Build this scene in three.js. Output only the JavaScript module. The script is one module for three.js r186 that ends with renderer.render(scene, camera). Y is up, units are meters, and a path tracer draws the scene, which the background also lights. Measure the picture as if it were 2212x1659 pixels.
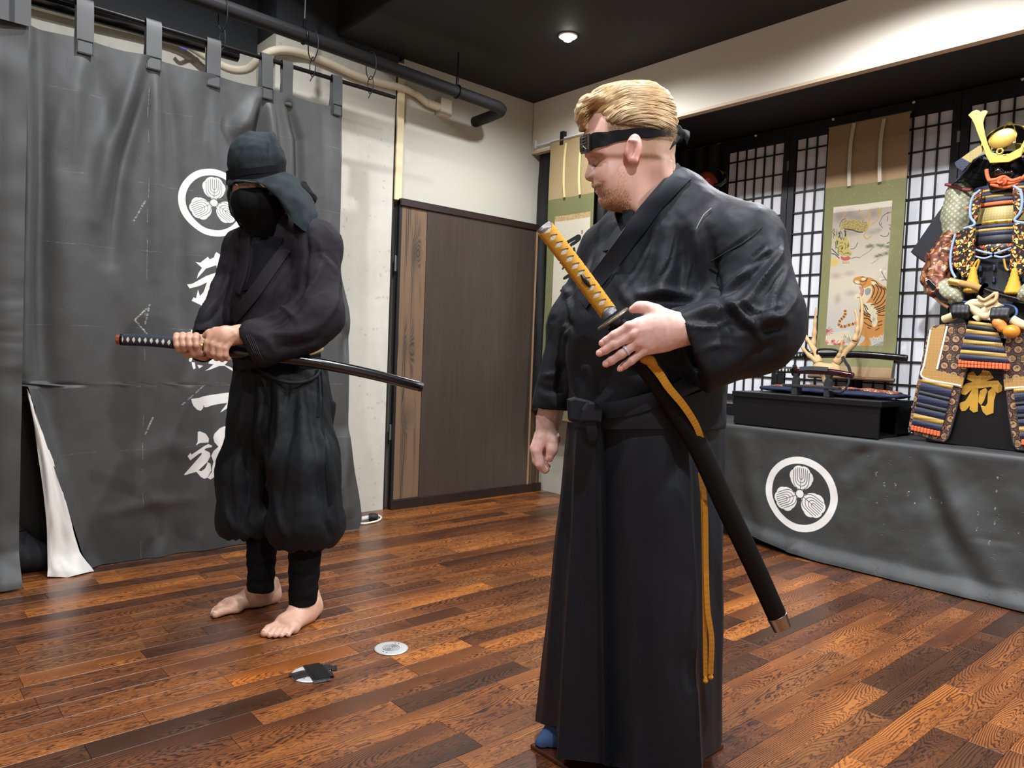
import * as THREE from 'three';
import { mergeGeometries, mergeVertices, toCreasedNormals } from 'three/addons/utils/BufferGeometryUtils.js';
import { RoundedBoxGeometry } from 'three/addons/geometries/RoundedBoxGeometry.js';
import { createNoise3D, createNoise2D } from 'simplex-noise';

// ---------------------------------------------------------------- camera
const V = (x, y, z) => new THREE.Vector3(x, y, z);
const PHW = 2212, PHH = 1659, FOC = 1603, CAM = V(0, 1.05, 0);
const YAW = 0.72444, PITCH = -0.043995, ROLL = 0.038779;
const fwd = V(Math.sin(YAW) * Math.cos(PITCH), Math.sin(PITCH), -Math.cos(YAW) * Math.cos(PITCH));
const rgt0 = V(Math.cos(YAW), 0, Math.sin(YAW)), up0 = rgt0.clone().cross(fwd);
const rgt = rgt0.clone().multiplyScalar(Math.cos(ROLL)).addScaledVector(up0, Math.sin(ROLL)), upv = rgt.clone().cross(fwd);
const scene = new THREE.Scene();
const camera = new THREE.PerspectiveCamera(2 * Math.atan(PHH / 2 / FOC) * 180 / Math.PI, PHW / PHH, 0.05, 60);
camera.position.copy(CAM);
camera.quaternion.setFromRotationMatrix(new THREE.Matrix4().makeBasis(rgt, upv, fwd.clone().negate()));
scene.add(camera);
scene.background = new THREE.Color(0x000000);
const renderer = new THREE.WebGLRenderer();
renderer.toneMapping = THREE.LinearToneMapping;
renderer.toneMappingExposure = 1.0;
renderer.shadowMap.enabled = true;

// ceiling downlights (built below as lamps): [x, z, intensity]
const CEIL = 2.87;
const LAMPS = [[3.06, -3.09, 9.5], [3.06, -1.35, 15], [1.2, -3.0, 11], [1.35, -1.0, 19], [2.6, 0.35, 21], [0.1, -2.2, 9], [0.3, 0.2, 18]];
const LAMPCOL = 0xf8f9ff;

// ---------------------------------------------------------------- measuring: a pixel of the photo gives a direction, a known plane or distance gives the point
const ray = (px, py) => fwd.clone().addScaledVector(rgt, (px - PHW / 2) / FOC).addScaledVector(upv, -(py - PHH / 2) / FOC);
const at = (px, py, t) => CAM.clone().addScaledVector(ray(px, py), t);
const onAxis = (k) => (px, py, v) => { const d = ray(px, py); return CAM.clone().addScaledVector(d, (v - CAM.getComponent(k)) / d.getComponent(k)); };
const onX = onAxis(0), onY = onAxis(1), onZ = onAxis(2);
const px2m = (t) => t / FOC;

// ---------------------------------------------------------------- helpers
function rng(seed) { let s = seed >>> 0; return () => { s = (s + 0x6D2B79F5) | 0; let t = Math.imul(s ^ (s >>> 15), 1 | s); t = (t + Math.imul(t ^ (t >>> 7), 61 | t)) ^ t; return ((t ^ (t >>> 14)) >>> 0) / 4294967296; }; }
const R0 = rng(11);
const n3 = createNoise3D(rng(5)), n2 = createNoise2D(rng(6));
const clamp = (v, a = 0, b = 1) => Math.min(b, Math.max(a, v)), lerp = (a, b, t) => a + (b - a) * t;
const sstep = (a, b, v) => { const t = clamp((v - a) / (b - a)); return t * t * (3 - 2 * t); };
const taken = {};
const numbered = (n) => { taken[n] = (taken[n] ?? -1) + 1; return taken[n] ? n + '_' + String(taken[n]).padStart(3, '0') : n; };
function shade(m) { m.castShadow = true; m.receiveShadow = true; return m; }
function mesh(name, geo, mat, parent = scene) {
  if (Array.isArray(geo)) geo = merge(geo);
  if (!geo.attributes.normal) geo.computeVertexNormals();
  const m = shade(new THREE.Mesh(geo, mat)); m.name = parent === scene ? numbered(name) : name; parent.add(m); return m;
}
function merge(list) {
  const gs = list.map((g) => { let h = g.index ? g.toNonIndexed() : g.clone(); if (!h.attributes.normal) h.computeVertexNormals(); if (!h.attributes.uv) h.setAttribute('uv', new THREE.BufferAttribute(new Float32Array(h.attributes.position.count * 2), 2)); const col = list.every((q) => q.attributes.color); for (const k of Object.keys(h.attributes)) if (!['position', 'normal', 'uv', ...(col ? ['color'] : [])].includes(k)) h.deleteAttribute(k); return h; });
  return mergeGeometries(gs);
}
function tag(o, label, category, group, kind) { if (label) o.userData.label = label; if (category) o.userData.category = category; if (group) o.userData.group = group; if (kind) o.userData.kind = kind; return o; }
function thing(name, label, category, pos = V(0, 0, 0), group) { const g = new THREE.Group(); g.name = numbered(name); g.position.copy(pos); scene.add(g); return tag(g, label, category, group); }
function structure(name, label, category) { const g = new THREE.Group(); g.name = name; scene.add(g); return tag(g, label, category, null, 'structure'); }
// a part whose geometry is written in world coordinates, under a thing standing at its base
function part(name, geo, mat, parent, label) { if (Array.isArray(geo)) geo = merge(geo); parent.updateWorldMatrix(true, false); geo.applyMatrix4(parent.matrixWorld.clone().invert()); const m = mesh(name, geo, mat, parent); if (label) m.userData.label = label; return m; }

// geometry makers
const box = (x0, x1, y0, y1, z0, z1, r = 0) => { const w = x1 - x0, h = y1 - y0, d = z1 - z0; const g = r ? new RoundedBoxGeometry(w, h, d, 2, r) : new THREE.BoxGeometry(w, h, d); g.translate((x0 + x1) / 2, (y0 + y1) / 2, (z0 + z1) / 2); return g; };
function tube(pts, rad, seg = 0, rs = 10, closed = false) { // rad: number or function of 0..1
  const c = pts.getPointAt ? pts : new THREE.CatmullRomCurve3(pts, closed, 'centripetal'), n = seg || pts.length * 6;
  const g = new THREE.TubeGeometry(c, n, 1, rs, closed), p = g.attributes.position, tmp = V();
  for (let i = 0; i <= n; i++) { const ctr = c.getPointAt(i / n), r = typeof rad === 'function' ? rad(i / n) : rad; for (let j = 0; j <= rs; j++) { const k = i * (rs + 1) + j; tmp.fromBufferAttribute(p, k).sub(ctr).multiplyScalar(r).add(ctr); p.setXYZ(k, tmp.x, tmp.y, tmp.z); } }
  g.computeVertexNormals();
  if (closed) return g;
  const caps = [0, 1].map((e) => { const ctr = c.getPointAt(e), ps = [ctr.x, ctr.y, ctr.z], id = []; for (let j = 0; j <= rs; j++) { const k = (e ? n : 0) * (rs + 1) + j; ps.push(p.getX(k), p.getY(k), p.getZ(k)); } for (let j = 1; j <= rs; j++) e ? id.push(0, j, j + 1) : id.push(0, j + 1, j); const h = new THREE.BufferGeometry(); h.setAttribute('position', new THREE.Float32BufferAttribute(ps, 3)); h.setIndex(id); h.computeVertexNormals(); return h; });
  return merge([g, ...caps]);
}
const lathe = (pts, seg = 32) => new THREE.LatheGeometry(pts.map(([r, y]) => new THREE.Vector2(r, y)), seg);
// places a geometry made in a local frame (x, y, z axes given) at a point
function frame(g, o, x, y, z) { return g.applyMatrix4(new THREE.Matrix4().makeBasis(x, y, z).setPosition(o)); }
// ring loft: rings are arrays of points of equal length
function loft(rings, close = true, caps = true, smooth = true) {
  const n = rings[0].length, ps = [], uv = [], id = []; const m = close ? n + 1 : n;
  rings.forEach((r, i) => { for (let j = 0; j < m; j++) { const p = r[j % n]; ps.push(p.x, p.y, p.z); uv.push(j / n, i / (rings.length - 1)); } });
  for (let i = 0; i + 1 < rings.length; i++) for (let j = 0; j + 1 < m; j++) { const a = i * m + j, b = a + 1, c = a + m, d = c + 1; id.push(a, c, b, b, c, d); }
  const g = new THREE.BufferGeometry(); g.setAttribute('position', new THREE.Float32BufferAttribute(ps, 3)); g.setAttribute('uv', new THREE.Float32BufferAttribute(uv, 2)); g.setIndex(id); g.computeVertexNormals();
  if (close && smooth) { const N = g.attributes.normal; for (let i = 0; i < rings.length; i++) { const a = i * m, b = a + m - 1, v = V(N.getX(a) + N.getX(b), N.getY(a) + N.getY(b), N.getZ(a) + N.getZ(b)).normalize(); N.setXYZ(a, v.x, v.y, v.z); N.setXYZ(b, v.x, v.y, v.z); } }
  if (!caps || !close) return g;
  const cap = (r, flip) => { const c = V(); r.forEach((p) => c.add(p)); c.divideScalar(n); const q = [c, ...r], ii = []; for (let j = 0; j < n; j++) flip ? ii.push(0, 1 + (j + 1) % n, 1 + j) : ii.push(0, 1 + j, 1 + (j + 1) % n); const h = new THREE.BufferGeometry().setFromPoints(q); h.setIndex(ii); h.computeVertexNormals(); return h; };
  return merge([g, cap(rings[0], false), cap(rings[rings.length - 1], true)]);
}
// smooth sheet through a grid of points (rows of points), with thickness along its normal
function cr(a, b, c, d, t) { const t2 = t * t, t3 = t2 * t; return 0.5 * (2 * b + (c - a) * t + (2 * a - 5 * b + 4 * c - d) * t2 + (3 * b - a - 3 * c + d) * t3); }
function crv(arr, s) { const n = arr.length - 1, x = clamp(s) * n, i = Math.min(n - 1, Math.floor(x)), t = x - i, g = (k) => k < 0 ? arr[0].clone().multiplyScalar(2).sub(arr[1]) : k > n ? arr[n].clone().multiplyScalar(2).sub(arr[n - 1]) : arr[k]; if (n === 0) return arr[0].clone(); const a = g(i - 1), b = arr[i], c = arr[i + 1], d = g(i + 2); return V(cr(a.x, b.x, c.x, d.x, t), cr(a.y, b.y, c.y, d.y, t), cr(a.z, b.z, c.z, d.z, t)); }
function patch(rows, nu = 12, nv = 12, thick = 0.003, disp = null) {
  const P = []; for (let i = 0; i <= nv; i++) { const row = rows.map((r) => r); const line = []; for (let j = 0; j <= nu; j++) { const col = row.map((r) => crv(r, j / nu)); line.push(crv(col, i / nv)); } P.push(line); }
  return sheet(P, thick, disp);
}
function sheet(P, thick = 0.003, disp = null, uvf = null) { // P: rows of points; closed slab of that thickness
  const nv = P.length - 1, nu = P[0].length - 1, N = [];
  const nrm = () => { for (let i = 0; i <= nv; i++) { N[i] = []; for (let j = 0; j <= nu; j++) { const a = P[i][Math.max(0, j - 1)], b = P[i][Math.min(nu, j + 1)], c = P[Math.max(0, i - 1)][j], d = P[Math.min(nv, i + 1)][j]; N[i][j] = b.clone().sub(a).cross(d.clone().sub(c)).normalize(); } } };
  nrm();
  if (disp) { for (let i = 0; i <= nv; i++) for (let j = 0; j <= nu; j++) P[i][j] = P[i][j].clone().addScaledVector(N[i][j], disp(j / nu, i / nv, P[i][j])); nrm(); }
  const ps = [], uv = [], id = [], w = nu + 1, tot = w * (nv + 1);
  for (const s of [0.5, -0.5]) for (let i = 0; i <= nv; i++) for (let j = 0; j <= nu; j++) { const p = P[i][j].clone().addScaledVector(N[i][j], s * thick); ps.push(p.x, p.y, p.z); if (uvf) uv.push(...uvf(P[i][j], j / nu, i / nv)); else uv.push(j / nu, 1 - i / nv); }
  for (let i = 0; i < nv; i++) for (let j = 0; j < nu; j++) { const a = i * w + j, b = a + 1, c = a + w, d = c + 1; id.push(a, b, c, b, d, c); id.push(tot + a, tot + c, tot + b, tot + b, tot + c, tot + d); }
  const rim = []; for (let j = 0; j < nu; j++) rim.push([j, j + 1]); for (let i = 0; i < nv; i++) rim.push([i * w + nu, (i + 1) * w + nu]); for (let j = nu; j > 0; j--) rim.push([nv * w + j, nv * w + j - 1]); for (let i = nv; i > 0; i--) rim.push([i * w, (i - 1) * w]);
  const g0 = new THREE.BufferGeometry(); g0.setAttribute('position', new THREE.Float32BufferAttribute(ps, 3)); g0.setAttribute('uv', new THREE.Float32BufferAttribute(uv, 2)); g0.setIndex(id); g0.computeVertexNormals();
  const rp = [], ri = [], ru = []; for (const [a, b] of rim) { const k = rp.length / 3; for (const q of [a, b, tot + a, tot + b]) { rp.push(ps[q * 3], ps[q * 3 + 1], ps[q * 3 + 2]); ru.push(uv[q * 2], uv[q * 2 + 1]); } ri.push(k, k + 2, k + 1, k + 1, k + 2, k + 3); }
  const g1 = new THREE.BufferGeometry(); g1.setAttribute('position', new THREE.Float32BufferAttribute(rp, 3)); g1.setAttribute('uv', new THREE.Float32BufferAttribute(ru, 2)); g1.setIndex(ri); g1.computeVertexNormals();
  return merge([g0, g1]);
}
// flat band following a line; nf(i) gives the face normal
function ribbon(pts, width, thick, nf, seg = 40) {
  const P = []; for (let i = 0; i <= seg; i++) { const s = i / seg, p = crv(pts, s), q = crv(pts, Math.min(1, s + 0.01)), o = crv(pts, Math.max(0, s - 0.01)), tg = q.sub(o).normalize(), n = (typeof nf === 'function' ? nf(s, p) : nf).clone(), b = n.cross(tg).normalize(), w = (typeof width === 'function' ? width(s) : width) / 2; P.push([-1, -0.5, 0, 0.5, 1].map((k) => p.clone().addScaledVector(b, k * w))); }
  return sheet(P, thick);
}
// extruded outline (2-D points) with bevel, in the local x-y plane
function slab(pts, depth, bevel = 0, holes = [], seg = 2) { const s = new THREE.Shape(pts.map(([x, y]) => new THREE.Vector2(x, y))); for (const h of holes) s.holes.push(new THREE.Path(h.map(([x, y]) => new THREE.Vector2(x, y)))); return new THREE.ExtrudeGeometry(s, { depth, bevelEnabled: bevel > 0, bevelSize: bevel, bevelThickness: bevel, bevelSegments: seg, curveSegments: 8, steps: 1 }); }
const smoothLoop = (pts, n = 6) => { const c = new THREE.CatmullRomCurve3(pts.map(([x, y]) => V(x, y, 0)), true, 'centripetal'); return c.getPoints(pts.length * n).slice(0, -1).map((p) => [p.x, p.y]); };

// ---------------------------------------------------------------- distance fields for bodies and cloth
// capsule with two radii; opt: {flat: direction, s: squash factor along it}
function cone(a, b, ra, rb, opt = {}) {
  const dx = b.x - a.x, dy = b.y - a.y, dz = b.z - a.z, L = dx * dx + dy * dy + dz * dz || 1e-9, ax = a.x, ay = a.y, az = a.z;
  const n = opt.flat ? opt.flat.clone().normalize() : null, s = opt.s ?? 1;
  const f = (x, y, z) => { let px = x - ax, py = y - ay, pz = z - az; let t = (px * dx + py * dy + pz * dz) / L; t = t < 0 ? 0 : t > 1 ? 1 : t; px -= dx * t; py -= dy * t; pz -= dz * t; const r = ra + (rb - ra) * t; if (n) { const q = (px * n.x + py * n.y + pz * n.z) * (s - 1); px += q * n.x; py += q * n.y; pz += q * n.z; const l = Math.sqrt(px * px + py * py + pz * pz) - r; return s > 1 ? (l > 0 ? l / s : l / s) : l; } return Math.sqrt(px * px + py * py + pz * pz) - r; };
  f.k = opt.k ?? 0.02; f.cut = opt.cut; return f;
}
function ell(c, rx, ry, rz, X, Y, Z, k = 0.02) { // ellipsoid with its own axes
  const f = (x, y, z) => { const px = x - c.x, py = y - c.y, pz = z - c.z; const a = (px * X.x + py * X.y + pz * X.z), b = (px * Y.x + py * Y.y + pz * Y.z), d = (px * Z.x + py * Z.y + pz * Z.z); const k0 = Math.sqrt((a / rx) ** 2 + (b / ry) ** 2 + (d / rz) ** 2), k1 = Math.sqrt((a / rx / rx) ** 2 + (b / ry / ry) ** 2 + (d / rz / rz) ** 2); return k1 < 1e-9 ? -Math.min(rx, ry, rz) : k0 * (k0 - 1) / k1; };
  f.k = k; return f;
}
function chain(pts, opt = {}) { const o = []; for (let i = 0; i + 1 < pts.length; i++) o.push(cone(pts[i][0], pts[i + 1][0], pts[i][1], pts[i + 1][1], opt)); return o; }
const smin = (a, b, k) => { const h = Math.max(k - Math.abs(a - b), 0) / k; return Math.min(a, b) - h * h * k * 0.25; };
const smax = (a, b, k) => -smin(-a, -b, k);
function union(list) { return (x, y, z) => { let d = 9; for (let i = 0; i < list.length; i++) { const e = list[i](x, y, z); if (list[i].cut) d = smax(d, -e, list[i].k); else d = smin(d, e, list[i].k); } return d; }; }
const carve = (f, k = 0.005) => { const g = (x, y, z) => f(x, y, z); g.k = k; g.cut = true; return g; };
function nets(sdf, lo, hi, cell) { // naive surface nets on a box
  const nx = Math.ceil((hi.x - lo.x) / cell) + 2, ny = Math.ceil((hi.y - lo.y) / cell) + 2, nz = Math.ceil((hi.z - lo.z) / cell) + 2, B = 4;
  const F = new Float32Array(nx * ny * nz).fill(1), ix = (i, j, k) => (k * ny + j) * nx + i, half = B * cell * 0.5, lim = B * cell * 0.87 * 1.9 + cell;
  for (let k = 0; k < nz; k += B) for (let j = 0; j < ny; j += B) for (let i = 0; i < nx; i += B) {
    const d = sdf(lo.x + i * cell + half, lo.y + j * cell + half, lo.z + k * cell + half), far = Math.abs(d) > lim;
    for (let c = k; c < Math.min(nz, k + B); c++) for (let b = j; b < Math.min(ny, j + B); b++) for (let a = i; a < Math.min(nx, i + B); a++) F[ix(a, b, c)] = far ? d : sdf(lo.x + a * cell, lo.y + b * cell, lo.z + c * cell);
  }
  if (globalThis.CLIPDEBUG) { const bad = {}; for (let k = 0; k < nz; k++) for (let j = 0; j < ny; j++) for (let i = 0; i < nx; i++) if (F[ix(i, j, k)] < 0) { if (!i) bad.x0 = 1; if (!j) bad.y0 = 1; if (!k) bad.z0 = 1; if (i >= nx - 2) bad.x1 = 1; if (j >= ny - 2) bad.y1 = 1; if (k >= nz - 2) bad.z1 = 1; } if (Object.keys(bad).length) console.log('CLIP', Object.keys(bad).join(), new Error().stack.split('\n').slice(2, 4).map((q) => q.match(/:(\d+:\d+)/)?.[1]).join(' ')); }
  const id = new Int32Array(nx * ny * nz).fill(-1), ps = [], tri = [];
  const cs = [[0, 0, 0], [1, 0, 0], [0, 1, 0], [1, 1, 0], [0, 0, 1], [1, 0, 1], [0, 1, 1], [1, 1, 1]], ed = [[0, 1], [2, 3], [4, 5], [6, 7], [0, 2], [1, 3], [4, 6], [5, 7], [0, 4], [1, 5], [2, 6], [3, 7]];
  for (let k = 0; k + 1 < nz; k++) for (let j = 0; j + 1 < ny; j++) for (let i = 0; i + 1 < nx; i++) {
    const v = cs.map(([a, b, c]) => F[ix(i + a, j + b, k + c)]); let neg = 0; for (const q of v) if (q < 0) neg++;
    if (!neg || neg === 8) continue;
    let sx = 0, sy = 0, sz = 0, n = 0;
    for (const [p, q] of ed) if ((v[p] < 0) !== (v[q] < 0)) { const t = v[p] / (v[p] - v[q]); sx += cs[p][0] + (cs[q][0] - cs[p][0]) * t; sy += cs[p][1] + (cs[q][1] - cs[p][1]) * t; sz += cs[p][2] + (cs[q][2] - cs[p][2]) * t; n++; }
    id[ix(i, j, k)] = ps.length / 3; ps.push(lo.x + (i + sx / n) * cell, lo.y + (j + sy / n) * cell, lo.z + (k + sz / n) * cell);
  }
  for (let k = 1; k + 1 < nz; k++) for (let j = 1; j + 1 < ny; j++) for (let i = 1; i + 1 < nx; i++) {
    const a = F[ix(i, j, k)] < 0;
    const quad = (f, p, q, r, s) => { if (p < 0 || q < 0 || r < 0 || s < 0) return; f ? tri.push(p, q, r, p, r, s) : tri.push(p, r, q, p, s, r); };
    if (a !== F[ix(i + 1, j, k)] < 0) quad(a, id[ix(i, j - 1, k - 1)], id[ix(i, j, k - 1)], id[ix(i, j, k)], id[ix(i, j - 1, k)]);
    if (a !== F[ix(i, j + 1, k)] < 0) quad(a, id[ix(i - 1, j, k - 1)], id[ix(i - 1, j, k)], id[ix(i, j, k)], id[ix(i, j, k - 1)]);
    if (a !== F[ix(i, j, k + 1)] < 0) quad(a, id[ix(i - 1, j - 1, k)], id[ix(i, j - 1, k)], id[ix(i, j, k)], id[ix(i - 1, j, k)]);
  }
  const g = new THREE.BufferGeometry(); g.setAttribute('position', new THREE.Float32BufferAttribute(ps, 3)); g.setIndex(tri); g.computeVertexNormals(); return g;
}
const pbox = (x0, y0, x1, y1, t0, t1, pad) => bounds([x0, x1].flatMap((x) => [y0, y1].flatMap((y) => [t0, t1].map((t) => at(x, y, t)))), pad);
function bounds(pts, pad) { const b = new THREE.Box3().setFromPoints(pts).expandByScalar(pad); return [b.min, b.max]; }
// where the line of sight through a pixel meets a field, searched from t0
function hit(sdf, px, py, t0 = 0.8, t1 = 5) { const d = ray(px, py), L = d.length(); let t = t0; for (let i = 0; i < 200 && t < t1; i++) { const q = sdf(CAM.x + d.x * t, CAM.y + d.y * t, CAM.z + d.z * t); if (q < 0.0006) break; t += q / L * 0.8; } return CAM.clone().addScaledVector(d, t); }
// folds: ridges (+) and grooves (-) along lines on the cloth. Each: {p: points, w: width, h: height, fade: ends taper}
function folds(geo, list, extra = null) {
  geo.computeVertexNormals(); const P = geo.attributes.position, N = geo.attributes.normal, n = P.count;
  const L = list.map((f) => { const c = f.p.length > 2 ? new THREE.CatmullRomCurve3(f.p, false, 'centripetal').getPoints(f.p.length * 4) : [f.p[0], f.p[0].clone().lerp(f.p[1], 0.5), f.p[1]]; return { ...f, c, b: new THREE.Box3().setFromPoints(c).expandByScalar(f.w * 2.6) }; });
  const D = new Float32Array(n), q = V(), ab = V(), ap = V();
  for (const f of L) for (let i = 0; i < n; i++) {
    q.fromBufferAttribute(P, i); if (!f.b.containsPoint(q)) continue;
    let best = 9, bs = 0; const m = f.c.length - 1;
    for (let k = 0; k < m; k++) { ab.subVectors(f.c[k + 1], f.c[k]); ap.subVectors(q, f.c[k]); const t = clamp(ap.dot(ab) / ab.lengthSq()); const d = ap.addScaledVector(ab, -t).lengthSq(); if (d < best) { best = d; bs = (k + t) / m; } }
    const d = Math.sqrt(best) / f.w; if (d > 2.5) continue;
    const taper = f.flat ? 1 : Math.sin(Math.PI * clamp(bs * 0.9 + 0.05)) ** 0.7;
    D[i] += f.h * taper * (f.sharp ? Math.max(0, 1 - d) : Math.exp(-d * d));
  }
  for (let i = 0; i < n; i++) { q.fromBufferAttribute(P, i); let d = D[i]; if (extra) d += extra(q.x, q.y, q.z, N.getX(i), N.getY(i), N.getZ(i)); P.setXYZ(i, q.x + N.getX(i) * d, q.y + N.getY(i) * d, q.z + N.getZ(i) * d); }
  geo.computeVertexNormals(); return geo;
}

// ---------------------------------------------------------------- textures and materials
const canvas = (w, h) => { const c = document.createElement('canvas'); c.width = w; c.height = h; return c; };
function canvasTex(c, srgb = true) { const t = new THREE.CanvasTexture(c); if (srgb) t.colorSpace = THREE.SRGBColorSpace; t.wrapS = t.wrapT = THREE.RepeatWrapping; t.magFilter = THREE.LinearFilter; return t; }
function dataTex(w, h, fn, srgb = true) { const a = new Uint8Array(w * h * 4); for (let y = 0; y < h; y++) for (let x = 0; x < w; x++) { const c = fn(x / w, y / h), k = (y * w + x) * 4; a[k] = c[0]; a[k + 1] = c[1] ?? c[0]; a[k + 2] = c[2] ?? c[0]; a[k + 3] = c[3] ?? 255; } const t = new THREE.DataTexture(a, w, h); t.wrapS = t.wrapT = THREE.RepeatWrapping; t.magFilter = THREE.LinearFilter; if (srgb) t.colorSpace = THREE.SRGBColorSpace; t.needsUpdate = true; return t; }
const std = (color, roughness = 0.7, o = {}) => new THREE.MeshStandardMaterial({ color, roughness, ...o });
const phy = (color, roughness = 0.5, o = {}) => new THREE.MeshPhysicalMaterial({ color, roughness, ...o });
const fbm = (x, y, z = 0, o = 4) => { let s = 0, a = 0.5, f = 1; for (let i = 0; i < o; i++) { s += a * n3(x * f, y * f, z + i * 7.3); a *= 0.5; f *= 2.03; } return s; };
// triplanar-free planar uv in metres
function uvPlane(g, a, b, s = 1) { const P = g.attributes.position, u = new Float32Array(P.count * 2); for (let i = 0; i < P.count; i++) { u[2 * i] = P.getComponent(i, a) * s; u[2 * i + 1] = P.getComponent(i, b) * s; } g.setAttribute('uv', new THREE.BufferAttribute(u, 2)); return g; }
function uvBox(g, s = 1) { if (g.index) g = g.toNonIndexed(); if (!g.attributes.normal) g.computeVertexNormals(); const P = g.attributes.position, N = g.attributes.normal, u = new Float32Array(P.count * 2); for (let i = 0; i < P.count; i++) { const x = Math.abs(N.getX(i)), y = Math.abs(N.getY(i)), z = Math.abs(N.getZ(i)); const [a, b] = x > y && x > z ? [P.getZ(i), P.getY(i)] : y > z ? [P.getX(i), P.getZ(i)] : [P.getX(i), P.getY(i)]; u[2 * i] = a * s; u[2 * i + 1] = b * s; } g.setAttribute('uv', new THREE.BufferAttribute(u, 2)); return g; }

const weaveBump = dataTex(128, 128, (u, v) => { const a = Math.sin(u * Math.PI * 64), b = Math.sin(v * Math.PI * 64); return [128 + 60 * (a * b > 0 ? a : b)]; }, false);
const plasterBump = dataTex(512, 512, (u, v) => { const p = (a, f) => n3(Math.cos(u * 6.283) * f, Math.sin(u * 6.283) * f, a + Math.cos(v * 6.283) * f * 0.7) + n3(Math.sin(v * 6.283) * f, a, Math.cos(u * 6.283) * f); return [128 + 22 * p(1, 3) + 12 * p(9, 11)]; }, false);
const softNoise = dataTex(256, 256, (u, v) => { const p = (f) => n3(Math.cos(u * 6.283) * f, Math.sin(u * 6.283) * f, Math.cos(v * 6.283) * f) + n3(Math.sin(v * 6.283) * f, Math.sin(u * 6.283) * f, 4); const q = 232 + 12 * p(1) + 8 * p(4); return [q, q, q]; });

// ================================================================ THE ROOM
const XS = 2.13, CEIL2 = 3.3, ZB = -4.08, XR = 3.93, XSOF = 3.72, SOFB = 2.512, XSHO = 4.47, PLT = 0.67, ZREC = -3.32;
const M = {};
const wallTex = dataTex(512, 512, (u, v) => { const p = (f, a) => n3(Math.cos(u * 6.283) * f + a, Math.sin(u * 6.283) * f, Math.cos(v * 6.283) * f) + n3(Math.sin(v * 6.283) * f, a, Math.sin(u * 6.283) * f); const q = p(0.8, 1) * 3 + p(5, 3) * 2, s = p(9, 7) > 1.25 ? -16 : 0; return [199 + q + s, 197 + q + s, 183 + q + s]; });
M.wall = std(0xffffff, 0.85, { map: wallTex, bumpMap: plasterBump, bumpScale: 0.002 });
M.smooth = std(0xbcbaab, 0.6, { bumpMap: plasterBump, bumpScale: 0.0004 });
M.soffit = std(0xe4ddcc, 0.8, { bumpMap: plasterBump, bumpScale: 0.0006 });
M.far = std(0xcfc8bb, 0.9);
M.ceil = std(0x201f1f, 0.72, { bumpMap: plasterBump, bumpScale: 0.0005 });
M.ceil2 = std(0x26292d, 0.75);
M.black = std(0x0b0b0c, 0.6);
M.lacquer = phy(0x070708, 0.22, { clearcoat: 0.6, clearcoatRoughness: 0.15 });
M.blackWood = std(0x0a0b0d, 0.38);
M.postWood = std(0xe3d3a6, 0.6);

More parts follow.
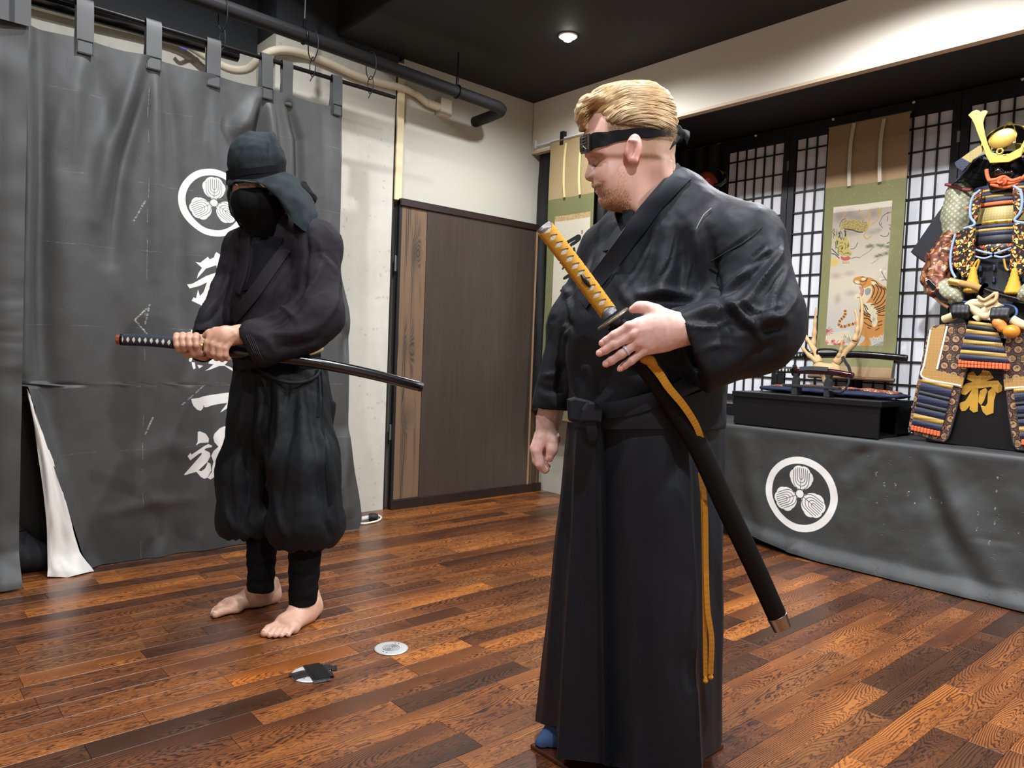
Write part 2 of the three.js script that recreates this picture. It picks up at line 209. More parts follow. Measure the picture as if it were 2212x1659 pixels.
// walls (each with thickness)
{
  const wb = structure('wall_back', 'white back wall with a boxed column and a smooth panel over the dark door', 'wall');
  part('column_casing', uvBox(box(1.755, 2.545, 0, 2.777, -4.35, ZB), 0.5), M.wall, wb, 'white plastered column casing with chipped paint');
  const wd = structure('wall_left_back', 'white recessed wall seen above the curtain', 'wall'), tr = structure('trim_2', 'black beams along the back wall', 'beam');
  part('deep_wall', uvBox(box(-2.2, 1.76, 0, 2.72, -4.5, -4.35), 0.5), M.wall, wd);
  part('black_beam', uvBox(box(-2.2, 2.56, 2.72, CEIL2, -4.5, -4.34)), M.ceil2, tr, 'black painted beam');
  part('black_beam', uvBox(box(1.755, 2.56, 2.777, CEIL2, -4.4, -4.082)), M.ceil2, tr, 'black painted beam');
  part('smooth_panel', uvBox(box(2.6, 4.1, 0, CEIL, -4.4, ZB - 0.005), 0.5), M.smooth, wb, 'smooth pale wall panel');
  part('batten', box(2.548, 2.598, 1.98, 2.83, -4.2, -4.062, 0.003), M.postWood, wb, 'bare pale wood batten');
  part('black_gap', box(2.542, 2.549, 0, 2.8, -4.2, -4.075), M.black, wb);
  const wr = structure('trim_1', 'beige soffit with a tan edge strip above the alcove', 'soffit'), wlo = structure('wall_right', 'white wall between the door and the alcove', 'wall'), wal = structure('wall_alcove_end', 'black end wall of the alcove', 'wall'), wab = structure('wall_alcove_back', 'pale wall behind the lattice screen', 'wall');
  part('soffit_face', uvBox(box(XSOF, XSOF + 0.03, SOFB, CEIL + 0.05, ZB, 2.2), 0.5), M.soffit, wr, 'beige soffit face');
  part('soffit_lip', box(XSOF - 0.002, XSOF + 0.045, SOFB - 0.012, SOFB + 0.004, ZB, 2.2), std(0xcdb79a, 0.6), wr, 'tan edge strip of the soffit');
  part('recess_ceiling', uvBox(box(XSOF + 0.02, XSHO + 0.1, SOFB + 0.05, SOFB + 0.2, ZB, 2.2)), M.ceil, wr, 'matt black alcove ceiling');
  part('low_wall', uvBox(box(XR, XR + 0.12, 0, SOFB + 0.06, ZB - 0.02, ZREC), 0.5), M.smooth, wlo, 'white wall beside the door');
  part('alcove_wall', box(XR + 0.12, XSHO + 0.2, 0, SOFB + 0.2, ZREC - 0.1, ZREC), M.black, wal, 'black alcove side');
  part('alcove_back', box(XSHO + 0.06, XSHO + 0.2, 0, SOFB + 0.2, ZREC - 0.05, 2.2), M.smooth, wab);
  const wl = structure('wall_left', 'pale side wall out of view', 'wall'); part('wall_slab', box(-2.35, -2.2, 0, CEIL2, -4.5, 2.4), M.far, wl);
  const wf = structure('wall_front', 'pale wall behind the viewer', 'wall'); part('wall_slab', box(-2.3, 4.7, 0, CEIL2, 2.2, 2.35), M.far, wf);
  const ce = structure('ceiling', 'black ceiling with a raised part on the left', 'ceiling');
  part('lower_ceiling', uvBox(box(XS, 4.7, CEIL, CEIL2 + 0.1, -4.4, 2.35), 0.5), M.ceil, ce, 'matt black lower ceiling');
  part('upper_ceiling', uvBox(box(-2.3, XS + 0.02, CEIL2, CEIL2 + 0.1, -4.5, 2.35), 0.5), M.ceil2, ce, 'blue black upper ceiling');
  part('rib', box(1.62, 1.76, CEIL2 - 0.22, CEIL2, -4.3, 2.2), M.ceil2, ce);
}

// ---------------------------------------------------------------- floor of separate planks
{
  const mk = (seed) => { // growth rings cut lengthwise: u along the grain (1 m), v across (0.36 m)
    const W = 1024, H = 512, a = new Uint8Array(W * H * 4), nz = createNoise3D(rng(seed));
    for (let y = 0; y < H; y++) { const lane = Math.floor(y / H * 4), v = (y / H * 4 - lane) * 0.09 - 0.045;
      for (let x = 0; x < W; x++) { const u = x / W;
        const knot = nz(u * 2.2 + lane * 9, lane * 5.1, 3), cx = 0.02 * nz(u * 1.6, lane * 3.3, 1) + 0.022 * Math.sin(lane * 2.1), dep = 0.02 + 0.055 * (nz(u * 1.25 + lane * 17, lane, 8) + 0.35) + 0.012 * knot;
        const wv = 0.006 * nz(u * 7, v * 40, lane * 4 + 2) + 0.002 * nz(u * 26, v * 120, 5), r = Math.sqrt((v - cx + wv) ** 2 * 1.6 + dep * dep) + wv;
        let ring = (r * 150) % 1; if (ring < 0) ring += 1; const late = sstep(0.45, 0.9, ring) * (1 - sstep(0.93, 1, ring));
        const pore = sstep(0.35, 0.8, nz(u * 55, v * 900, lane + 11)) * (0.35 + 0.65 * sstep(0.1, 0.6, ring)), cross = sstep(0.2, 0.7, nz(u * 3, v * 20, 21 + lane)) * (0.5 + 0.5 * Math.sin(u * 620 + 6 * nz(u * 9, v * 30, 4))) * late;
        const bl = 0.5 + 0.5 * nz(u * 1.7, v * 9 + lane * 3, 31); const calm = 0.6 + 0.4 * sstep(-0.4, 0.5, nz(u * 1.4 + 7, v * 8 + lane * 2, 41)); let k = 1.0 - 0.6 * calm * late - 0.28 * pore - 0.28 * cross - 0.34 * bl; k = clamp(k, 0.18, 1);
        const q = (y * W + x) * 4; a[q] = 40 + 190 * k; a[q + 1] = 22 + 158 * k ** 1.12; a[q + 2] = 18 + 112 * k ** 1.35; a[q + 3] = 255; } }
    const t = new THREE.DataTexture(a, W, H); t.wrapS = t.wrapT = THREE.RepeatWrapping; t.magFilter = THREE.LinearFilter; t.colorSpace = THREE.SRGBColorSpace; t.needsUpdate = true; return t; };
  const texs = [mk(101), mk(202), mk(303)];
  const tones = [0xb5916a, 0x927257, 0xbf9b70, 0x795e4c, 0xa98660, 0xd0a66c, 0x675445, 0xa2876a];
  const mats = []; for (const t of texs) for (const c of tones) mats.push(phy(c, 0.36, { map: t, clearcoat: 0.25, clearcoatRoughness: 0.28 }));
  const gold = phy(0xd8a458, 0.36, { map: texs[1], clearcoat: 0.25, clearcoatRoughness: 0.28 });
  const fl = structure('floor', 'glossy red brown wood plank floor', 'floor');
  part('subfloor', box(-2.2, 4.5, -0.12, -0.006, -4.4, 2.3), std(0x1a0f0a, 0.9), fl);
  const r = rng(77), WD = 0.09, list = [];
  const plank = (x0, x1, z0, z1) => { const e = 0.0004, b = 0.0007, g = box(x0 + e, x1 - e, -0.008, 0, z0 + e, z1 - e); const P = g.attributes.position; for (let i = 0; i < P.count; i++) if (P.getY(i) > -0.001) { } const u0 = r() * 5, ln = Math.floor(r() * 4), flip = r() < 0.5; const U = g.attributes.uv; for (let i = 0; i < P.count; i++) { const zz = clamp((P.getZ(i) - z0) / WD, 0.02, 0.98); U.setXY(i, u0 + (P.getX(i) - x0) * (flip ? -1 : 1) * 0.9, (ln + zz) / 4); } 
    // eased top edges
    const t = [[x0 + e + b, 0, z0 + e + b], [x1 - e - b, 0, z0 + e + b], [x1 - e - b, 0, z1 - e - b], [x0 + e + b, 0, z1 - e - b]], s = [[x0 + e, -b, z0 + e], [x1 - e, -b, z0 + e], [x1 - e, -b, z1 - e], [x0 + e, -b, z1 - e]], d = s.map(([x, , z]) => [x, -0.008, z]);
    const ps = [], uv = [], tri = (p, q, o) => { for (const w of [p, q, o]) { ps.push(...w); const zz = clamp((w[2] - z0) / WD, 0.02, 0.98); uv.push(u0 + (w[0] - x0) * (flip ? -1 : 1) * 0.9, (ln + zz) / 4); } };
    tri(t[0], t[2], t[1]); tri(t[0], t[3], t[2]); for (let k = 0; k < 4; k++) { const n = (k + 1) % 4; tri(s[k], t[k], t[n]); tri(s[k], t[n], s[n]); tri(d[k], s[k], s[n]); tri(d[k], s[n], d[n]); }
    const h = new THREE.BufferGeometry(); h.setAttribute('position', new THREE.Float32BufferAttribute(ps, 3)); h.setAttribute('uv', new THREE.Float32BufferAttribute(uv, 2)); h.computeVertexNormals(); return h; };
  for (let k = 0; k < 74; k++) { const z1 = 2.2 - (k) * WD + 0.02, z0 = z1 - WD; let x = -2.2 - r() * 0.6; while (x < 4.0) { const L = 0.24 + r() ** 1.5 * 0.75; let x1 = x + L; const m = Math.floor(r() * mats.length); const zc = (z0 + z1) / 2, sp = Math.abs(zc + 2.25) < 0.045 && x < 1.0 && x1 > 1.0; list.push({ x0: x, x1, z0, z1, m, sp }); x = x1; } }
  // the strip that shows the honey coloured plank: ends at x = 0.88 and 1.29
  for (const p of list) if (p.sp) { for (const q of list) if (q.z0 === p.z0) { if (q.x1 === p.x0) q.x1 = 0.86; if (q.x0 === p.x1) q.x0 = 1.29; } p.x0 = 0.86; p.x1 = 1.29; }
  const inView = (p) => { const c = V((p.x0 + p.x1) / 2, 0, (p.z0 + p.z1) / 2).sub(CAM), t = c.dot(fwd); if (t < 0.6) return 0; const X = c.dot(rgt) / t * FOC, Y = -c.dot(upv) / t * FOC; if (Math.abs(X) > 1290 || Math.abs(Y) > 1000 || p.x1 < -0.1 || p.x0 > 4) return 0; return 1 / t; };
  for (const p of list) p.v = inView(p);
  list.sort((a, b) => b.v - a.v);
  const rest = []; list.forEach((p, i) => { if (p.x1 - p.x0 < 0.02) return; const g = plank(p.x0, p.x1, p.z0, p.z1); if (i < 300 && p.v > 0) mesh('plank', g, p.sp ? gold : mats[p.m], fl); else rest.push(g); });
  const rm = mesh('plank_field', rest, mats[4], fl); rm.userData.kind = 'stuff';
}

// ---------------------------------------------------------------- the dark door panel on the back wall
{
  const brownTex = dataTex(512, 512, (u, v) => { const s = n3(u * 160, v * 2, 1) * 3 + n3(u * 40, v * 1.2, 4) * 2.2 + n3(u * 6, v * 3, 9) * 1.5; return [68 + s, 58 + s * 0.95, 51 + s * 0.9]; });
  const plankTex = (seed, dark) => dataTex(256, 1024, (u, v) => { const w = n3(u * 2 + seed, v * 1.5, 2) * 0.25, kn = Math.exp(-((u - 0.45) ** 2 * 14 + (v - 0.52) ** 2 * 700)) + Math.exp(-((u - 0.6) ** 2 * 20 + (v - 0.83) ** 2 * 900)) + Math.exp(-((u - 0.5) ** 2 * 20 + (v - 0.3) ** 2 * 500)), g = Math.sin((u + w + kn * 0.5) * 46 + n3(u * 8, v * 3, seed) * 1.5), b = sstep(-0.1, 0.75, n3(u * 3.1 + seed, v * 2.2, 7) + 0.45 * Math.exp(-((u - 0.5) ** 2) * 9)) * (0.55 + 0.45 * g) + kn * 0.35; const k = clamp(1 - dark * b, 0.2, 1); return [40 + 76 * k, 35 + 57 * k, 30 + 38 * k]; });
  M.door = phy(0xffffff, 0.33, { map: brownTex, clearcoat: 0.15, clearcoatRoughness: 0.4 });
  const pw = std(0xffffff, 0.7, { map: plankTex(3, 0.75) }), pw2 = std(0xd8d0c4, 0.7, { map: plankTex(14, 0.9) }), fr = std(0x5a4231, 0.6, { map: plankTex(23, 0.6) });
  const d = structure('door_1', 'dark brown panel door with plank borders', 'door');
  const z0 = ZB + 0.001, zf = -4.045;
  part('edge', box(2.578, 2.596, 0.0, 1.985, z0, zf - 0.004), M.black, d);
  const pln = (x0, x1, y0, y1, a, b, m, n) => { const g = box(x0, x1, y0, y1, z0, b, 0.003), P = g.attributes.position, U = g.attributes.uv; for (let i = 0; i < P.count; i++) a ? U.setXY(i, P.getY(i) / 0.2, P.getX(i) / 1.4) : U.setXY(i, (P.getX(i) - x0) / (x1 - x0), P.getY(i) / 2); return part(n, g, m, d); };
  pln(2.596, 2.79, 0.062, 1.945, 0, zf - 0.004, pw, 'border_plank'); pln(3.768, 3.885, 0.062, 1.945, 0, zf + 0.008, pw2, 'border_plank');
  pln(2.578, 3.885, 1.945, 1.99, 1, zf + 0.012, fr, 'top_rail'); pln(2.575, 3.905, 0, 0.062, 1, zf + 0.012, fr, 'bottom_rail');
  part('edge_bead', box(3.762, 3.769, 0.062, 1.945, z0, zf + 0.012), std(0xa98867, 0.5), d);
  part('panel', uvBox(box(2.79, 3.763, 0.062, 1.945, z0, zf), 1), M.door, d, 'dark brown fine grained panel');
  for (const y of [0.5, 1.58]) part('hinge', box(2.566, 2.585, y - 0.05, y + 0.05, z0, zf - 0.02, 0.002), std(0xb8bcc0, 0.3, { metalness: 0.9 }), d, 'small steel hinge');
}

// ---------------------------------------------------------------- lamps
const lampGlow = std(0xffffff, 0.5, { emissive: 0xfffaf0, emissiveIntensity: 30 }), lampRing = std(0xf2f2ee, 0.4);
LAMPS.forEach(([x, z, I], i) => {
  const y = x < XS ? CEIL2 : CEIL;
  const g = thing('ceiling_lamp', ['bright white round downlight in the black ceiling near the corner', 'round downlight in the ceiling above the armour platform', 'round downlight in the raised ceiling above the masked person', 'round downlight in the raised ceiling above the outlet covers', 'round downlight in the ceiling behind the viewer beside the platform', 'round downlight in the raised ceiling before the wrinkled curtain', 'round downlight in the raised ceiling behind the viewer'][i], 'lamp', V(x, y, z), 'ceiling downlights');
  part('trim_ring', lathe([[0.032, 0], [0.056, 0], [0.056, -0.004], [0.052, -0.008], [0.035, -0.008], [0.032, 0]].map(([a, b]) => [a, b]), 40).translate(x, y, z), lampRing, g);
  const b = part('bulb', new THREE.SphereGeometry(0.035, 24, 12, 0, 6.2832, 1.5708, 1.5708).scale(1, 0.95, 1).translate(x, y - 0.002, z), lampGlow, g, 'glowing lamp face');
  b.castShadow = false;
  const L = new THREE.SpotLight(LAMPCOL, I * 0.9, 0, 1.48, 0.42, 2); L.position.set(0, -0.045, 0); L.target.position.set(0, -2, 0); L.castShadow = true; L.shadow.mapSize.set(1024, 1024); L.shadow.radius = 1.6; L.name = 'lamp_light'; g.add(L); g.add(L.target); L.target.name = 'lamp_aim';
});

// ================================================================ CURTAINS, PIPES, RAIL
// the three-leaf crest, drawn with its centre at 0,0 and ring radius 1 (y up)
function crest(c, ink, ground) {
  c.strokeStyle = ink; c.lineWidth = 0.19; c.beginPath(); c.arc(0, 0, 0.905, 0, 6.2832); c.closePath(); c.stroke();
  for (let k = 0; k < 3; k++) { c.save(); c.rotate(Math.PI / 2 + k * 2.0944);
    c.fillStyle = ink; c.beginPath(); const N = 180; for (let i = 0; i <= N; i++) { const a = i / N * 6.2832 - Math.PI, s = Math.abs(a) / Math.PI; const lob = Math.abs(Math.sin((a) * 3.5 + Math.PI / 2 * 0)) ** 0.55; let r = 0.295 + 0.035 * lob; const bx = 0.43 + Math.cos(a) * r * 1.04, by = Math.sin(a) * r * (0.78 + 0.22 * sstep(0.1, 0.4, bx)) * 1.02; i ? c.lineTo(bx, by) : c.moveTo(bx, by); } c.fill();
    c.strokeStyle = ground; c.lineWidth = 0.014; c.lineCap = 'round'; c.beginPath(); c.moveTo(0.1, 0); c.lineTo(0.69, 0); c.stroke();
    [[0.055, 0.70], [0.11, 0.69], [0.165, 0.66], [0.22, 0.6]].forEach(([w, e], q) => { const b = 0.46 - q * 0.025; c.beginPath(); c.moveTo(e, -w); c.lineTo(b, -w); c.bezierCurveTo(b - w * 0.95, -w, b - w * 1.15, -w * 0.35, b - w * 1.25, 0); c.bezierCurveTo(b - w * 1.15, w * 0.35, b - w * 0.95, w, b, w); c.lineTo(e, w); c.stroke(); });
    c.restore(); }
  c.fillStyle = ground; c.beginPath(); c.arc(0, 0, 0.125, 0, 7); c.fill(); c.fillStyle = ink; c.beginPath(); c.arc(0, 0, 0.105, 0, 7); c.fill();
}
const ZC = -3.72, CX0 = 0.3, CX1 = 2.35, CY0 = -0.02, CY1 = 2.4;
{
  const cv = canvas(2048, 2048), c = cv.getContext('2d'), tx = (x) => (x - CX0) / (CX1 - CX0) * 2048, ty = (y) => (CY1 - y) / (CY1 - CY0) * 2048;
  c.fillStyle = '#434443'; c.fillRect(0, 0, 2048, 2048); const r = rng(31);
  for (let i = 0; i < 9000; i++) { c.fillStyle = r() < 0.5 ? 'rgba(255,255,255,0.012)' : 'rgba(0,0,0,0.02)'; const w = 2 + r() * 16; c.fillRect(r() * 2048, r() * 2048, w, 1 + r() * 4); }
  // worn creases where the cloth was folded
  const wear = (x0, y0, x1, y1, a = 1) => { for (let s = 0; s < 1; s += 0.004) { if (n2(s * 9 + x0, y0 * 3) < -0.15) continue; const X = lerp(x0, x1, s) + n2(s * 30, y0) * 0.002, Y = lerp(y0, y1, s) + n2(s * 26, x0 + 5) * 0.003; c.fillStyle = `rgba(205,203,196,${a * (0.12 + 0.3 * Math.max(0, n2(s * 70, y0 + x0)))})`; c.fillRect(tx(X), ty(Y), 7, 1.6 + r() * 1.5); } };
  for (const py of [224, 390, 536, 703, 829, 965]) { const y = onZ(315, py, ZC).y; wear(CX0, y - 0.02, CX1, y + 0.005, 0.9); }
  const vx = onZ(315, 600, ZC).x; for (let y = 2.2; y > 0; y -= 0.003) { if (n2(y * 8, 3) < 0) continue; c.fillStyle = `rgba(210,208,200,${0.15 + 0.35 * Math.max(0, n2(y * 60, 1))})`; c.fillRect(tx(vx + 0.004 * n2(y * 3, 8)), ty(y), 2.2, 4); }
  for (const [a, b] of [[[285, 480], [312, 432]], [[290, 690], [316, 665]], [[290, 690], [318, 722]], [[312, 700], [322, 655]], [[390, 873], [440, 830]], [[330, 900], [312, 940]]]) { const p = onZ(...a, ZC), q = onZ(...b, ZC); wear(p.x, p.y, q.x, q.y, 0.8); }
  // white prints, measured on the cloth
  const pt = (px, py) => { const p = onZ(px, py, ZC); return [tx(p.x), ty(p.y)]; };
  const poly = (pts, s, ox, oy) => { c.fillStyle = '#e9e8e2'; c.beginPath(); pts.forEach(([x, y], i) => { const [a, b] = pt(ox + x * s, oy + y * s); i ? c.lineTo(a, b) : c.moveTo(a, b); }); c.closePath(); c.fill(); };
  const cc = onZ(463, 438, ZC); c.save(); c.translate(tx(cc.x), ty(cc.y)); const R = 0.163; c.scale(R * 2048 / (CX1 - CX0), -R * 2048 / (CY1 - CY0)); crest(c, '#e9e8e2', '#434443'); c.restore();
  { const s = 0.2772, ox = 360, oy = 340;
    poly([[218, 815], [255, 822], [315, 775], [330, 795], [365, 780], [372, 755], [385, 738], [440, 775], [520, 770], [560, 800], [440, 826], [425, 840], [395, 892], [386, 862], [385, 840], [300, 868], [228, 947], [240, 905], [268, 862]], s, ox, oy);
    poly([[160, 990], [195, 985], [300, 925], [395, 893], [560, 850], [575, 872], [430, 925], [385, 935], [370, 960], [345, 1030], [300, 1110], [265, 1155], [190, 1118], [205, 1090], [222, 1098], [238, 1030], [252, 1080], [280, 1050], [308, 975], [250, 1002], [178, 1022]], s, ox, oy);
    poly([[470, 700], [520, 720], [540, 900], [610, 1040], [660, 1090], [690, 1030], [700, 1150], [640, 1160], [560, 1080], [500, 920]], s, ox, oy); poly([[560, 720], [620, 735], [630, 780], [590, 775]], s, ox, oy); poly([[330, 1160], [430, 1100], [520, 1060], [530, 1085], [360, 1185]], s, ox, oy); }
  { const s = 0.1688, ox = 360, oy = 780;
    poly([[305, 10], [345, 15], [357, 90], [330, 104], [312, 60]], s, ox, oy); poly([[378, 45], [460, 58], [402, 95]], s, ox, oy);
    poly([[485, 125], [540, 92], [600, 42], [530, 30], [560, -20], [700, -40], [800, -60], [780, 10], [745, 50], [800, 70], [850, 95], [900, 150], [850, 132], [740, 60], [680, 62], [620, 85], [560, 108]], s, ox, oy);
    for (const [y, w] of [[-460, 560], [-330, 480], [-250, 420], [-160, 430]]) poly([[330, y + 40], [360, y + 20], [330 + w, y - 30], [350 + w, y], [380, y + 65]], s, ox, oy); poly([[300, -400], [345, -400], [340, -100], [300, 10], [270, 0], [300, -120]], s, ox, oy); poly([[690, -480], [730, -470], [800, -200], [900, 40], [880, 70], [760, -150]], s, ox, oy);
    poly([[300, 482], [322, 478], [400, 470], [470, 450], [520, 440], [800, 402], [1060, 380], [1120, 440], [1040, 520], [900, 530], [800, 590], [690, 660], [705, 630], [740, 588], [778, 536], [700, 545], [580, 568], [520, 590], [482, 592], [470, 562], [464, 602], [430, 635], [380, 620], [330, 570], [312, 530]], s, ox, oy);
    poly([[390, 902], [420, 896], [500, 930], [540, 990], [535, 1042], [420, 1046], [360, 1076], [386, 1030]], s, ox, oy);
    poly([[250, 1210], [290, 1165], [300, 1190], [480, 1085], [530, 1060], [580, 1080], [578, 1100], [500, 1115], [478, 1135], [548, 1168], [560, 1215], [520, 1290], [400, 1395], [440, 1405], [490, 1370], [515, 1320], [520, 1292], [562, 1312], [570, 1400], [520, 1490], [480, 1505], [430, 1480], [375, 1415], [330, 1425], [225, 1456], [213, 1446], [350, 1290], [440, 1190], [440, 1170], [400, 1185], [290, 1265]], s, ox, oy);
    poly([[595, 980], [610, 930], [680, 860], [735, 835], [800, 830], [980, 880], [1000, 950], [860, 1010], [760, 1050], [690, 1110], [850, 1080], [960, 1090], [860, 1170], [715, 1205], [620, 1285], [720, 1280], [900, 1240], [1000, 1280], [880, 1330], [700, 1340], [670, 1440], [560, 1515], [520, 1492], [575, 1420], [582, 1360], [600, 1290], [570, 1210], [600, 1150], [662, 1095], [612, 1040]], s, ox, oy); poly([[760, 1340], [840, 1360], [960, 1490], [1060, 1540], [980, 1580], [860, 1500]], s, ox, oy); }
  const tex = canvasTex(cv);
  M.curtain = phy(0xffffff, 0.58, { map: tex, bumpMap: softNoise.clone(), bumpScale: 0.0004, sheen: 0.3, sheenRoughness: 0.5, sheenColor: new THREE.Color(0x888884) });
  M.curtain.bumpMap.colorSpace = THREE.NoColorSpace; M.curtain.bumpMap.repeat.set(7, 7);
  M.cloth = phy(0x434443, 0.55, { sheen: 0.4, sheenRoughness: 0.5, sheenColor: new THREE.Color(0x888884), bumpMap: M.curtain.bumpMap, bumpScale: 0.0004 });
  M.lining = std(0xe2e0d8, 0.85, { bumpMap: plasterBump, bumpScale: 0.001 });
  const uvf = (p) => [(p.x - CX0) / (CX1 - CX0), (p.y - CY0) / (CY1 - CY0)];

  // displacement lines on the cloth: [points in the photo, width m, depth m]
  const F = [
    [[[312, 120], [285, 200], [235, 320], [205, 470]], 0.045, 0.028], [[[318, 140], [300, 230], [262, 380], [240, 560]], 0.04, -0.03], [[[340, 150], [338, 300], [335, 600]], 0.03, 0.012], [[[345, 130], [372, 250], [385, 420], [390, 700]], 0.045, -0.018],
    [[[75, 70], [80, 300], [88, 700], [110, 1000]], 0.045, -0.022], [[[62, 60], [62, 400], [52, 800]], 0.03, 0.03], [[[185, 120], [150, 210], [120, 330]], 0.045, 0.014], [[[200, 120], [225, 220], [245, 330]], 0.05, -0.012], [[[170, 200], [162, 360]], 0.025, 0.01],
    [[[452, 180], [440, 300], [445, 520]], 0.035, -0.014], [[[478, 190], [500, 300], [520, 380]], 0.05, -0.02], [[[560, 215], [535, 260], [500, 290]], 0.04, 0.02], [[[565, 230], [555, 330], [550, 420]], 0.025, -0.03], [[[582, 235], [588, 320], [600, 460], [610, 700]], 0.03, 0.035], [[[625, 230], [645, 300], [648, 420], [640, 700]], 0.025, -0.03], [[[690, 250], [700, 420], [720, 700], [735, 900]], 0.05, 0.014],
    [[[420, 560], [415, 800], [400, 1050]], 0.07, 0.012], [[[250, 560], [255, 800], [240, 1080]], 0.09, -0.012], [[[150, 400], [160, 700], [170, 900]], 0.07, 0.014], [[[225, 1110], [330, 1085], [420, 1080]], 0.03, 0.006], [[[270, 1000], [360, 960], [430, 980]], 0.05, 0.007], [[[315, 1215], [340, 1160], [330, 1090]], 0.03, -0.012],
    [[[735, 700], [748, 730], [742, 780]], 0.03, -0.02], [[[745, 950], [735, 1050], [750, 1120]], 0.05, 0.03], [[[620, 1100], [690, 1130], [740, 1100]], 0.05, 0.02],
  ].map(([ps, w, h]) => ({ c: ps.map(([a, b]) => onZ(a, b, ZC)), w, h: h * 1.45 }));
  const fold = (x, y) => { let d = 0; for (const f of F) { let best = 9, bs = 0; for (let k = 0; k + 1 < f.c.length; k++) { const a = f.c[k], b = f.c[k + 1], ux = b.x - a.x, uy = b.y - a.y, t = clamp(((x - a.x) * ux + (y - a.y) * uy) / (ux * ux + uy * uy)), q = Math.hypot(x - a.x - ux * t, y - a.y - uy * t); if (q < best) { best = q; bs = (k + t) / (f.c.length - 1); } } const q = best / f.w; if (q < 2.6) d += f.h * Math.exp(-q * q) * Math.sin(Math.PI * clamp(bs * 0.86 + 0.1)) ** 0.6; } return d + 0.006 * n3(x * 3, y * 1.2, 3) + 0.0018 * n3(x * 9, y * 5, 7) + 0.0005 * n3(x * 22, y * 14, 2); };
  const tabs = [[183, 5, 116], [332, 52, 149], [463, 90, 184], [575, 125, 214], [622, 140, 225], [728, 172, 248]];
  const tabX = tabs.map(([x, , b]) => onZ(x, b, ZC).x);
  const topY = (x) => { let s = 2.335; const xs = [0.46, ...tabX]; for (let i = 0; i + 1 < xs.length; i++) if (x > xs[i] && x < xs[i + 1]) { const u = (x - xs[i]) / (xs[i + 1] - xs[i]); s -= 0.05 * (xs[i + 1] - xs[i]) * 4 * u * (1 - u) * 0.9; } return s; };
  const A = onZ(56, 828, ZC), B = onZ(176, 1196, ZC), Cn = onZ(205, 1236, ZC);
  const xl = (y) => y > A.y ? 0.42 : y > B.y ? lerp(A.x, B.x, (A.y - y) / (A.y - B.y)) : lerp(B.x, Cn.x, clamp((B.y - y) / (B.y - Cn.y)));
  const xr = (y) => { const v = (2.33 - y) / 2.33; return 1.982 + 0.02 * v + 0.075 * sstep(0.35, 0.5, v) + 0.1 * sstep(0.72, 1, v) - 0.02 * sstep(0.97, 1, v); };
  const NU = 190, NV = 190, P = [];
  for (let i = 0; i <= NV; i++) { const row = []; for (let j = 0; j <= NU; j++) { const u = j / NU, y0 = lerp(2.33, 0.004 + 0.0 * u, i / NV), x = lerp(xl(y0), xr(y0), u), v = i / NV, y = lerp(topY(x), 0.004, v), edge = y0 < A.y ? Math.exp(-(((x - xl(y0)) / 0.03) ** 2)) * 0.03 : 0; row.push(V(x, y, ZC + fold(x, y) + edge + 0.02 * sstep(0.9, 1, v) * n2(x * 4, 1))); } P.push(row); }
  const cu = thing('fabric_curtain', 'large dark grey curtain printed with a white leaf crest and brush characters', 'curtain', V(1.2, 0, ZC));
  part('cloth_panel', sheet(P, 0.002, null, uvf), M.curtain, cu, 'dark grey cloth with white crest and characters');
  const tabStrip = (x, w, y0, yt, zf, zb, parent) => { const pts = [V(x, y0, zf), V(x, (y0 + yt) / 2, lerp(zf, (zf + zb) / 2, 0.2)), V(x, yt - 0.02, (zf + zb) / 2 + 0.016), V(x, yt, (zf + zb) / 2), V(x, yt - 0.02, (zf + zb) / 2 - 0.016), V(x, (y0 + yt) / 2, zb + 0.01), V(x, y0 + 0.04, zb)]; const P = []; for (let i = 0; i <= 24; i++) { const p = crv(pts, i / 24); P.push([-1, -0.4, 0.4, 1].map((k) => V(p.x + k * w / 2, p.y, p.z))); } part('hanging_tab', sheet(P, 0.003), M.cloth, parent); };
  tabs.forEach(([px, , b], k) => { const w = k < 3 ? 0.066 : k < 4 ? 0.058 : 0.056, yb = onZ(px, b, ZC).y - 0.005; const zf = ZC + fold(tabX[k], 2.25) + 0.006; tabStrip(tabX[k], w, yb, 2.505, zf + 0.004, -3.765, cu); for (const [x0, x1, y0, y1] of [[-1, 1, 0.003, 0.005], [-1, 1, 0.056, 0.058], [-1, -0.95, 0, 0.058], [0.95, 1, 0, 0.058]]) part('stitching', box(tabX[k] + x0 * w * 0.46, tabX[k] + x1 * w * 0.46, yb + y0, yb + y1, zf + 0.004, zf + 0.007), M.black, cu); });
  // turned-back corner showing the pale lining
  const ln = [[[58, 840], [62, 850], [66, 860]], [[68, 893], [74, 900], [88, 925]], [[84, 1000], [104, 1005], [124, 1030]], [[99, 1110], [122, 1112], [150, 1118]], [[103, 1200], [130, 1195], [172, 1192]], [[104, 1246], [150, 1244], [204, 1233]]].map((r, i) => r.map(([x, y], j) => { const p = i === 5 ? onY(x, y, 0.004) : onZ(x, y, ZC + 0.012 + 0.004 * i); return j === 1 ? p.add(V(0, 0, 0.012)) : p; }));
  part('lining_corner', patch(ln, 14, 30, 0.002, (u, v) => 0.004 * n2(u * 3, v * 7) + 0.005 * Math.sin(u * 9 + v * 4)), M.lining, cu, 'white lining of the turned back corner');

  // second curtain at the left edge
  const c2 = thing('fabric_curtain', 'wrinkled dark grey curtain with a straight edge overlapping the printed curtain', 'curtain', V(0.2, 0, -3.6));
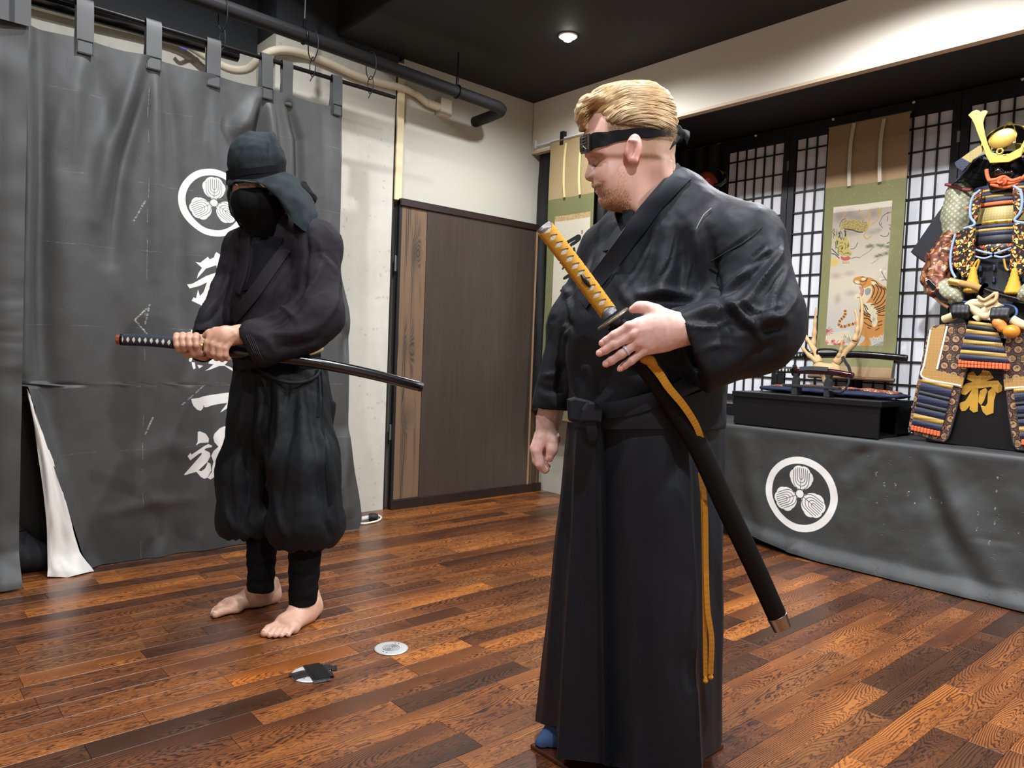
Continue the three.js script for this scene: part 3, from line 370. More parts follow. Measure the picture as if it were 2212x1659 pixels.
  const P2 = []; for (let i = 0; i <= 150; i++) { const v = i / 150, y = lerp(2.36, 0.01, v), row = [], xe = lerp(onZ(62, 60, -3.62).x, onZ(40, 1245, -3.62).x, v); for (let j = 0; j <= 60; j++) { const u = j / 60, x = lerp(-0.25, xe, u); row.push(V(x, y, -3.62 + 0.02 * Math.sin(x * 26 + 1.5 * v) * (1 - 0.5 * v) + 0.006 * n3(x * 4, y * 5, 9) + 0.004 * Math.abs(n3(x * 3, y * 30, 4)) * sstep(0.35, 0.5, v) * (1 - sstep(0.6, 0.75, v)) - 0.06 * sstep(0.9, 1, u) * u * 0.3 + 0.1 * sstep(0.94, 1, v) * sstep(0.3, 1, u))); } P2.push(row); }
  part('cloth_panel', sheet(P2, 0.003), M.cloth, c2); for (const px of [6, 42]) tabStrip(onZ(px, 60, -3.62).x, 0.075, 2.28, 2.52, -3.605, -3.64, c2);

  // rod, pipe and what ties them
  const blackMetal = std(0x0f1011, 0.45, { metalness: 0.3 });
  const rod = tag(mesh('curtain_rod', tube([V(-0.4, 2.487, -3.75), V(2.33, 2.487, -3.75)], 0.011, 4, 12), blackMetal), 'thin black rod carrying the curtain tabs', 'rod');
  tag(mesh('curtain_rod', tube([V(-0.4, 2.5, -3.625), V(0.62, 2.5, -3.625)], 0.014, 4, 12), blackMetal), 'short black rod carrying the wrinkled curtain', 'rod');
  tag(mesh('lighting_tube', tube([V(-0.3, 2.53, -4.02), V(1.52, 2.56, -4.02)], 0.03, 4, 14), M.lacquer), 'glossy black tube behind the curtain tabs', 'tube');
  const pipeY = (x) => lerp(2.676, 2.622, (x - 1.25) / 1.91);
  const pp = thing('overhead_pipe', 'thick black pipe hung below the ceiling bending back to the wall', 'pipe', V(2.5, 2.6, -3.75));
  part('pipe_run', tube(new THREE.CatmullRomCurve3([V(-0.6, pipeY(-0.6), -3.75), V(1, pipeY(1), -3.75), V(2.4, pipeY(2.4), -3.75), V(3.05, pipeY(3.05), -3.75), V(3.135, 2.624, -3.757), V(3.172, 2.62, -3.80), V(3.18, 2.615, -3.9), V(3.18, 2.61, -4.08)], false, 'catmullrom', 0.3), 0.036, 90, 16), std(0x141415, 0.7), pp);
  for (const [px, py] of [[657, 95], [988, 185]]) { const p = onZ(px, py, -3.75), x = p.x; part('hanger_rod', tube([V(x, pipeY(x), -3.75), V(x, x < XS ? CEIL2 : CEIL, -3.75)], 0.005, 2, 8), blackMetal, pp); part('hanger_clip', new THREE.TorusGeometry(0.038, 0.006, 8, 20).rotateY(Math.PI / 2).translate(x, pipeY(x), -3.75), blackMetal, pp); part('hanger_clip', box(x - 0.008, x + 0.008, pipeY(x) + 0.03, pipeY(x) + 0.09, -3.756, -3.744), blackMetal, pp); }
  [[480, 100, 'beside the third curtain tab'], [675, 160, 'left of the plain wall'], [800, 200, 'at the free end of the rod']].forEach(([px, py, w]) => { const x = onZ(px, py, -3.75).x, y1 = pipeY(x); const g = thing('cable_tie', 'black cable tie looped from pipe to rod ' + w, 'cable tie', V(x, 2.487, -3.75)); const loopy = (yc, ry, rz) => new THREE.CatmullRomCurve3([0, 1, 2, 3, 4, 5].map((k) => V(x + 0.006 * Math.sin(k), yc + ry * Math.cos(k * 1.047), -3.75 + rz * Math.sin(k * 1.047))), true); const ym = lerp(2.487, y1, 0.42); part('loop', tube(loopy((y1 + ym) / 2 + 0.02, (y1 - ym) / 2 + 0.03, 0.045), 0.0028, 40, 6, true), M.black, g); part('loop', tube(loopy((2.475 + ym) / 2, (ym - 2.475) / 2 + 0.01, 0.02), 0.0028, 40, 6, true), M.black, g); part('tail', tube([V(x, 2.475, -3.74), V(x - 0.012, 2.45, -3.735), V(x - 0.02, 2.435, -3.735)], 0.003, 8, 6), M.black, g); });
  // cream conduit and its box
  const cd = thing('cable_conduit', 'cream flexible conduit sagging along the wall to a square box', 'conduit', V(2.3, 2.5, -4.1)), zc = -4.055;
  const cp = [[-80, -40, -4.3], [70, 8, -4.3], [200, 42, -4.3], [330, 74, -4.3], [400, 95, -4.29], [455, 128, -4.26], [500, 150, -4.22], [535, 149, -4.17], [560, 128, -4.1], [585, 112, -4.045], [615, 108, -4.04], [660, 117, zc], [710, 136, zc], [770, 163, zc], [830, 181, zc], [868, 190, zc], [900, 204, zc], [922, 222, zc], [943, 231, zc]].map(([x, y, z]) => onZ(x, y, z));
  const cream = std(0xddd2b8, 0.6); part('conduit_run', tube(cp, 0.023, 140, 12), cream, cd); const jb = onZ(957, 234, zc); part('end_fitting', tube([cp[17], jb.clone().add(V(-0.035, 0, 0))], 0.026, 4, 12), cream, cd); part('junction_box', box(jb.x - 0.035, jb.x + 0.055, jb.y - 0.05, jb.y + 0.06, ZB - 0.01, -4.03, 0.004), std(0xd9d0bb, 0.6), cd, 'square cream junction box');
  const rb = [[385, 96], [398, 104], [415, 101], [430, 95], [436, 104]].map(([x, y], i) => onZ(x, y, -4.26 + 0.01 * (i % 2))); tag(mesh('ribbon_scrap', ribbon(rb, 0.02, 0.001, V(0, 0.5, 1), 16), std(0x6a4fc0, 0.5)), 'small purple ribbon caught on the cream conduit', 'ribbon');
  // behind the gap between the curtains
  const cab = thing('storage_cabinet', 'black cabinet seen through the gap beside the white lining', 'cabinet', V(0.6, 0, -4.1)); part('body', box(0.35, 0.95, 0.03, 0.74, -4.32, -3.9, 0.004), M.blackWood, cab); part('top', box(0.33, 0.97, 0.74, 0.765, -4.34, -3.88, 0.004), std(0x17191c, 0.4), cab); for (const x of [0.38, 0.92]) part('foot', box(x - 0.02, x + 0.02, 0, 0.03, -4.0, -3.96), M.black, cab);
  const bp = onY(55, 1240, 0.0), bag = thing('cloth_bag', 'slumped black cloth bag on floor behind the left curtain', 'bag', V(0.56, 0, -3.83)); part('sack', nets(union([cone(V(0.5, 0.07, -3.82), V(0.6, 0.06, -3.8), 0.07, 0.06, { k: 0.05 }), cone(V(0.54, 0.12, -3.83), V(0.52, 0.2, -3.84), 0.05, 0.02, { k: 0.06 })]), V(0.38, -0.01, -3.93), V(0.72, 0.26, -3.7), 0.008), std(0x111316, 0.8), bag); part('tie', new THREE.TorusGeometry(0.03, 0.006, 8, 20).rotateX(1.57).translate(0.525, 0.185, -3.837), M.black, bag);
  const wo = onZ(75, 980, -4.0); const bx2 = thing('wooden_box', 'small brown wooden box on the black cabinet', 'box', V(0.62, 0.765, -4.05)); part('body', box(0.55, 0.75, 0.766, 0.86, -4.14, -3.98, 0.004), std(0x6b4630, 0.6), bx2); part('lid', box(0.545, 0.755, 0.86, 0.885, -4.145, -3.975, 0.004), std(0x5a3826, 0.6), bx2);
  // plug lead on the floor by the curtain
  const pg = thing('power_cable', 'white power cable with a black socket lying by the curtain hem', 'cable', onY(800, 1122, 0)); const q = (x, y, h = 0.008) => onY(x, y, h);
  part('lead', tube([q(765, 1128), q(782, 1131), q(800, 1129), q(818, 1124), q(823, 1117), q(815, 1113), q(806, 1117, 0.015)], 0.006, 40, 8), std(0xe6e2d4, 0.5), pg); part('socket', tube([q(797, 1118, 0.022), q(808, 1117, 0.024), q(814, 1118, 0.02)], (s) => 0.026 - 0.008 * Math.abs(s - 0.4), 12, 14), M.black, pg, 'black rubber socket'); part('sleeve', tube([q(775, 1122, 0.02), q(797, 1118, 0.02)], 0.014, 4, 10), std(0xcfcfca, 0.4), pg, 'pale plastic sleeve');
}

// ================================================================ ALCOVE: platform, screens, scrolls, display
const AX = V(0, 0, 1), AY = V(0, 1, 0), AN = V(-1, 0, 0); // along the right wall, up, into the room
const slabX = (pts, x, d, bev = 0, holes = []) => { const f = (q) => q.map(([px, py]) => { const p = onX(px, py, x); return [p.z, p.y]; }); const g = slab(f(pts), d, bev, holes.map(f)); return frame(g, V(x, 0, 0), AX, AY, AN); };
const repTex = (t, sx, sy) => { t.repeat.set(1 / sx, 1 / sy); return t; };
{
  // platform under a printed cloth
  const pf = thing('display_platform', 'long black display platform along the alcove', 'platform', V(4.15, 0, -0.9)); part('deck', box(3.92, 4.46, 0.6, 0.664, ZREC, 1.5), M.blackWood, pf); part('front_board', box(3.94, 3.97, 0, 0.6, ZREC, 1.5), M.blackWood, pf); part('end_board', box(3.97, 4.46, 0, 0.6, ZREC, ZREC + 0.03), M.blackWood, pf);
  const cv = canvas(2048, 1024), c = cv.getContext('2d'), U0 = -3.1, UL = 3.4, SL = 1.28, TOPL = 0.55; // u: along z, s: from the back edge over the top and down
  const X = (z) => (z - U0) / UL * 2048, S = (s) => s / SL * 1024; c.fillStyle = '#363837'; c.fillRect(0, 0, 2048, 1024); const r = rng(9);
  for (let i = 0; i < 5000; i++) { c.fillStyle = r() < 0.5 ? 'rgba(255,255,255,0.012)' : 'rgba(0,0,0,0.02)'; c.fillRect(r() * 2048, r() * 1024, 4 + r() * 50, 1 + r() * 12); }
  const so = (y) => TOPL + (0.672 - y); c.save(); c.translate(X(-1.963), S(so(0.322))); c.scale(0.209 * 2048 / UL, -0.209 * 1024 / SL); crest(c, '#deddd6', '#2e302f'); c.restore();
  for (const [px, py, n, sp] of [[1888, 1024, 14, 5], [1905, 1047, 10, 5], [1930, 1050, 12, 5], [1958, 1067, 10, 5], [1972, 1088, 6, 4], [2003, 1077, 4, 2], [2030, 1087, 5, 3], [2150, 1030, 9, 4], [2148, 1062, 6, 3], [2145, 1100, 8, 3], [2146, 1130, 9, 4], [2136, 1174, 10, 4], [2110, 1145, 6, 4], [2110, 1110, 6, 4], [1908, 1135, 4, 2], [2197, 1155, 3, 2], [1870, 986, 2, 1], [1770, 1218, 2, 1], [1893, 1086, 5, 4]]) for (let i = 0; i < n; i++) { const p = onX(px + (r() - 0.5) * sp, py + (r() - 0.5) * sp * 2.2, 3.86); c.fillStyle = `rgba(225,225,220,${0.3 + r() * 0.6})`; c.fillRect(X(p.z), S(so(p.y)), 0.6 + r() * 1.8, 0.6 + r() * 2.4); }
  const tex = canvasTex(cv); tex.flipY = true; M.cover = phy(0xffffff, 0.5, { map: tex, sheen: 0.4, sheenRoughness: 0.5, sheenColor: new THREE.Color(0x777777), bumpMap: M.curtain.bumpMap, bumpScale: 0.0008 });
  const FL = [[[[1888, 955], [1850, 985], [1818, 1035]], 0.05, -0.018], [[[1895, 957], [1880, 1000], [1850, 1050]], 0.035, 0.012], [[[1998, 970], [2030, 1040], [2085, 1150], [2190, 1290]], 0.05, 0.022], [[[1985, 985], [2010, 1080], [2060, 1190], [2140, 1290]], 0.05, -0.02], [[[2080, 985], [2110, 1050], [2212, 1180]], 0.06, -0.01], [[[1825, 955], [1800, 990], [1760, 1020]], 0.05, 0.008], [[[1600, 940], [1620, 1060], [1660, 1170]], 0.06, 0.018], [[[1716, 1195], [1720, 1180], [1740, 1175]], 0.02, 0.012], [[[1880, 1110], [1960, 1120], [2030, 1110]], 0.05, 0.006], [[[2100, 1160], [2212, 1178]], 0.012, -0.004]].map(([p, w, h]) => ({ c: p.map(([a, b]) => onX(a, b, 3.86)), w, h }));
  const fo = (z, y) => { let d = 0; for (const f of FL) { let best = 9, bs = 0; for (let k = 0; k + 1 < f.c.length; k++) { const a = f.c[k], b = f.c[k + 1], ux = b.z - a.z, uy = b.y - a.y, t = clamp(((z - a.z) * ux + (y - a.y) * uy) / (ux * ux + uy * uy)), q = Math.hypot(z - a.z - ux * t, y - a.y - uy * t); if (q < best) { best = q; bs = (k + t) / (f.c.length - 1); } } const q = best / f.w; if (q < 2.6) d += f.h * Math.exp(-q * q) * Math.sin(Math.PI * clamp(bs * 0.85 + 0.12)) ** 0.6; } return d + 0.005 * n3(z * 4, y * 4, 5) + 0.0015 * n3(z * 15, y * 11, 2); };
  const P = [], NV = 90, NU = 220; for (let i = 0; i <= NV; i++) { const s = i / NV * 1.225, row = []; for (let j = 0; j <= NU; j++) { const z = lerp(ZREC + 0.01, 0.25, j / NU); let x, y; if (s < 0.53) { x = 4.44 - s; y = 0.675 + 0.002 * n3(z * 6, s * 8, 1); } else if (s < 0.57) { const a = (s - 0.53) / 0.04 * Math.PI / 2; x = 3.91 - 0.025 * Math.sin(a); y = 0.675 - 0.025 * (1 - Math.cos(a)); } else { y = 0.65 - (s - 0.57); const hem = 0.012 + 0.06 * sstep(-1.75, -2.5, z); const k = (0.65 - y) / 0.65; y = lerp(0.65, hem, k); x = 3.885 - 0.06 * k * k + fo(z, y) * -1 * sstep(0, 0.1, k) + 0.1 * k * sstep(-1.9, -2.6, z) - 0.03 * sstep(0.88, 1, k); } row.push(V(x, y, z)); } P.push(row); }
  const cl = tag(mesh('platform_cloth', sheet(P, 0.002, null, (p, u, v) => [(lerp(ZREC + 0.01, 0.25, u) - U0) / UL, 1 - v * 1.225 / SL]), M.cover), 'dark grey cloth with a white leaf crest draped over platform', 'tablecloth');

  // folding screens: frame, bars and panes one by one
  const paper = phy(0xdfe1e3, 0.9, { transmission: 0.0 }), paper2 = phy(0xd3d5d8, 0.9), bar = std(0x0c0d0f, 0.5);
  const cw = 0.0673, rh = 0.131, x0 = XSHO, NC = 6, PW = 0.4898, gBarV = new THREE.BoxGeometry(0.018, 1.72, 0.0085), gPane = new THREE.BoxGeometry(0.003, 0.1225, 0.0588), gh = new THREE.BoxGeometry(0.0172, 0.0085, NC * cw);
  const fs = thing('folding_screen', 'black folding lattice screen with white paper panes behind the armour', 'screen', V(x0, PLT, -1.5));
  [-2.4555, -1.9657, -1.476, -0.9862, -0.4964].forEach((zr, k) => { // zr: one end of each panel
    const zl = zr - PW, zc = (zl + zr) / 2, f = [box(x0 - 0.013, x0 + 0.013, 2.46, 2.545, zl + 0.042, zr - 0.042), box(x0 - 0.013, x0 + 0.013, 0.678, 0.75, zl + 0.042, zr - 0.042)]; for (const z of [zl + 0.0215, zr - 0.0215]) f.push(box(x0 - 0.014, x0 + 0.014, 0.678, 2.545, z - 0.02, z + 0.02, 0.002));
    const g = part('screen_panel', f.map((q) => q.translate(-x0, -PLT, -zc)).map((q) => q.translate(x0, PLT, zc)), bar, fs, 'black lattice panel'), ox = 0, oz = zc - fs.position.z;
    for (let i = 1; i < NC; i++) { const m = mesh('bar', gBarV, bar, g); m.position.set(0, 1.6 - PLT, oz + (i - NC / 2) * cw); }
    for (let j = 0; j < 13; j++) { const m = mesh('bar', gh, bar, g); m.position.set(0, 2.387 - j * rh - PLT, oz); }
    const rp = rng(50 + k); for (let i = 0; i < NC; i++) for (let j = 0; j < 13; j++) { const m = mesh('pane', gPane, rp() < 0.3 ? paper2 : paper, g); m.position.set(0.004, 2.387 + rh / 2 - j * rh - PLT, oz + (i + 0.5 - NC / 2) * cw); if (!j) { m.scale.y = 0.5; m.position.y = 2.425 - PLT; } }
    for (const y of [2.3, 1.0]) part('hinge', box(x0 - 0.017, x0 - 0.012, y - 0.03, y + 0.03, zr - 0.012, zr + 0.002), std(0x8a8d90, 0.35, { metalness: 0.9 }), fs);
    part('pin', new THREE.SphereGeometry(0.008, 10, 8).translate(x0 - 0.016, 2.535, zc + 0.03 * (k % 2)), std(0xe8e8e4, 0.4), fs, 'small white push pin');
  });
  { const P = []; for (let i = 0; i <= 20; i++) { const row = []; for (let j = 0; j <= 30; j++) { const z = lerp(ZREC + 0.01, -2.95, j / 30); row.push(V(x0 - 0.005 + 0.012 * Math.sin(z * 50), lerp(2.54, 0.69, i / 20), z)); } P.push(row); } tag(mesh('backing_drape', sheet(P, 0.003), phy(0x0c0c0d, 0.7)), 'black drape behind the red horned mask', 'drape'); }
  // ---- hanging scroll with tiger and dragon
  const scrollTex = (x, zl, zr, yt, yb, W, H, draw) => { const v = canvas(W, H), k = v.getContext('2d'); const pt = (px, py) => { const p = onX(px, py, x); return [(p.z - zl) / (zr - zl) * W, (yt - p.y) / (yt - yb) * H]; }; draw(k, pt, W, H); return canvasTex(v); };
  const SX = 4.425, zl = -2.185, zr = -1.722, yt = 2.475, yb = 0.97;
  const tigerTex = scrollTex(SX, zl, zr, yt, yb, 620, 2016, (k, pt, W, H) => {
    const o = [1560, 180], s = 0.3014, q = (x, y) => pt(o[0] + x * s, o[1] + y * s), path = (pts) => { k.beginPath(); pts.forEach(([x, y], i) => { const [a, b] = q(x, y); i ? k.lineTo(a, b) : k.moveTo(a, b); }); }, fill = (pts, col) => { path(pts); k.closePath(); k.fillStyle = col; k.fill(); }, line = (pts, col, w) => { path(pts); k.strokeStyle = col; k.lineWidth = w; k.lineCap = 'round'; k.lineJoin = 'round'; k.stroke(); };
    const blob = (x, y, rx, ry, col, rot = 0) => { const [a, b] = q(x, y); k.save(); k.translate(a, b); k.rotate(rot); k.scale(rx, ry); const g = k.createRadialGradient(0, 0, 0, 0, 0, 1); g.addColorStop(0, col); g.addColorStop(1, col.replace(/[\d.]+\)$/, '0)')); k.fillStyle = g; k.beginPath(); k.arc(0, 0, 1, 0, 7); k.fill(); k.restore(); };
    const r = rng(4); k.fillStyle = '#b59a78'; k.fillRect(0, 0, W, H); const yg = q(1040, 715)[1], yg2 = H * 0.955; k.fillStyle = '#8d9066'; k.fillRect(0, yg, W, yg2 - yg);
    for (let i = 0; i < 900; i++) { const y = yg + r() * (yg2 - yg); k.fillStyle = `rgba(210,205,150,${0.15 + r() * 0.4})`; k.beginPath(); k.arc(r() * W, y, 0.8 + r() * 3, 0, 7); k.fill(); }
    const L = W * 0.115, Rr = W * 0.845, T = q(1020, 862)[1], Bt = H * 0.872; k.fillStyle = '#dcd6c8'; k.fillRect(L, T, Rr - L, Bt - T); k.save(); k.beginPath(); k.rect(L, T, Rr - L, Bt - T); k.clip();
    k.fillStyle = '#e7e3d6'; k.fillRect(L, T, Rr - L, 46); for (let i = 0; i < 60; i++) { k.fillStyle = `rgba(130,118,124,${0.42 * (1 - i / 60)})`; k.fillRect(L, T + 46 + i * 9, Rr - L, 9.5); } k.fillStyle = '#c9c6bf'; for (let i = 0; i < 30; i++) { k.globalAlpha = 0.05; k.fillRect(L, Bt - 420 + i * 14, Rr - L, 430); } k.globalAlpha = 1;
    // three measuring windows on the painting
    let WX = 1770, WY = 440, WS = 0.14184; const win = (a, b, c) => { WX = a; WY = b; WS = c; }, P2 = (x, y) => pt(WX + x * WS, WY + y * WS), pa2 = (pts) => { k.beginPath(); pts.forEach(([x, y], i) => { const [a, b] = P2(x, y); i ? k.lineTo(a, b) : k.moveTo(a, b); }); }, F2 = (pts, col, sm = 1) => { pa2(sm ? smoothLoop(pts, 5) : pts); k.closePath(); k.fillStyle = col; k.fill(); }, L2 = (pts, col, w) => { const c = pts.length > 2 ? new THREE.CatmullRomCurve3(pts.map(([x, y]) => V(x, y, 0))).getPoints(24).map((p) => [p.x, p.y]) : pts; pa2(c); k.strokeStyle = col; k.lineWidth = w; k.lineCap = 'round'; k.lineJoin = 'round'; k.stroke(); }, B2 = (x, y, rx, ry, col) => { const [a, b] = P2(x, y); k.save(); k.translate(a, b); k.scale(rx, ry); const g = k.createRadialGradient(0, 0, 0, 0, 0, 1); g.addColorStop(0, col); g.addColorStop(1, col.replace(/[\d.]+\)$/, '0)')); k.fillStyle = g; k.beginPath(); k.arc(0, 0, 1, 0, 7); k.fill(); k.restore(); };
    // mist and clouds
    for (const [x, y, a, b] of [[450, 170, 90, 60], [600, 220, 90, 50], [820, 150, 70, 60], [300, 200, 60, 70]]) B2(x, y, a, b, 'rgba(120,108,112,0.5)'); for (const [x, y, a, b] of [[800, 430, 70, 34], [900, 400, 40, 24], [480, 440, 110, 40]]) B2(x, y, a, b, 'rgba(135,132,130,0.5)');
    // dragon: scaled coil, legs with claws, mane and head
    F2([[320, 330], [380, 260], [480, 240], [600, 250], [700, 270], [740, 330], [720, 400], [650, 430], [540, 420], [440, 390], [370, 390], [320, 400]], '#b7a86c'); for (let i = 0; i < 420; i++) { const x = 340 + r() * 380, y = 250 + r() * 165; L2([[x, y], [x + 7, y + 5]], 'rgba(58,50,28,0.55)', 1.8); } L2([[390, 385], [500, 400], [590, 430], [650, 430]], '#4a4638', 9);
    for (const l of [[[600, 90], [650, 190], [740, 245], [755, 320]], [[765, 90], [755, 200], [745, 330], [700, 420], [675, 500], [720, 535], [780, 495]], [[940, 60], [915, 160], [870, 250], [785, 320]], [[885, 60], [905, 120], [900, 180]], [[370, 115], [375, 180], [340, 235]]]) L2(l, '#c6a552', 8);
    for (const l of [[[1090, 130], [1020, 150], [960, 190], [930, 250], [905, 300], [960, 365]], [[960, 190], [1000, 160], [1050, 130]], [[940, 290], [925, 330]], [[1040, 190], [1035, 270]], [[400, 230], [350, 250], [300, 350]]]) L2(l, '#34322e', 3.4); for (const l of [[[1060, 320], [1100, 350], [1070, 380], [1095, 405]], [[930, 480], [980, 500], [1040, 485], [1060, 440]]]) L2(l, '#56564f', 5);
    for (let i = 0; i < 44; i++) { const x = 215 + r() * 190, y = 380 + r() * 200, a = 0.9 + r() * 0.7; L2([[x, y], [x + Math.cos(a) * 30 * (i % 2 ? 1 : -1), y + Math.sin(a) * 60], [x + Math.cos(a) * 20, y + Math.sin(a) * 110]], i % 3 === 0 ? '#c9c48a' : i % 3 === 1 ? '#2f3b2f' : '#56644e', 5); } F2([[240, 470], [290, 520], [340, 560], [300, 580], [255, 530]], '#c6b46a'); F2([[405, 480], [425, 500], [415, 560], [395, 555]], '#c6b46a');
    F2([[275, 620], [310, 570], [370, 550], [430, 560], [455, 620], [440, 680], [470, 720], [490, 770], [450, 800], [380, 795], [320, 780], [290, 730], [255, 680]], '#c3b66e'); for (const l of [[[300, 660], [330, 640], [355, 670], [330, 700]], [[290, 730], [330, 720], [350, 750]], [[380, 600], [400, 640], [390, 690]], [[430, 600], [440, 640], [420, 670]], [[360, 770], [420, 750], [470, 770]], [[250, 660], [290, 680], [280, 740], [300, 770]], [[310, 600], [350, 590]], [[400, 750], [440, 745]], [[470, 690], [520, 680], [555, 640], [575, 585]], [[480, 835], [540, 815], [600, 820]]]) L2(l, '#3f4029', 4); B2(340, 675, 10, 8, 'rgba(20,20,12,1)'); B2(430, 640, 8, 7, 'rgba(20,20,12,1)'); F2([[325, 800], [380, 815], [440, 800], [470, 830], [430, 860], [360, 865], [330, 840]], '#c2605a'); F2([[335, 870], [400, 880], [460, 865], [460, 920], [400, 935], [340, 920]], '#e3d9c2'); for (let i = 0; i < 9; i++) L2([[345 + i * 13, 880], [348 + i * 13, 915]], '#8c4a40', 2.5); for (const l of [[[190, 690], [240, 740], [290, 790]], [[185, 760], [230, 770], [300, 830]]]) L2(l, '#3d4a40', 7); F2([[165, 870], [200, 830], [255, 835], [290, 880], [270, 935], [210, 955], [165, 940]], '#e0c476');
    // pine
    for (const [x, y] of [[740, 650], [790, 640], [900, 630], [960, 640], [1040, 660], [1090, 640], [880, 800], [940, 780], [1020, 760], [1080, 740]]) { B2(x, y, 34, 17, 'rgba(104,112,86,0.55)'); for (let i = 0; i < 26; i++) { const a = r() * 6.3, l = 25 + r() * 50; L2([[x, y], [x + Math.cos(a) * l, y + Math.sin(a) * l * 0.7]], 'rgba(74,84,62,0.4)', 1.6); } } L2([[600, 825], [680, 770], [760, 720], [830, 650]], '#6a6656', 3); L2([[1030, 605], [1080, 580], [1120, 558]], '#4a3a34', 6); L2([[800, 910], [860, 870], [900, 840]], '#6a6656', 3);
    // tiger
    win(1770, 575, 0.14184); const OR = '#d2944a', CR = '#e8dfc4', DK = '#2e2318'; for (const [x, y, a, b] of [[250, 150, 70, 40], [450, 110, 60, 30], [480, 410, 70, 36], [280, 500, 40, 60]]) B2(x, y, a, b, 'rgba(150,128,122,0.42)');
    F2([[740, 170], [850, 210], [960, 290], [1060, 340], [1066, 600], [1040, 780], [1000, 900], [960, 1060], [700, 1080], [600, 1000], [610, 800], [620, 600], [680, 500], [700, 300]], OR); F2([[720, 560], [800, 560], [850, 640], [900, 700], [880, 800], [900, 870], [830, 930], [790, 820], [770, 740], [700, 700], [650, 600], [640, 500]], CR); B2(830, 810, 18, 24, 'rgba(150,160,168,0.9)');
    F2([[510, 210], [540, 175], [620, 155], [720, 170], [790, 230], [800, 360], [780, 460], [740, 540], [660, 540], [620, 480], [660, 400], [650, 320], [600, 280], [540, 270], [512, 240]], OR); F2([[650, 330], [700, 330], [790, 300], [800, 420], [760, 500], [700, 560], [650, 540], [640, 470], [670, 400]], CR); F2([[690, 370], [740, 330], [785, 350], [760, 430], [710, 440]], 'rgba(140,148,152,0.8)'); F2([[600, 310], [650, 320], [668, 370], [655, 430], [615, 465], [600, 440], [625, 390]], '#cf9082'); F2([[530, 240], [560, 215], [600, 230], [610, 265], [560, 270]], CR); F2([[540, 440], [600, 420], [640, 470], [600, 500], [540, 490]], CR); L2([[512, 255], [520, 295]], '#f0ead8', 4); L2([[575, 285], [590, 315]], '#f0ead8', 4); F2([[640, 185], [690, 178], [705, 200], [670, 215], [645, 208]], '#eee7c8'); L2([[620, 225], [660, 238], [710, 215], [735, 180]], DK, 6); L2([[630, 170], [650, 160], [680, 165]], DK, 4); F2([[790, 225], [850, 240], [875, 265], [830, 285], [800, 270]], CR); L2([[795, 215], [860, 235], [890, 275]], DK, 5); L2([[515, 235], [560, 265], [620, 275], [660, 290], [700, 260], [725, 200]], DK, 3); L2([[655, 310], [672, 360], [660, 430], [620, 475], [575, 480]], '#6b3a34', 4);
    for (const l of [[[810, 290], [840, 350], [820, 430], [800, 480]], [[860, 280], [900, 340], [880, 430], [830, 520]], [[900, 290], [950, 360], [920, 450], [850, 560]], [[940, 310], [1000, 380], [970, 480], [900, 560], [790, 590]], [[990, 330], [1050, 400], [1020, 500], [960, 580], [840, 640]], [[1055, 460], [1040, 560], [980, 620], [870, 660]], [[1050, 600], [980, 650], [880, 690]], [[1040, 670], [960, 690], [870, 720]], [[1030, 740], [960, 750], [890, 740]], [[640, 500], [645, 600], [620, 680]], [[655, 560], [680, 680], [740, 740]], [[680, 580], [720, 690], [780, 750]], [[620, 690], [690, 740], [770, 775]], [[650, 790], [740, 800], [800, 850]], [[690, 860], [740, 900], [790, 915]], [[1010, 810], [950, 830], [890, 870]], [[1000, 870], [950, 900]], [[705, 600], [740, 660]], [[660, 700], [720, 760]]]) L2(l, DK, 7);
    const tail = [[600, 850], [520, 880], [440, 900], [360, 925], [305, 900], [320, 830], [360, 790], [395, 740], [395, 680]]; L2(tail, OR, 20); const tc = new THREE.CatmullRomCurve3(tail.map(([x, y]) => V(x, y, 0))); for (let i = 0; i < 11; i++) { const p = tc.getPoint(0.04 + i * 0.095), q = tc.getTangent(0.04 + i * 0.095); L2([[p.x - q.y * 15, p.y + q.x * 15], [p.x + q.y * 15, p.y - q.x * 15]], DK, 7); } for (const [x, y] of [[932, 60], [1000, 80], [975, 130], [935, 195]]) B2(x, y, 15, 15, 'rgba(250,248,240,1)'); L2([[1075, 260], [1020, 205], [990, 160], [950, 80]], '#5f594e', 5); L2([[1020, 205], [950, 215]], '#5f594e', 4);
    win(1750, 690, 0.1576); F2([[200, 230], [300, 190], [420, 165], [540, 150], [560, 260], [480, 320], [300, 320], [180, 300]], 'rgba(222,214,190,0.9)'); for (let i = 0; i < 26; i++) { const x = 450 + r() * 110, y = 200 + r() * 80; L2([[x, y], [x + 20, y + 50]], 'rgba(120,116,104,0.5)', 3); } F2([[840, 430], [1000, 300], [1000, 400], [900, 440]], 'rgba(150,148,140,0.7)'); for (let i = 0; i < 20; i++) { const x = 850 + r() * 130, y = 320 + r() * 100; L2([[x, y], [x + 40, y - 20]], 'rgba(90,90,84,0.5)', 3); }
    F2([[720, 20], [790, 60], [810, 150], [800, 230], [830, 300], [840, 370], [780, 400], [700, 390], [680, 350], [730, 300], [750, 250], [730, 170], [715, 90]], OR); F2([[960, 0], [1040, 10], [1020, 80], [960, 130], [940, 190], [960, 230], [900, 260], [860, 230], [850, 190], [890, 130], [920, 60]], OR); for (const [x, y] of [[690, 370], [725, 395], [760, 405], [800, 395], [830, 370], [875, 250], [910, 260], [945, 250], [970, 230]]) { B2(x, y, 13, 14, 'rgba(240,232,210,1)'); L2([[x - 3, y + 8], [x - 6, y + 22]], '#4a4036', 3); } for (const l of [[[740, 40], [800, 80], [840, 100]], [[790, 110], [830, 130]], [[930, 40], [990, 20]], [[930, 90], [990, 70]], [[900, 150], [950, 120]]]) L2(l, DK, 6);
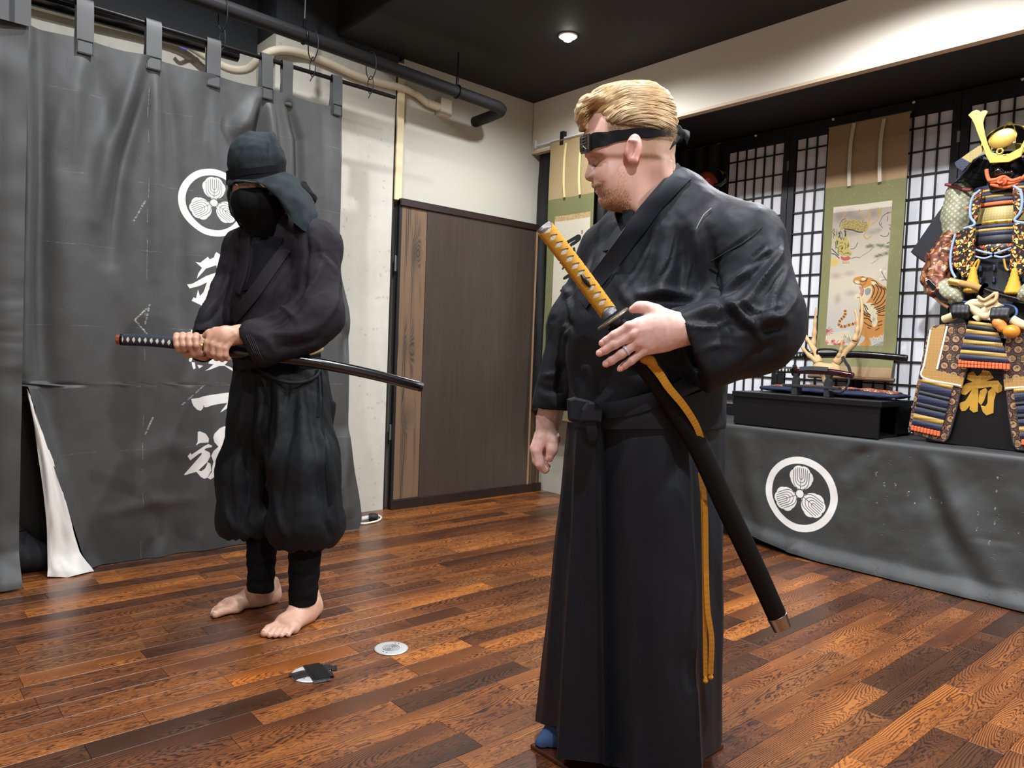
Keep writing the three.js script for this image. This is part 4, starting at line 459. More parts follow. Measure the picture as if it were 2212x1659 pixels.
    for (const [x, y, w] of [[240, 160, 80], [210, 320, 50], [310, 300, 40], [350, 350, 90], [400, 350, 70], [200, 370, 50], [440, 320, 50], [190, 530, 70]]) for (let i = 0; i < 8; i++) { const a = -1.2 + i * 0.42 + r() * 0.3; L2([[x - Math.cos(a) * w * 0.3, y - Math.sin(a) * w * 0.3], [x + Math.cos(a) * w, y + Math.sin(a) * w * 0.8]], '#c04a44', 4); }
    k.restore(); k.fillStyle = '#b59a78'; k.fillRect(0, yg2, W, H - yg2);
  });
  const hang = (name, label, x, zl, zr, yt, yb, tex, strips, curl, stripMat, extra) => { const g = thing(name, label, 'scroll', V(x, yb, (zl + zr) / 2)); const P = []; for (let i = 0; i <= 60; i++) { const v = i / 60, row = []; for (let j = 0; j <= 16; j++) { const u = j / 16; row.push(V(x - 0.004 * Math.sin(v * 9 + u * 2) - curl * sstep(0.8, 1, v) ** 2 - 0.004 * Math.cos(u * 6), lerp(yt, yb, v), lerp(zl, zr, u))); } P.push(row); }
    part('paper_panel', sheet(P, 0.0015, null, (p, u, v) => [u, 1 - v]), std(0xe2ddd0, 0.82, { map: tex, side: THREE.DoubleSide }), g); part('top_batten', tube([V(x, yt, zl - 0.004), V(x, yt, zr + 0.004)], 0.007, 2, 10), std(0x8d7a5c, 0.6), g); part('bottom_roller', tube([V(x - curl, yb, zl - 0.02), V(x - curl, yb, zr + 0.02)], 0.012, 2, 14), std(0x6d5136, 0.45), g);
    for (const [a, b, w] of strips) { const p = onX(a[0], a[1], x - 0.012), q = onX(b[0], b[1], x - 0.016); part('hanging_strip', ribbon([p, p.clone().lerp(q, 0.3).add(V(-0.004, 0, -0.008)), p.clone().lerp(q, 0.7).add(V(-0.008, 0, -0.004)), q], w, 0.002, V(-1, 0, 0), 20), stripMat, g); } return g; };
  hang('hanging_scroll', 'hanging scroll painted with a tiger and a dragon in green border', SX, zl, zr, yt, yb, tigerTex, [[[1845, 266], [1834, 402], 0.021], [[1910, 256], [1900, 393], 0.021]], 0.05, std(0xcabfa9, 0.8));
  // ---- calligraphy scroll nearer the corner
  { const x = 3.69, a = onX(1191, 316, x), b = onX(1289, 297, x), bt = onX(1196, 905, x).y, yt2 = 2.535, zl2 = a.z, zr2 = b.z;
    const tx = scrollTex(x, zl2, zr2, yt2, bt, 512, 2048, (k, pt, W, H) => { const o = [1130, 280], s = 0.16878, q = (u, v) => pt(o[0] + u * s, o[1] + v * s); const r = rng(8); k.fillStyle = '#b3a07a'; k.fillRect(0, 0, W, H); const y1 = q(650, 850)[1]; k.fillStyle = '#7c8259'; k.fillRect(0, y1, W, H); for (let i = 0; i < 700; i++) { k.fillStyle = 'rgba(150,150,110,0.12)'; k.fillRect(r() * W, y1 + r() * H, 14, 3); } const L = q(412, 1140)[0], Rr = q(860, 1140)[0], t = q(640, 1080)[1], t2 = q(640, 1150)[1], B = H * 0.86; k.fillStyle = '#cbb68a'; k.fillRect(L, t, Rr - L, B - t + 40); for (let i = 0; i < 60; i++) { k.strokeStyle = 'rgba(130,100,60,0.6)'; k.lineWidth = 2.5; k.beginPath(); k.arc(L + r() * (Rr - L), t + r() * (t2 - t), 5 + r() * 8, r() * 6, r() * 6 + 3); k.stroke(); } k.fillStyle = '#dcdace'; k.fillRect(L, t2, Rr - L, B - t2); for (let i = 0; i < 500; i++) { k.fillStyle = 'rgba(170,165,150,0.08)'; k.fillRect(L + r() * (Rr - L - 20), t2 + r() * (B - t2 - 10), 20, 6); }
      const br = (pts, w) => { const c2 = new THREE.CatmullRomCurve3(pts.map(([u, v]) => { const [m, n] = q(u, v); return V(m, n, 0); })); k.fillStyle = '#141414'; for (let i = 0; i <= 90; i++) { const p = c2.getPoint(i / 90), rr = w * (0.45 + 0.55 * Math.sin(Math.PI * (0.15 + 0.75 * i / 90))); k.beginPath(); k.ellipse(p.x, p.y, rr * 1.35, rr, -0.4, 0, 7); k.fill(); } };
      br([[500, 1470], [560, 1440], [640, 1395], [700, 1370], [715, 1390], [660, 1440], [600, 1480], [590, 1520]], 15); br([[560, 1480], [520, 1560], [470, 1640]], 13); br([[600, 1500], [580, 1600], [540, 1700], [500, 1780]], 12); br([[640, 1520], [660, 1640], [720, 1740]], 13); br([[470, 1700], [560, 1670], [690, 1620]], 11); br([[520, 1900], [600, 1860], [700, 1850]], 15); br([[610, 1820], [600, 1960], [540, 2120]], 13); br([[480, 2060], [600, 2010], [740, 1990]], 12); br([[620, 2050], [680, 2160], [760, 2230]], 14); br([[500, 2420], [640, 2380], [740, 2360]], 15); br([[560, 2300], [540, 2500], [480, 2700]], 14); br([[660, 2440], [640, 2600], [720, 2720]], 13); const [sx, sy] = q(750, 1310); k.fillStyle = '#a8705a'; k.fillRect(sx - 8, sy - 14, 16, 28); });
    hang('hanging_scroll', 'hanging scroll with black brush calligraphy on white paper', x, zl2, zr2, yt2, bt, tx, [[[1223, 309], [1219, 426], 0.018], [[1257, 302], [1252, 420], 0.018]], 0.02, std(0xd8c58e, 0.8)); }
  // black backing drape, rail and hook
  { const P = []; for (let i = 0; i <= 40; i++) { const row = []; for (let j = 0; j <= 70; j++) { const z = lerp(-4.06, -3.12, j / 70); row.push(V(3.785 + 0.016 * Math.sin(z * 44 + 0.6 * Math.sin(i * 0.12)) * (0.5 + i / 80) + 0.006 * n2(z * 6, i * 0.1), lerp(2.505, 0.62, i / 40), z)); } P.push(row); } tag(mesh('backing_drape', sheet(P, 0.003), phy(0x121213, 0.5, { sheen: 0.3, sheenColor: new THREE.Color(0x444444) })), 'plain black drape hanging behind the calligraphy scroll', 'drape');
    const p0 = onX(1158, 314, 3.7), p1 = onX(1262, 296, 3.7), rl = thing('scroll_rail', 'white hanging rail fixed to the soffit edge near the corner', 'rail', V(3.7, 2.54, -3.8)); part('rail_bar', box(3.692, 3.708, 2.538, 2.554, p0.z, -3.2, 0.003), std(0xdcdedd, 0.35), rl); part('end_cap', box(3.69, 3.71, 2.53, 2.585, p0.z - 0.008, p0.z, 0.002), std(0xdcdedd, 0.35), rl); const hk = onX(1214, 302, 3.69); part('hook_strap', box(3.684, 3.717, 2.5, 2.595, hk.z - 0.018, hk.z + 0.018, 0.003), M.black, rl, 'black strap'); part('strap_dot', new THREE.SphereGeometry(0.005, 8, 6).translate(3.684, 2.53, hk.z), std(0xb03020, 0.5), rl, 'small red dot'); part('cord', tube([onX(1228, 304, 3.69), onX(1238, 297, 3.69), onX(1248, 295, 3.69), onX(1260, 298, 3.69)], 0.002, 16, 6), std(0x6b6353, 0.7), rl); }
  // ---- red horned mask on the screen
  { const X = 4.36, c = onX(1520, 406, X), g = thing('horned_mask', 'red demon mask with black gold tipped horns', 'mask', c), e = (a, b, d = 0) => onX(a, b, X - d); const red = phy(0xb04a30, 0.3, { clearcoat: 0.6 }), gold = std(0xd8b44a, 0.3, { metalness: 0.85 });
    const f = union([ell(c.clone().add(V(0.02, -0.02, 0)), 0.07, 0.135, 0.1, AN, AY, AX), ell(c.clone().add(V(-0.045, -0.01, 0)), 0.03, 0.05, 0.025, AN, AY, AX), cone(c.clone().add(V(-0.045, 0.045, -0.06)), c.clone().add(V(-0.055, 0.02, -0.015)), 0.014, 0.016), cone(c.clone().add(V(-0.045, 0.045, 0.06)), c.clone().add(V(-0.055, 0.02, 0.015)), 0.014, 0.016), carve(ell(c.clone().add(V(-0.05, 0.01, -0.045)), 0.02, 0.013, 0.022, AN, AY, AX)), carve(ell(c.clone().add(V(-0.05, 0.01, 0.045)), 0.02, 0.013, 0.022, AN, AY, AX)), carve(ell(c.clone().add(V(-0.05, -0.085, 0)), 0.03, 0.02, 0.05, AN, AY, AX))]);
    part('face', nets(f, c.clone().addScalar(-0.17), c.clone().addScalar(0.17), 0.005), red, g); for (const sgn of [-1, 1]) { const hp = [[1545, 402], [1556, 398], [1566, 388], [1565, 376], [1556, 366], [1540, 361]].map(([x, y]) => e(x, y, 0.03)); const pts = hp.map((p) => sgn > 0 ? p : V(p.x, p.y, 2 * c.z - p.z)); part('horn', tube(pts, (s) => 0.02 * (1 - s * 0.85), 30, 12), phy(0x0c0c0c, 0.2, { clearcoat: 0.7 }), g, 'curved black horn'); part('horn_tip', tube(pts.slice(3), (s) => 0.0125 * (1 - s * 0.95), 14, 10), gold, g, 'gold horn tip'); part('fang', new THREE.ConeGeometry(0.008, 0.03, 8).translate(c.x - 0.07, c.y - 0.075, c.z + sgn * 0.03), std(0xe8dfc4, 0.4), g); } part('brow_horn', new THREE.ConeGeometry(0.012, 0.045, 10).rotateZ(0.4).translate(c.x - 0.05, e(1513, 398).y, e(1513, 398).z), gold, g, 'small gold brow horn'); }
}

// ================================================================ DISPLAY ON THE PLATFORM
const goldM = std(0xd9b65a, 0.32, { metalness: 0.8 }), goldMatte = std(0xb58f3c, 0.5, { metalness: 0.35 }), steelM = std(0xb9bcc0, 0.28, { metalness: 1 }), darkSteel = std(0x3a3a3c, 0.35, { metalness: 0.9 }), boneM = std(0xc0a070, 0.6, { bumpMap: plasterBump, bumpScale: 0.002 });
// a mounted sword along a line of points; builds handle wrap, fittings and scabbard as parts
function swordHandle(g, pts, w, wrapMat, underMat, fit, n, nrm, flat = 0.62) { // pts: from pommel to guard
  const c = new THREE.CatmullRomCurve3(pts), A = (s) => { const p = c.getPointAt(s), t = c.getTangentAt(s), b = nrm.clone().cross(t).normalize(), nn = t.clone().cross(b).normalize(); return { p, t, b, n: nn }; };
  const ring = (s, k) => { const f = A(s), o = []; for (let i = 0; i < 20; i++) { const a = i / 20 * 6.2832; o.push(f.p.clone().addScaledVector(f.b, Math.cos(a) * w / 2 * k).addScaledVector(f.n, Math.sin(a) * w / 2 * flat * k)); } return o; };
  const rr = (s0, s1, m, k) => { const o = []; for (let i = 0; i <= m; i++) o.push(ring(lerp(s0, s1, i / m), typeof k === 'function' ? k(i / m) : k)); return o; };
  part('handle_core', loft(rr(0.02, 0.98, 24, 0.93)), underMat, g, 'pale rayskin under the wrap'); part('pommel', loft(rr(0, 0.055, 8, (s) => 0.8 + 0.26 * Math.sin(s * 1.8 + 0.5))), fit, g); part('collar', loft(rr(0.94, 1, 4, 1.06)), fit, g);
  // crossing flat cords: two helices of short bands leaving diamond gaps
  const bands = []; for (const side of [1, -1]) for (let k = 0; k < n; k++) for (const d of [1, -1]) { const s0 = 0.06 + 0.88 * k / n, s1 = 0.06 + 0.88 * (k + 1) / n, P = []; for (let i = 0; i <= 8; i++) { const u = i / 8, s = lerp(s0, s1, u), f = A(s), ang = d * lerp(-1, 1, u) * 1.45, th = ang, ex = Math.sin(th), ez = Math.cos(th) * flat * side; const lift = 1.07 + 0.05 * (d > 0) * Math.exp(-(((u - 0.5) * 5) ** 2)); const q = f.p.clone().addScaledVector(f.b, ex * w / 2 * lift).addScaledVector(f.n, ez * w / 2 * lift); const hw = 0.30 * 0.88 / n * c.getLength() * (1 + 0.5 * Math.abs(Math.sin(th)) ** 3) * (0.55 + 0.45 * Math.abs(2 * u - 1)); P.push([-1, -0.33, 0.33, 1].map((m) => q.clone().addScaledVector(f.t, m * hw))); } bands.push(sheet(P, 0.0022)); }
  part('handle_wrap', bands, wrapMat, g); return A;
}
function scabbard(g, pts, w, mat, nrm, flat = 0.6, name = 'scabbard', rs = 18) { const c = new THREE.CatmullRomCurve3(pts), R = []; for (let i = 0; i <= 44; i++) { const s = i / 44, p = c.getPointAt(s), t = c.getTangentAt(s), b = nrm.clone().cross(t).normalize(), n = t.clone().cross(b).normalize(), k = (i === 0 || i === 44 ? 0.86 : 1) * (1 - 0.12 * s); const o = []; for (let j = 0; j < rs; j++) { const a = j / rs * 6.2832; o.push(p.clone().addScaledVector(b, Math.cos(a) * w / 2 * k).addScaledVector(n, Math.sin(a) * w / 2 * flat * k)); } R.push(o); } return part(name, loft(R), mat, g); }
function guard(g, p, t, nrm, r, mat, th = 0.005) { const b = nrm.clone().cross(t).normalize(), n = t.clone().cross(b).normalize(); const ge = new THREE.CylinderGeometry(r, r, th, 32).scale(1, 1, 0.93); return part('guard', frame(ge, p, b, t.clone().normalize(), n.negate()), mat, g); }
{
  const P = (px, py, x = 4.08) => onX(px, py, x);
  // low black display box
  const bt = 0.868, b0 = -2.405, b1 = -1.575; const g = thing('display_box', 'low black wooden box with an open end carrying the swords', 'box', V(4.1, 0.68, -2)); part('top_board', box(3.875, 4.31, bt - 0.03, bt, b0 - 0.012, b1 + 0.012, 0.003), M.blackWood, g); part('front_board', box(3.89, 3.905, 0.678, bt - 0.03, b0, b1), M.blackWood, g); part('back_board', box(4.28, 4.295, 0.678, bt - 0.03, b0, b1), M.blackWood, g); part('side_board', box(3.905, 4.28, 0.678, bt - 0.03, b0, b0 + 0.015), M.blackWood, g); part('side_rail', box(4.13, 4.28, 0.678, bt - 0.03, b1 - 0.015, b1), M.blackWood, g); part('base_board', box(3.905, 4.28, 0.678, 0.69, b0, b1), M.blackWood, g);
  // navy cushion with brocade top
  const broc = canvas(256, 256), k = broc.getContext('2d'); k.fillStyle = '#8e3224'; k.fillRect(0, 0, 256, 256); const r = rng(3); for (let i = 0; i < 120; i++) { k.fillStyle = ['#c9a85a', '#b9553a', '#d9cfa8', '#5c6b3a', '#7b8a98'][Math.floor(r() * 5)]; k.beginPath(); const x = r() * 256, y = r() * 256; k.ellipse(x, y, 4 + r() * 14, 3 + r() * 8, r() * 3, 0, 7); k.fill(); k.strokeStyle = '#3a1c18'; k.lineWidth = 1; k.stroke(); }
  const brocTex = repTex(canvasTex(broc), 0.12, 0.12);
  const cu = thing('floor_cushion', 'flat navy cushion with a red brocade top on the black box', 'cushion', V(4.2, bt, -2)); const cs = (x, y, z) => { const a = Math.abs(x - 4.17) / 0.125, b = Math.abs(z + 1.965) / 0.41, e = (a ** 5 + b ** 5) ** 0.2; return Math.max(Math.abs(y - bt - 0.022) - 0.024 * Math.sqrt(Math.max(0, 1 - e * e * 0.9)) - 0.004 * n3(x * 9, 1, z * 9), (e - 1) * 0.12); };
  part('cover', nets(cs, V(4.02, bt - 0.01, -2.4), V(4.31, bt + 0.06, -1.53), 0.007), std(0x1d2440, 0.75), cu, 'navy cotton side'); const tp = []; for (let i = 0; i <= 20; i++) { const row = []; for (let j = 0; j <= 40; j++) { const z = lerp(-2.3, -1.6, j / 40), x = lerp(4.27, 4.1, i / 20); row.push(V(x, bt + 0.05 + 0.006 * n3(x * 12, 2, z * 9) - 0.012 * (Math.abs(z + 1.965) / 0.36) ** 4 - 0.01 * (Math.abs(x - 4.18) / 0.09) ** 4, z)); } tp.push(row); } part('brocade_top', sheet(tp, 0.004, null, (p) => [p.z, p.x]), std(0xffffff, 0.6, { map: brocTex }), cu, 'red and gold brocade cover');
  // small sword on a two-post stand
  const X1 = 3.97, st = thing('sword_stand', 'small black stand with two posts and a cross board', 'stand', P(1752, 850, X1).setY(bt)); const gw = std(0x25272a, 0.5); const sb = (x0, x1, y0, y1, dx0, dx1) => { const a = P(x0, y1, X1), b = P(x1, y0, X1); return box(X1 + dx0, X1 + dx1, Math.min(a.y, b.y), Math.max(a.y, b.y), a.z, b.z, 0.002); };
  const zA = P(1718, 840, X1).z, zB2 = P(1788, 845, X1).z, yB = bt + 0.043, yS = P(1718, 802, X1).y; part('cross_board', box(X1 - 0.02, X1 + 0.02, yB, yB + 0.014, P(1694, 828, X1).z, P(1815, 834, X1).z, 0.002), gw, st); for (const z of [zA, zB2]) { part('foot', box(X1 - 0.016, X1 + 0.05, bt, yB, z - 0.016, z + 0.016, 0.002), gw, st); part('post', frame(slab([[-0.016, 0], [0.016, 0], [0.016, 0.03], [0.009, 0.045], [0.016, 0.062], [-0.016, 0.062], [-0.009, 0.045], [-0.016, 0.03]], 0.03, 0.001), V(X1 + 0.02, yB + 0.014, z), AX, AY, AN), gw, st); }
  const wk = thing('short_sword', 'short sword in a dark red scabbard on the small stand', 'sword', P(1750, 806, X1)), h0 = P(1662, 803, X1), h1 = P(1711, 805, X1), h2 = P(1722, 806, X1), h3 = P(1790, 809, X1), h4 = P(1844, 816, X1); const dy = yB + 0.076 + 0.017 - h2.y; for (const q of [h0, h1, h2, h3, h4]) q.y += dy; h4.y -= 0.004;
  swordHandle(wk, [h0, h0.clone().lerp(h1, 0.5), h1], 0.032, std(0x2c2d2f, 0.7), std(0xd9d5c6, 0.6), darkSteel, 6, AN); guard(wk, h1.clone().lerp(h2, 0.4), h2.clone().sub(h1), AN, 0.034, darkSteel); scabbard(wk, [h1.clone().lerp(h2, 0.7), h3, h4], 0.038, phy(0x2a0a0e, 0.18, { clearcoat: 0.9 }), AN); part('cord', ribbon([h2.clone().lerp(h3, 0.1).add(V(-0.012, 0.01, 0)), h2.clone().lerp(h3, 0.5).add(V(-0.016, 0.016, 0)), h3.clone().add(V(-0.012, 0.014, 0))], 0.024, 0.003, V(-1, 0.4, 0), 14), std(0x2b2b2d, 0.8), wk); part('cord', tube([h4.clone().add(V(0, 0, -0.03)), h4.clone().add(V(-0.01, -0.04, -0.02)), h4.clone().add(V(-0.02, -0.09, -0.05)), h4.clone().add(V(-0.02, -0.085, -0.12))], 0.006, 20, 8), std(0x1b1c20, 0.8), wk);
  // antler rack with a long sword
  const X2 = 4.12, an = thing('antler_rack', 'deer antler rack on a skull plate holding the long sword', 'antlers', P(1784, 800, X2).setY(bt + 0.05)), Q = (a, b, dx = 0) => P(a, b, X2 + dx);
  const T = (pts, r0, r1) => tube(pts, (s) => lerp(r0, r1, s ** 0.8) * (1 + 0.12 * Math.sin(s * 23)), 40, 12);
  part('skull_plate', nets(union([ell(Q(1784, 797), 0.03, 0.028, 0.062, AN, AY, AX, 0.03), cone(Q(1767, 785), Q(1762, 800), 0.018, 0.02, { k: 0.03 }), cone(Q(1806, 785), Q(1808, 800), 0.018, 0.02, { k: 0.03 }), cone(Q(1784, 800), Q(1784, 822), 0.03, 0.02, { k: 0.03 })]), Q(1784, 800).addScalar(-0.13), Q(1784, 800).addScalar(0.13), 0.005), boneM, an, 'pale skull plate');
  part('antler', [T([Q(1768, 783), Q(1757, 774), Q(1742, 758), Q(1733, 742), Q(1730, 733)].map((p, i) => p.add(V(-0.01 * i, 0, 0))), 0.02, 0.004), T([Q(1768, 783), Q(1762, 765), Q(1749, 745), Q(1738, 730), Q(1730, 712), Q(1729, 694)].map((p, i) => p.add(V(0.008 * i, 0, 0))), 0.022, 0.005), T([Q(1750, 746), Q(1753, 730), Q(1755, 700), Q(1757, 663)].map((p) => p.add(V(0.03, 0, 0))), 0.017, 0.004)], boneM, an); part('antler', [T([Q(1807, 783), Q(1813, 772), Q(1820, 756), Q(1824, 735)].map((p, i) => p.add(V(-0.01 * i, 0, 0))), 0.018, 0.004), T([Q(1807, 783), Q(1822, 764), Q(1842, 742), Q(1853, 720), Q(1857, 690), Q(1857, 660), Q(1852, 637)].map((p, i) => p.add(V(0.006 * i, 0, 0))), 0.024, 0.006), T([Q(1846, 735), Q(1852, 712), Q(1852, 690), Q(1846, 668)].map((p) => p.add(V(0.0, 0, 0))), 0.016, 0.005)], boneM, an);
  const ls = thing('long_sword', 'long sword in a glossy black scabbard lying across the antlers', 'sword', P(1800, 768, X2)), k0 = Q(1668, 772, 0.012), k1 = Q(1738, 766, 0.012), k2 = Q(1760, 765, 0.012), k3 = Q(1860, 766, 0.012), k4 = Q(1960, 774, 0.012);
  swordHandle(ls, [k0, k0.clone().lerp(k1, 0.5).add(V(0, 0.003, 0)), k1], 0.03, std(0x16181c, 0.7), std(0xdad6c8, 0.6), darkSteel, 9, AN); guard(ls, k1.clone().lerp(k2, 0.2), k2.clone().sub(k1), AN, 0.036, std(0x17181a, 0.4, { metalness: 0.6 })); scabbard(ls, [k1.clone().lerp(k2, 0.35), k3, k4], 0.042, M.lacquer, AN); part('cord_loop', tube([Q(1766, 768), Q(1766, 757, -0.01), Q(1785, 754, -0.015), Q(1808, 757, -0.01), Q(1813, 764)], 0.006, 24, 8), std(0x111214, 0.6), ls); part('cord', ribbon([Q(1820, 770, -0.014), Q(1828, 785, -0.016), Q(1833, 792, -0.014), Q(1837, 805, -0.012)], 0.016, 0.004, V(-1, 0, 0.3), 14), std(0x17181c, 0.8), ls);
}

// ================================================================ SUIT OF ARMOUR ON ITS CHEST
{
  const X0 = 4.03, P = (px, py, x = X0) => onX(px, py, x), ZA = P(2127, 850).z; // symmetry plane
  const mir = (g) => { const h = g.clone(); h.scale(1, 1, -1).translate(0, 0, 2 * ZA); if (h.index) { const a = h.index.array; for (let i = 0; i < a.length; i += 3) { const t = a[i]; a[i] = a[i + 1]; a[i + 1] = t; } } else { for (const n of Object.keys(h.attributes)) { const at2 = h.attributes[n], s = at2.itemSize, A = at2.array; for (let i = 0; i < at2.count; i += 3) for (let k = 0; k < s; k++) { const t = A[i * s + k]; A[i * s + k] = A[(i + 1) * s + k]; A[(i + 1) * s + k] = t; } } } h.computeVertexNormals(); return h; };
  const brocade = (bg, cols, seed, style) => { const v = canvas(256, 256), k = v.getContext('2d'), r = rng(seed); k.fillStyle = bg; k.fillRect(0, 0, 256, 256);
    if (style === 'diamond') { k.strokeStyle = cols[0]; k.lineWidth = 4; for (let i = -4; i < 8; i++) for (const d of [1, -1]) { k.beginPath(); k.moveTo(i * 64, 0); k.lineTo(i * 64 + d * 256, 256); k.stroke(); } for (let i = 0; i < 4; i++) for (let j = 0; j < 8; j++) { k.fillStyle = cols[1]; k.beginPath(); k.arc(32 + i * 64 + (j % 2) * 32, j * 32, 11, 0, 7); k.fill(); k.strokeStyle = cols[0]; k.lineWidth = 2; k.stroke(); } }
    if (style === 'medal') { for (let i = 0; i < 3; i++) for (let j = 0; j < 3; j++) { const x = (i + (j % 2) * 0.5) * 85 + 30, y = j * 85 + 42; k.fillStyle = cols[0]; k.beginPath(); k.arc(x, y, 40, 0, 7); k.fill(); k.fillStyle = cols[1]; k.beginPath(); k.arc(x, y, 30, 0, 7); k.fill(); k.strokeStyle = cols[2]; k.lineWidth = 4; for (let q = 0; q < 5; q++) { k.beginPath(); k.arc(x + (r() - 0.5) * 26, y + (r() - 0.5) * 26, 5 + r() * 8, 0, 4.5); k.stroke(); } } for (let i = 0; i < 80; i++) { k.fillStyle = cols[3]; k.globalAlpha = 0.6; k.beginPath(); k.ellipse(r() * 256, r() * 256, 7, 3, r() * 3, 0, 7); k.fill(); } k.globalAlpha = 1; }
    if (style === 'flower') { for (let i = 0; i < 90; i++) { k.fillStyle = cols[i % cols.length]; k.beginPath(); k.ellipse(r() * 256, r() * 256, 8 + r() * 22, 5 + r() * 11, r() * 3, 0, 7); k.fill(); k.strokeStyle = '#2a1408'; k.lineWidth = 2; k.stroke(); } }
    if (style === 'fret') { k.strokeStyle = cols[0]; k.lineWidth = 6; for (let i = 0; i < 4; i++) for (let j = 0; j < 4; j++) { const x = i * 64, y = j * 64; k.beginPath(); k.moveTo(x + 6, y + 58); k.lineTo(x + 6, y + 8); k.lineTo(x + 56, y + 8); k.lineTo(x + 56, y + 44); k.lineTo(x + 24, y + 44); k.lineTo(x + 24, y + 26); k.stroke(); } }
    if (style === 'lace') { for (let i = 0; i < 16; i++) for (let j = 0; j < 4; j++) { k.fillStyle = cols[(i + j) % cols.length]; k.beginPath(); k.ellipse(i * 16 + 8, j * 64 + 32 + (i % 2) * 10, 7, 24, 0.25, 0, 7); k.fill(); } }
    return canvasTex(v); };
  const BM = (t, s, ro = 0.55, me = 0) => std(0xffffff, ro, { map: repTex(t, s, s), metalness: me });
  const green = BM(brocade('#8d8d72', ['#5c5b45', '#b9b79a'], 1, 'diamond'), 0.11), purple = BM(brocade('#4b3d33', ['#3a1820', '#a88a62', '#5e3b28', '#b59c6c'], 2, 'medal'), 0.13, 0.5, 0.15), flower = BM(brocade('#1a1512', ['#c9a23c', '#b9552a', '#d9c27a', '#7a2c16', '#14100c'], 3, 'flower'), 0.11, 0.45, 0.25), copper = BM(brocade('#6e3a26', ['#8f5a38', '#a87048', '#3e2418', '#b98a5c'], 5, 'flower'), 0.2, 0.45, 0.3), fret = BM(brocade('#b08a4e', ['#8a6836'], 4, 'fret'), 0.06, 0.6), goldfret = BM(brocade('#8f7d4a', ['#c4b072'], 4, 'fret'), 0.05, 0.55, 0.3);
  const navyL = BM(brocade('#14182a', ['#252d4a', '#1d2440', '#303858'], 6, 'lace'), 0.05), blackL = BM(brocade('#0b0c10', ['#171922', '#121418'], 6, 'lace'), 0.05), goldL = BM(brocade('#8a6f34', ['#c9a552', '#b8923f'], 6, 'lace'), 0.06), orange = std(0xd8683a, 0.65), blueCord = std(0x8ea6d0, 0.6), blackIron = phy(0x0a0a0b, 0.2, { clearcoat: 0.8, clearcoatRoughness: 0.15 }), whiteCord = std(0xe6e0cf, 0.7), rope = std(0xd6c49a, 0.75, { bumpMap: weaveBump, bumpScale: 0.002 });
  const g0 = thing('armour_chest', 'black wooden chest with a gold brush character under the armour', 'chest', V(4.2, 0.68, ZA)); const zl = P(2000, 953).z, zr = 2 * ZA - zl;
  part('body', box(X0, 4.41, 0.678, 1.17, zl, zr, 0.004), M.blackWood, g0); part('lid', box(X0 - 0.004, 4.415, 1.17, 1.2, zl - 0.004, zr + 0.004, 0.004), M.blackWood, g0);
  { const s = 0.2532, K = (pts) => slabX(pts.map(([x, y]) => [1900 + x * s, 580 + y * s]), X0, 0.004, 0.0015); const ch = part('gold_character', [K([[748, 942], [758, 895], [800, 880], [835, 925], [868, 900], [885, 866], [940, 880], [972, 935], [905, 962], [1010, 958], [1046, 1008], [1044, 1045], [1010, 1062], [975, 1040], [955, 1008], [880, 1018], [790, 1030], [735, 1078], [705, 1072], [694, 1022], [740, 985], [800, 968], [775, 955]]), K([[795, 1030], [838, 1020], [842, 1080], [836, 1220], [805, 1228], [772, 1202], [775, 1168], [735, 1212], [705, 1215], [690, 1190], [686, 1150], [735, 1132], [765, 1085]]), K([[862, 1045], [905, 1022], [918, 1045], [890, 1130], [868, 1164], [846, 1140], [852, 1090]]), K([[930, 1050], [965, 1020], [992, 1068], [975, 1130], [970, 1232], [915, 1252], [885, 1222], [868, 1172], [905, 1180], [925, 1150]])], std(0xc79a3c, 0.45, { metalness: 0.25 }), g0, 'raised gold brush character'); }

  const G = thing('samurai_armour', 'suit of samurai armour with gold horned helmet seated on black chest', 'armour', V(4.2, 1.2, ZA));
  const both = (name, geo, m, l) => { part(name, geo.clone(), m, G, l); part(name, mir(geo), m, G, l); };
  // rows of laced plates between two edges given at top and bottom (photo px): kinds list
  const rows = (tl, tr, bl, br, x, kinds, mirror, bulge = 0.0) => { let s = 0; const tot = kinds.reduce((a, k) => a + k[1], 0); for (const [m, h, bead] of kinds) { const a = s / tot, b = (s + h * 0.93) / tot; s += h; const A = P(lerp(tl[0], bl[0], a), lerp(tl[1], bl[1], a), x), B = P(lerp(tr[0], br[0], a), lerp(tr[1], br[1], a), x), C = P(lerp(tl[0], bl[0], b), lerp(tl[1], bl[1], b), x), D = P(lerp(tr[0], br[0], b), lerp(tr[1], br[1], b), x); let geo;
      if (bead) { const n = bead, gs = []; for (let i = 0; i < n; i++) { const u = (i + 0.5) / n, p = A.clone().lerp(B, u).lerp(C.clone().lerp(D, u), 0.5), w = A.distanceTo(B) / n * 0.92, hh = A.distanceTo(C) * 0.95; gs.push(new RoundedBoxGeometry(0.016, hh, w, 2, 0.004).translate(p.x - 0.004 - bulge * (1 - (2 * u - 1) ** 2), p.y, p.z)); } geo = merge(gs); }
      else { const Pp = []; for (let i = 0; i <= 4; i++) { const row = []; for (let j = 0; j <= 14; j++) { const u = j / 14, v = i / 4, p = A.clone().lerp(B, u).lerp(C.clone().lerp(D, u), v); p.x -= 0.006 * Math.sin(Math.PI * v) + bulge * (1 - (2 * u - 1) ** 2); row.push(p); } Pp.push(row); } geo = sheet(Pp, 0.008, null, (p) => [p.z, p.y]); }
      if (mirror) both(bead ? 'bead_row' : 'lace_row', geo, m); else part(bead ? 'bead_row' : 'lace_row', geo, m, G); } };
  // thigh guards hanging over the chest front (left one seen whole, the other mirrored)
  const lp = [[2008, 714], [2020, 704], [2087, 699], [2092, 740], [2090, 792], [2077, 835], [2060, 905], [2046, 948], [2040, 953], [1966, 934], [1965, 925], [1984, 830]];
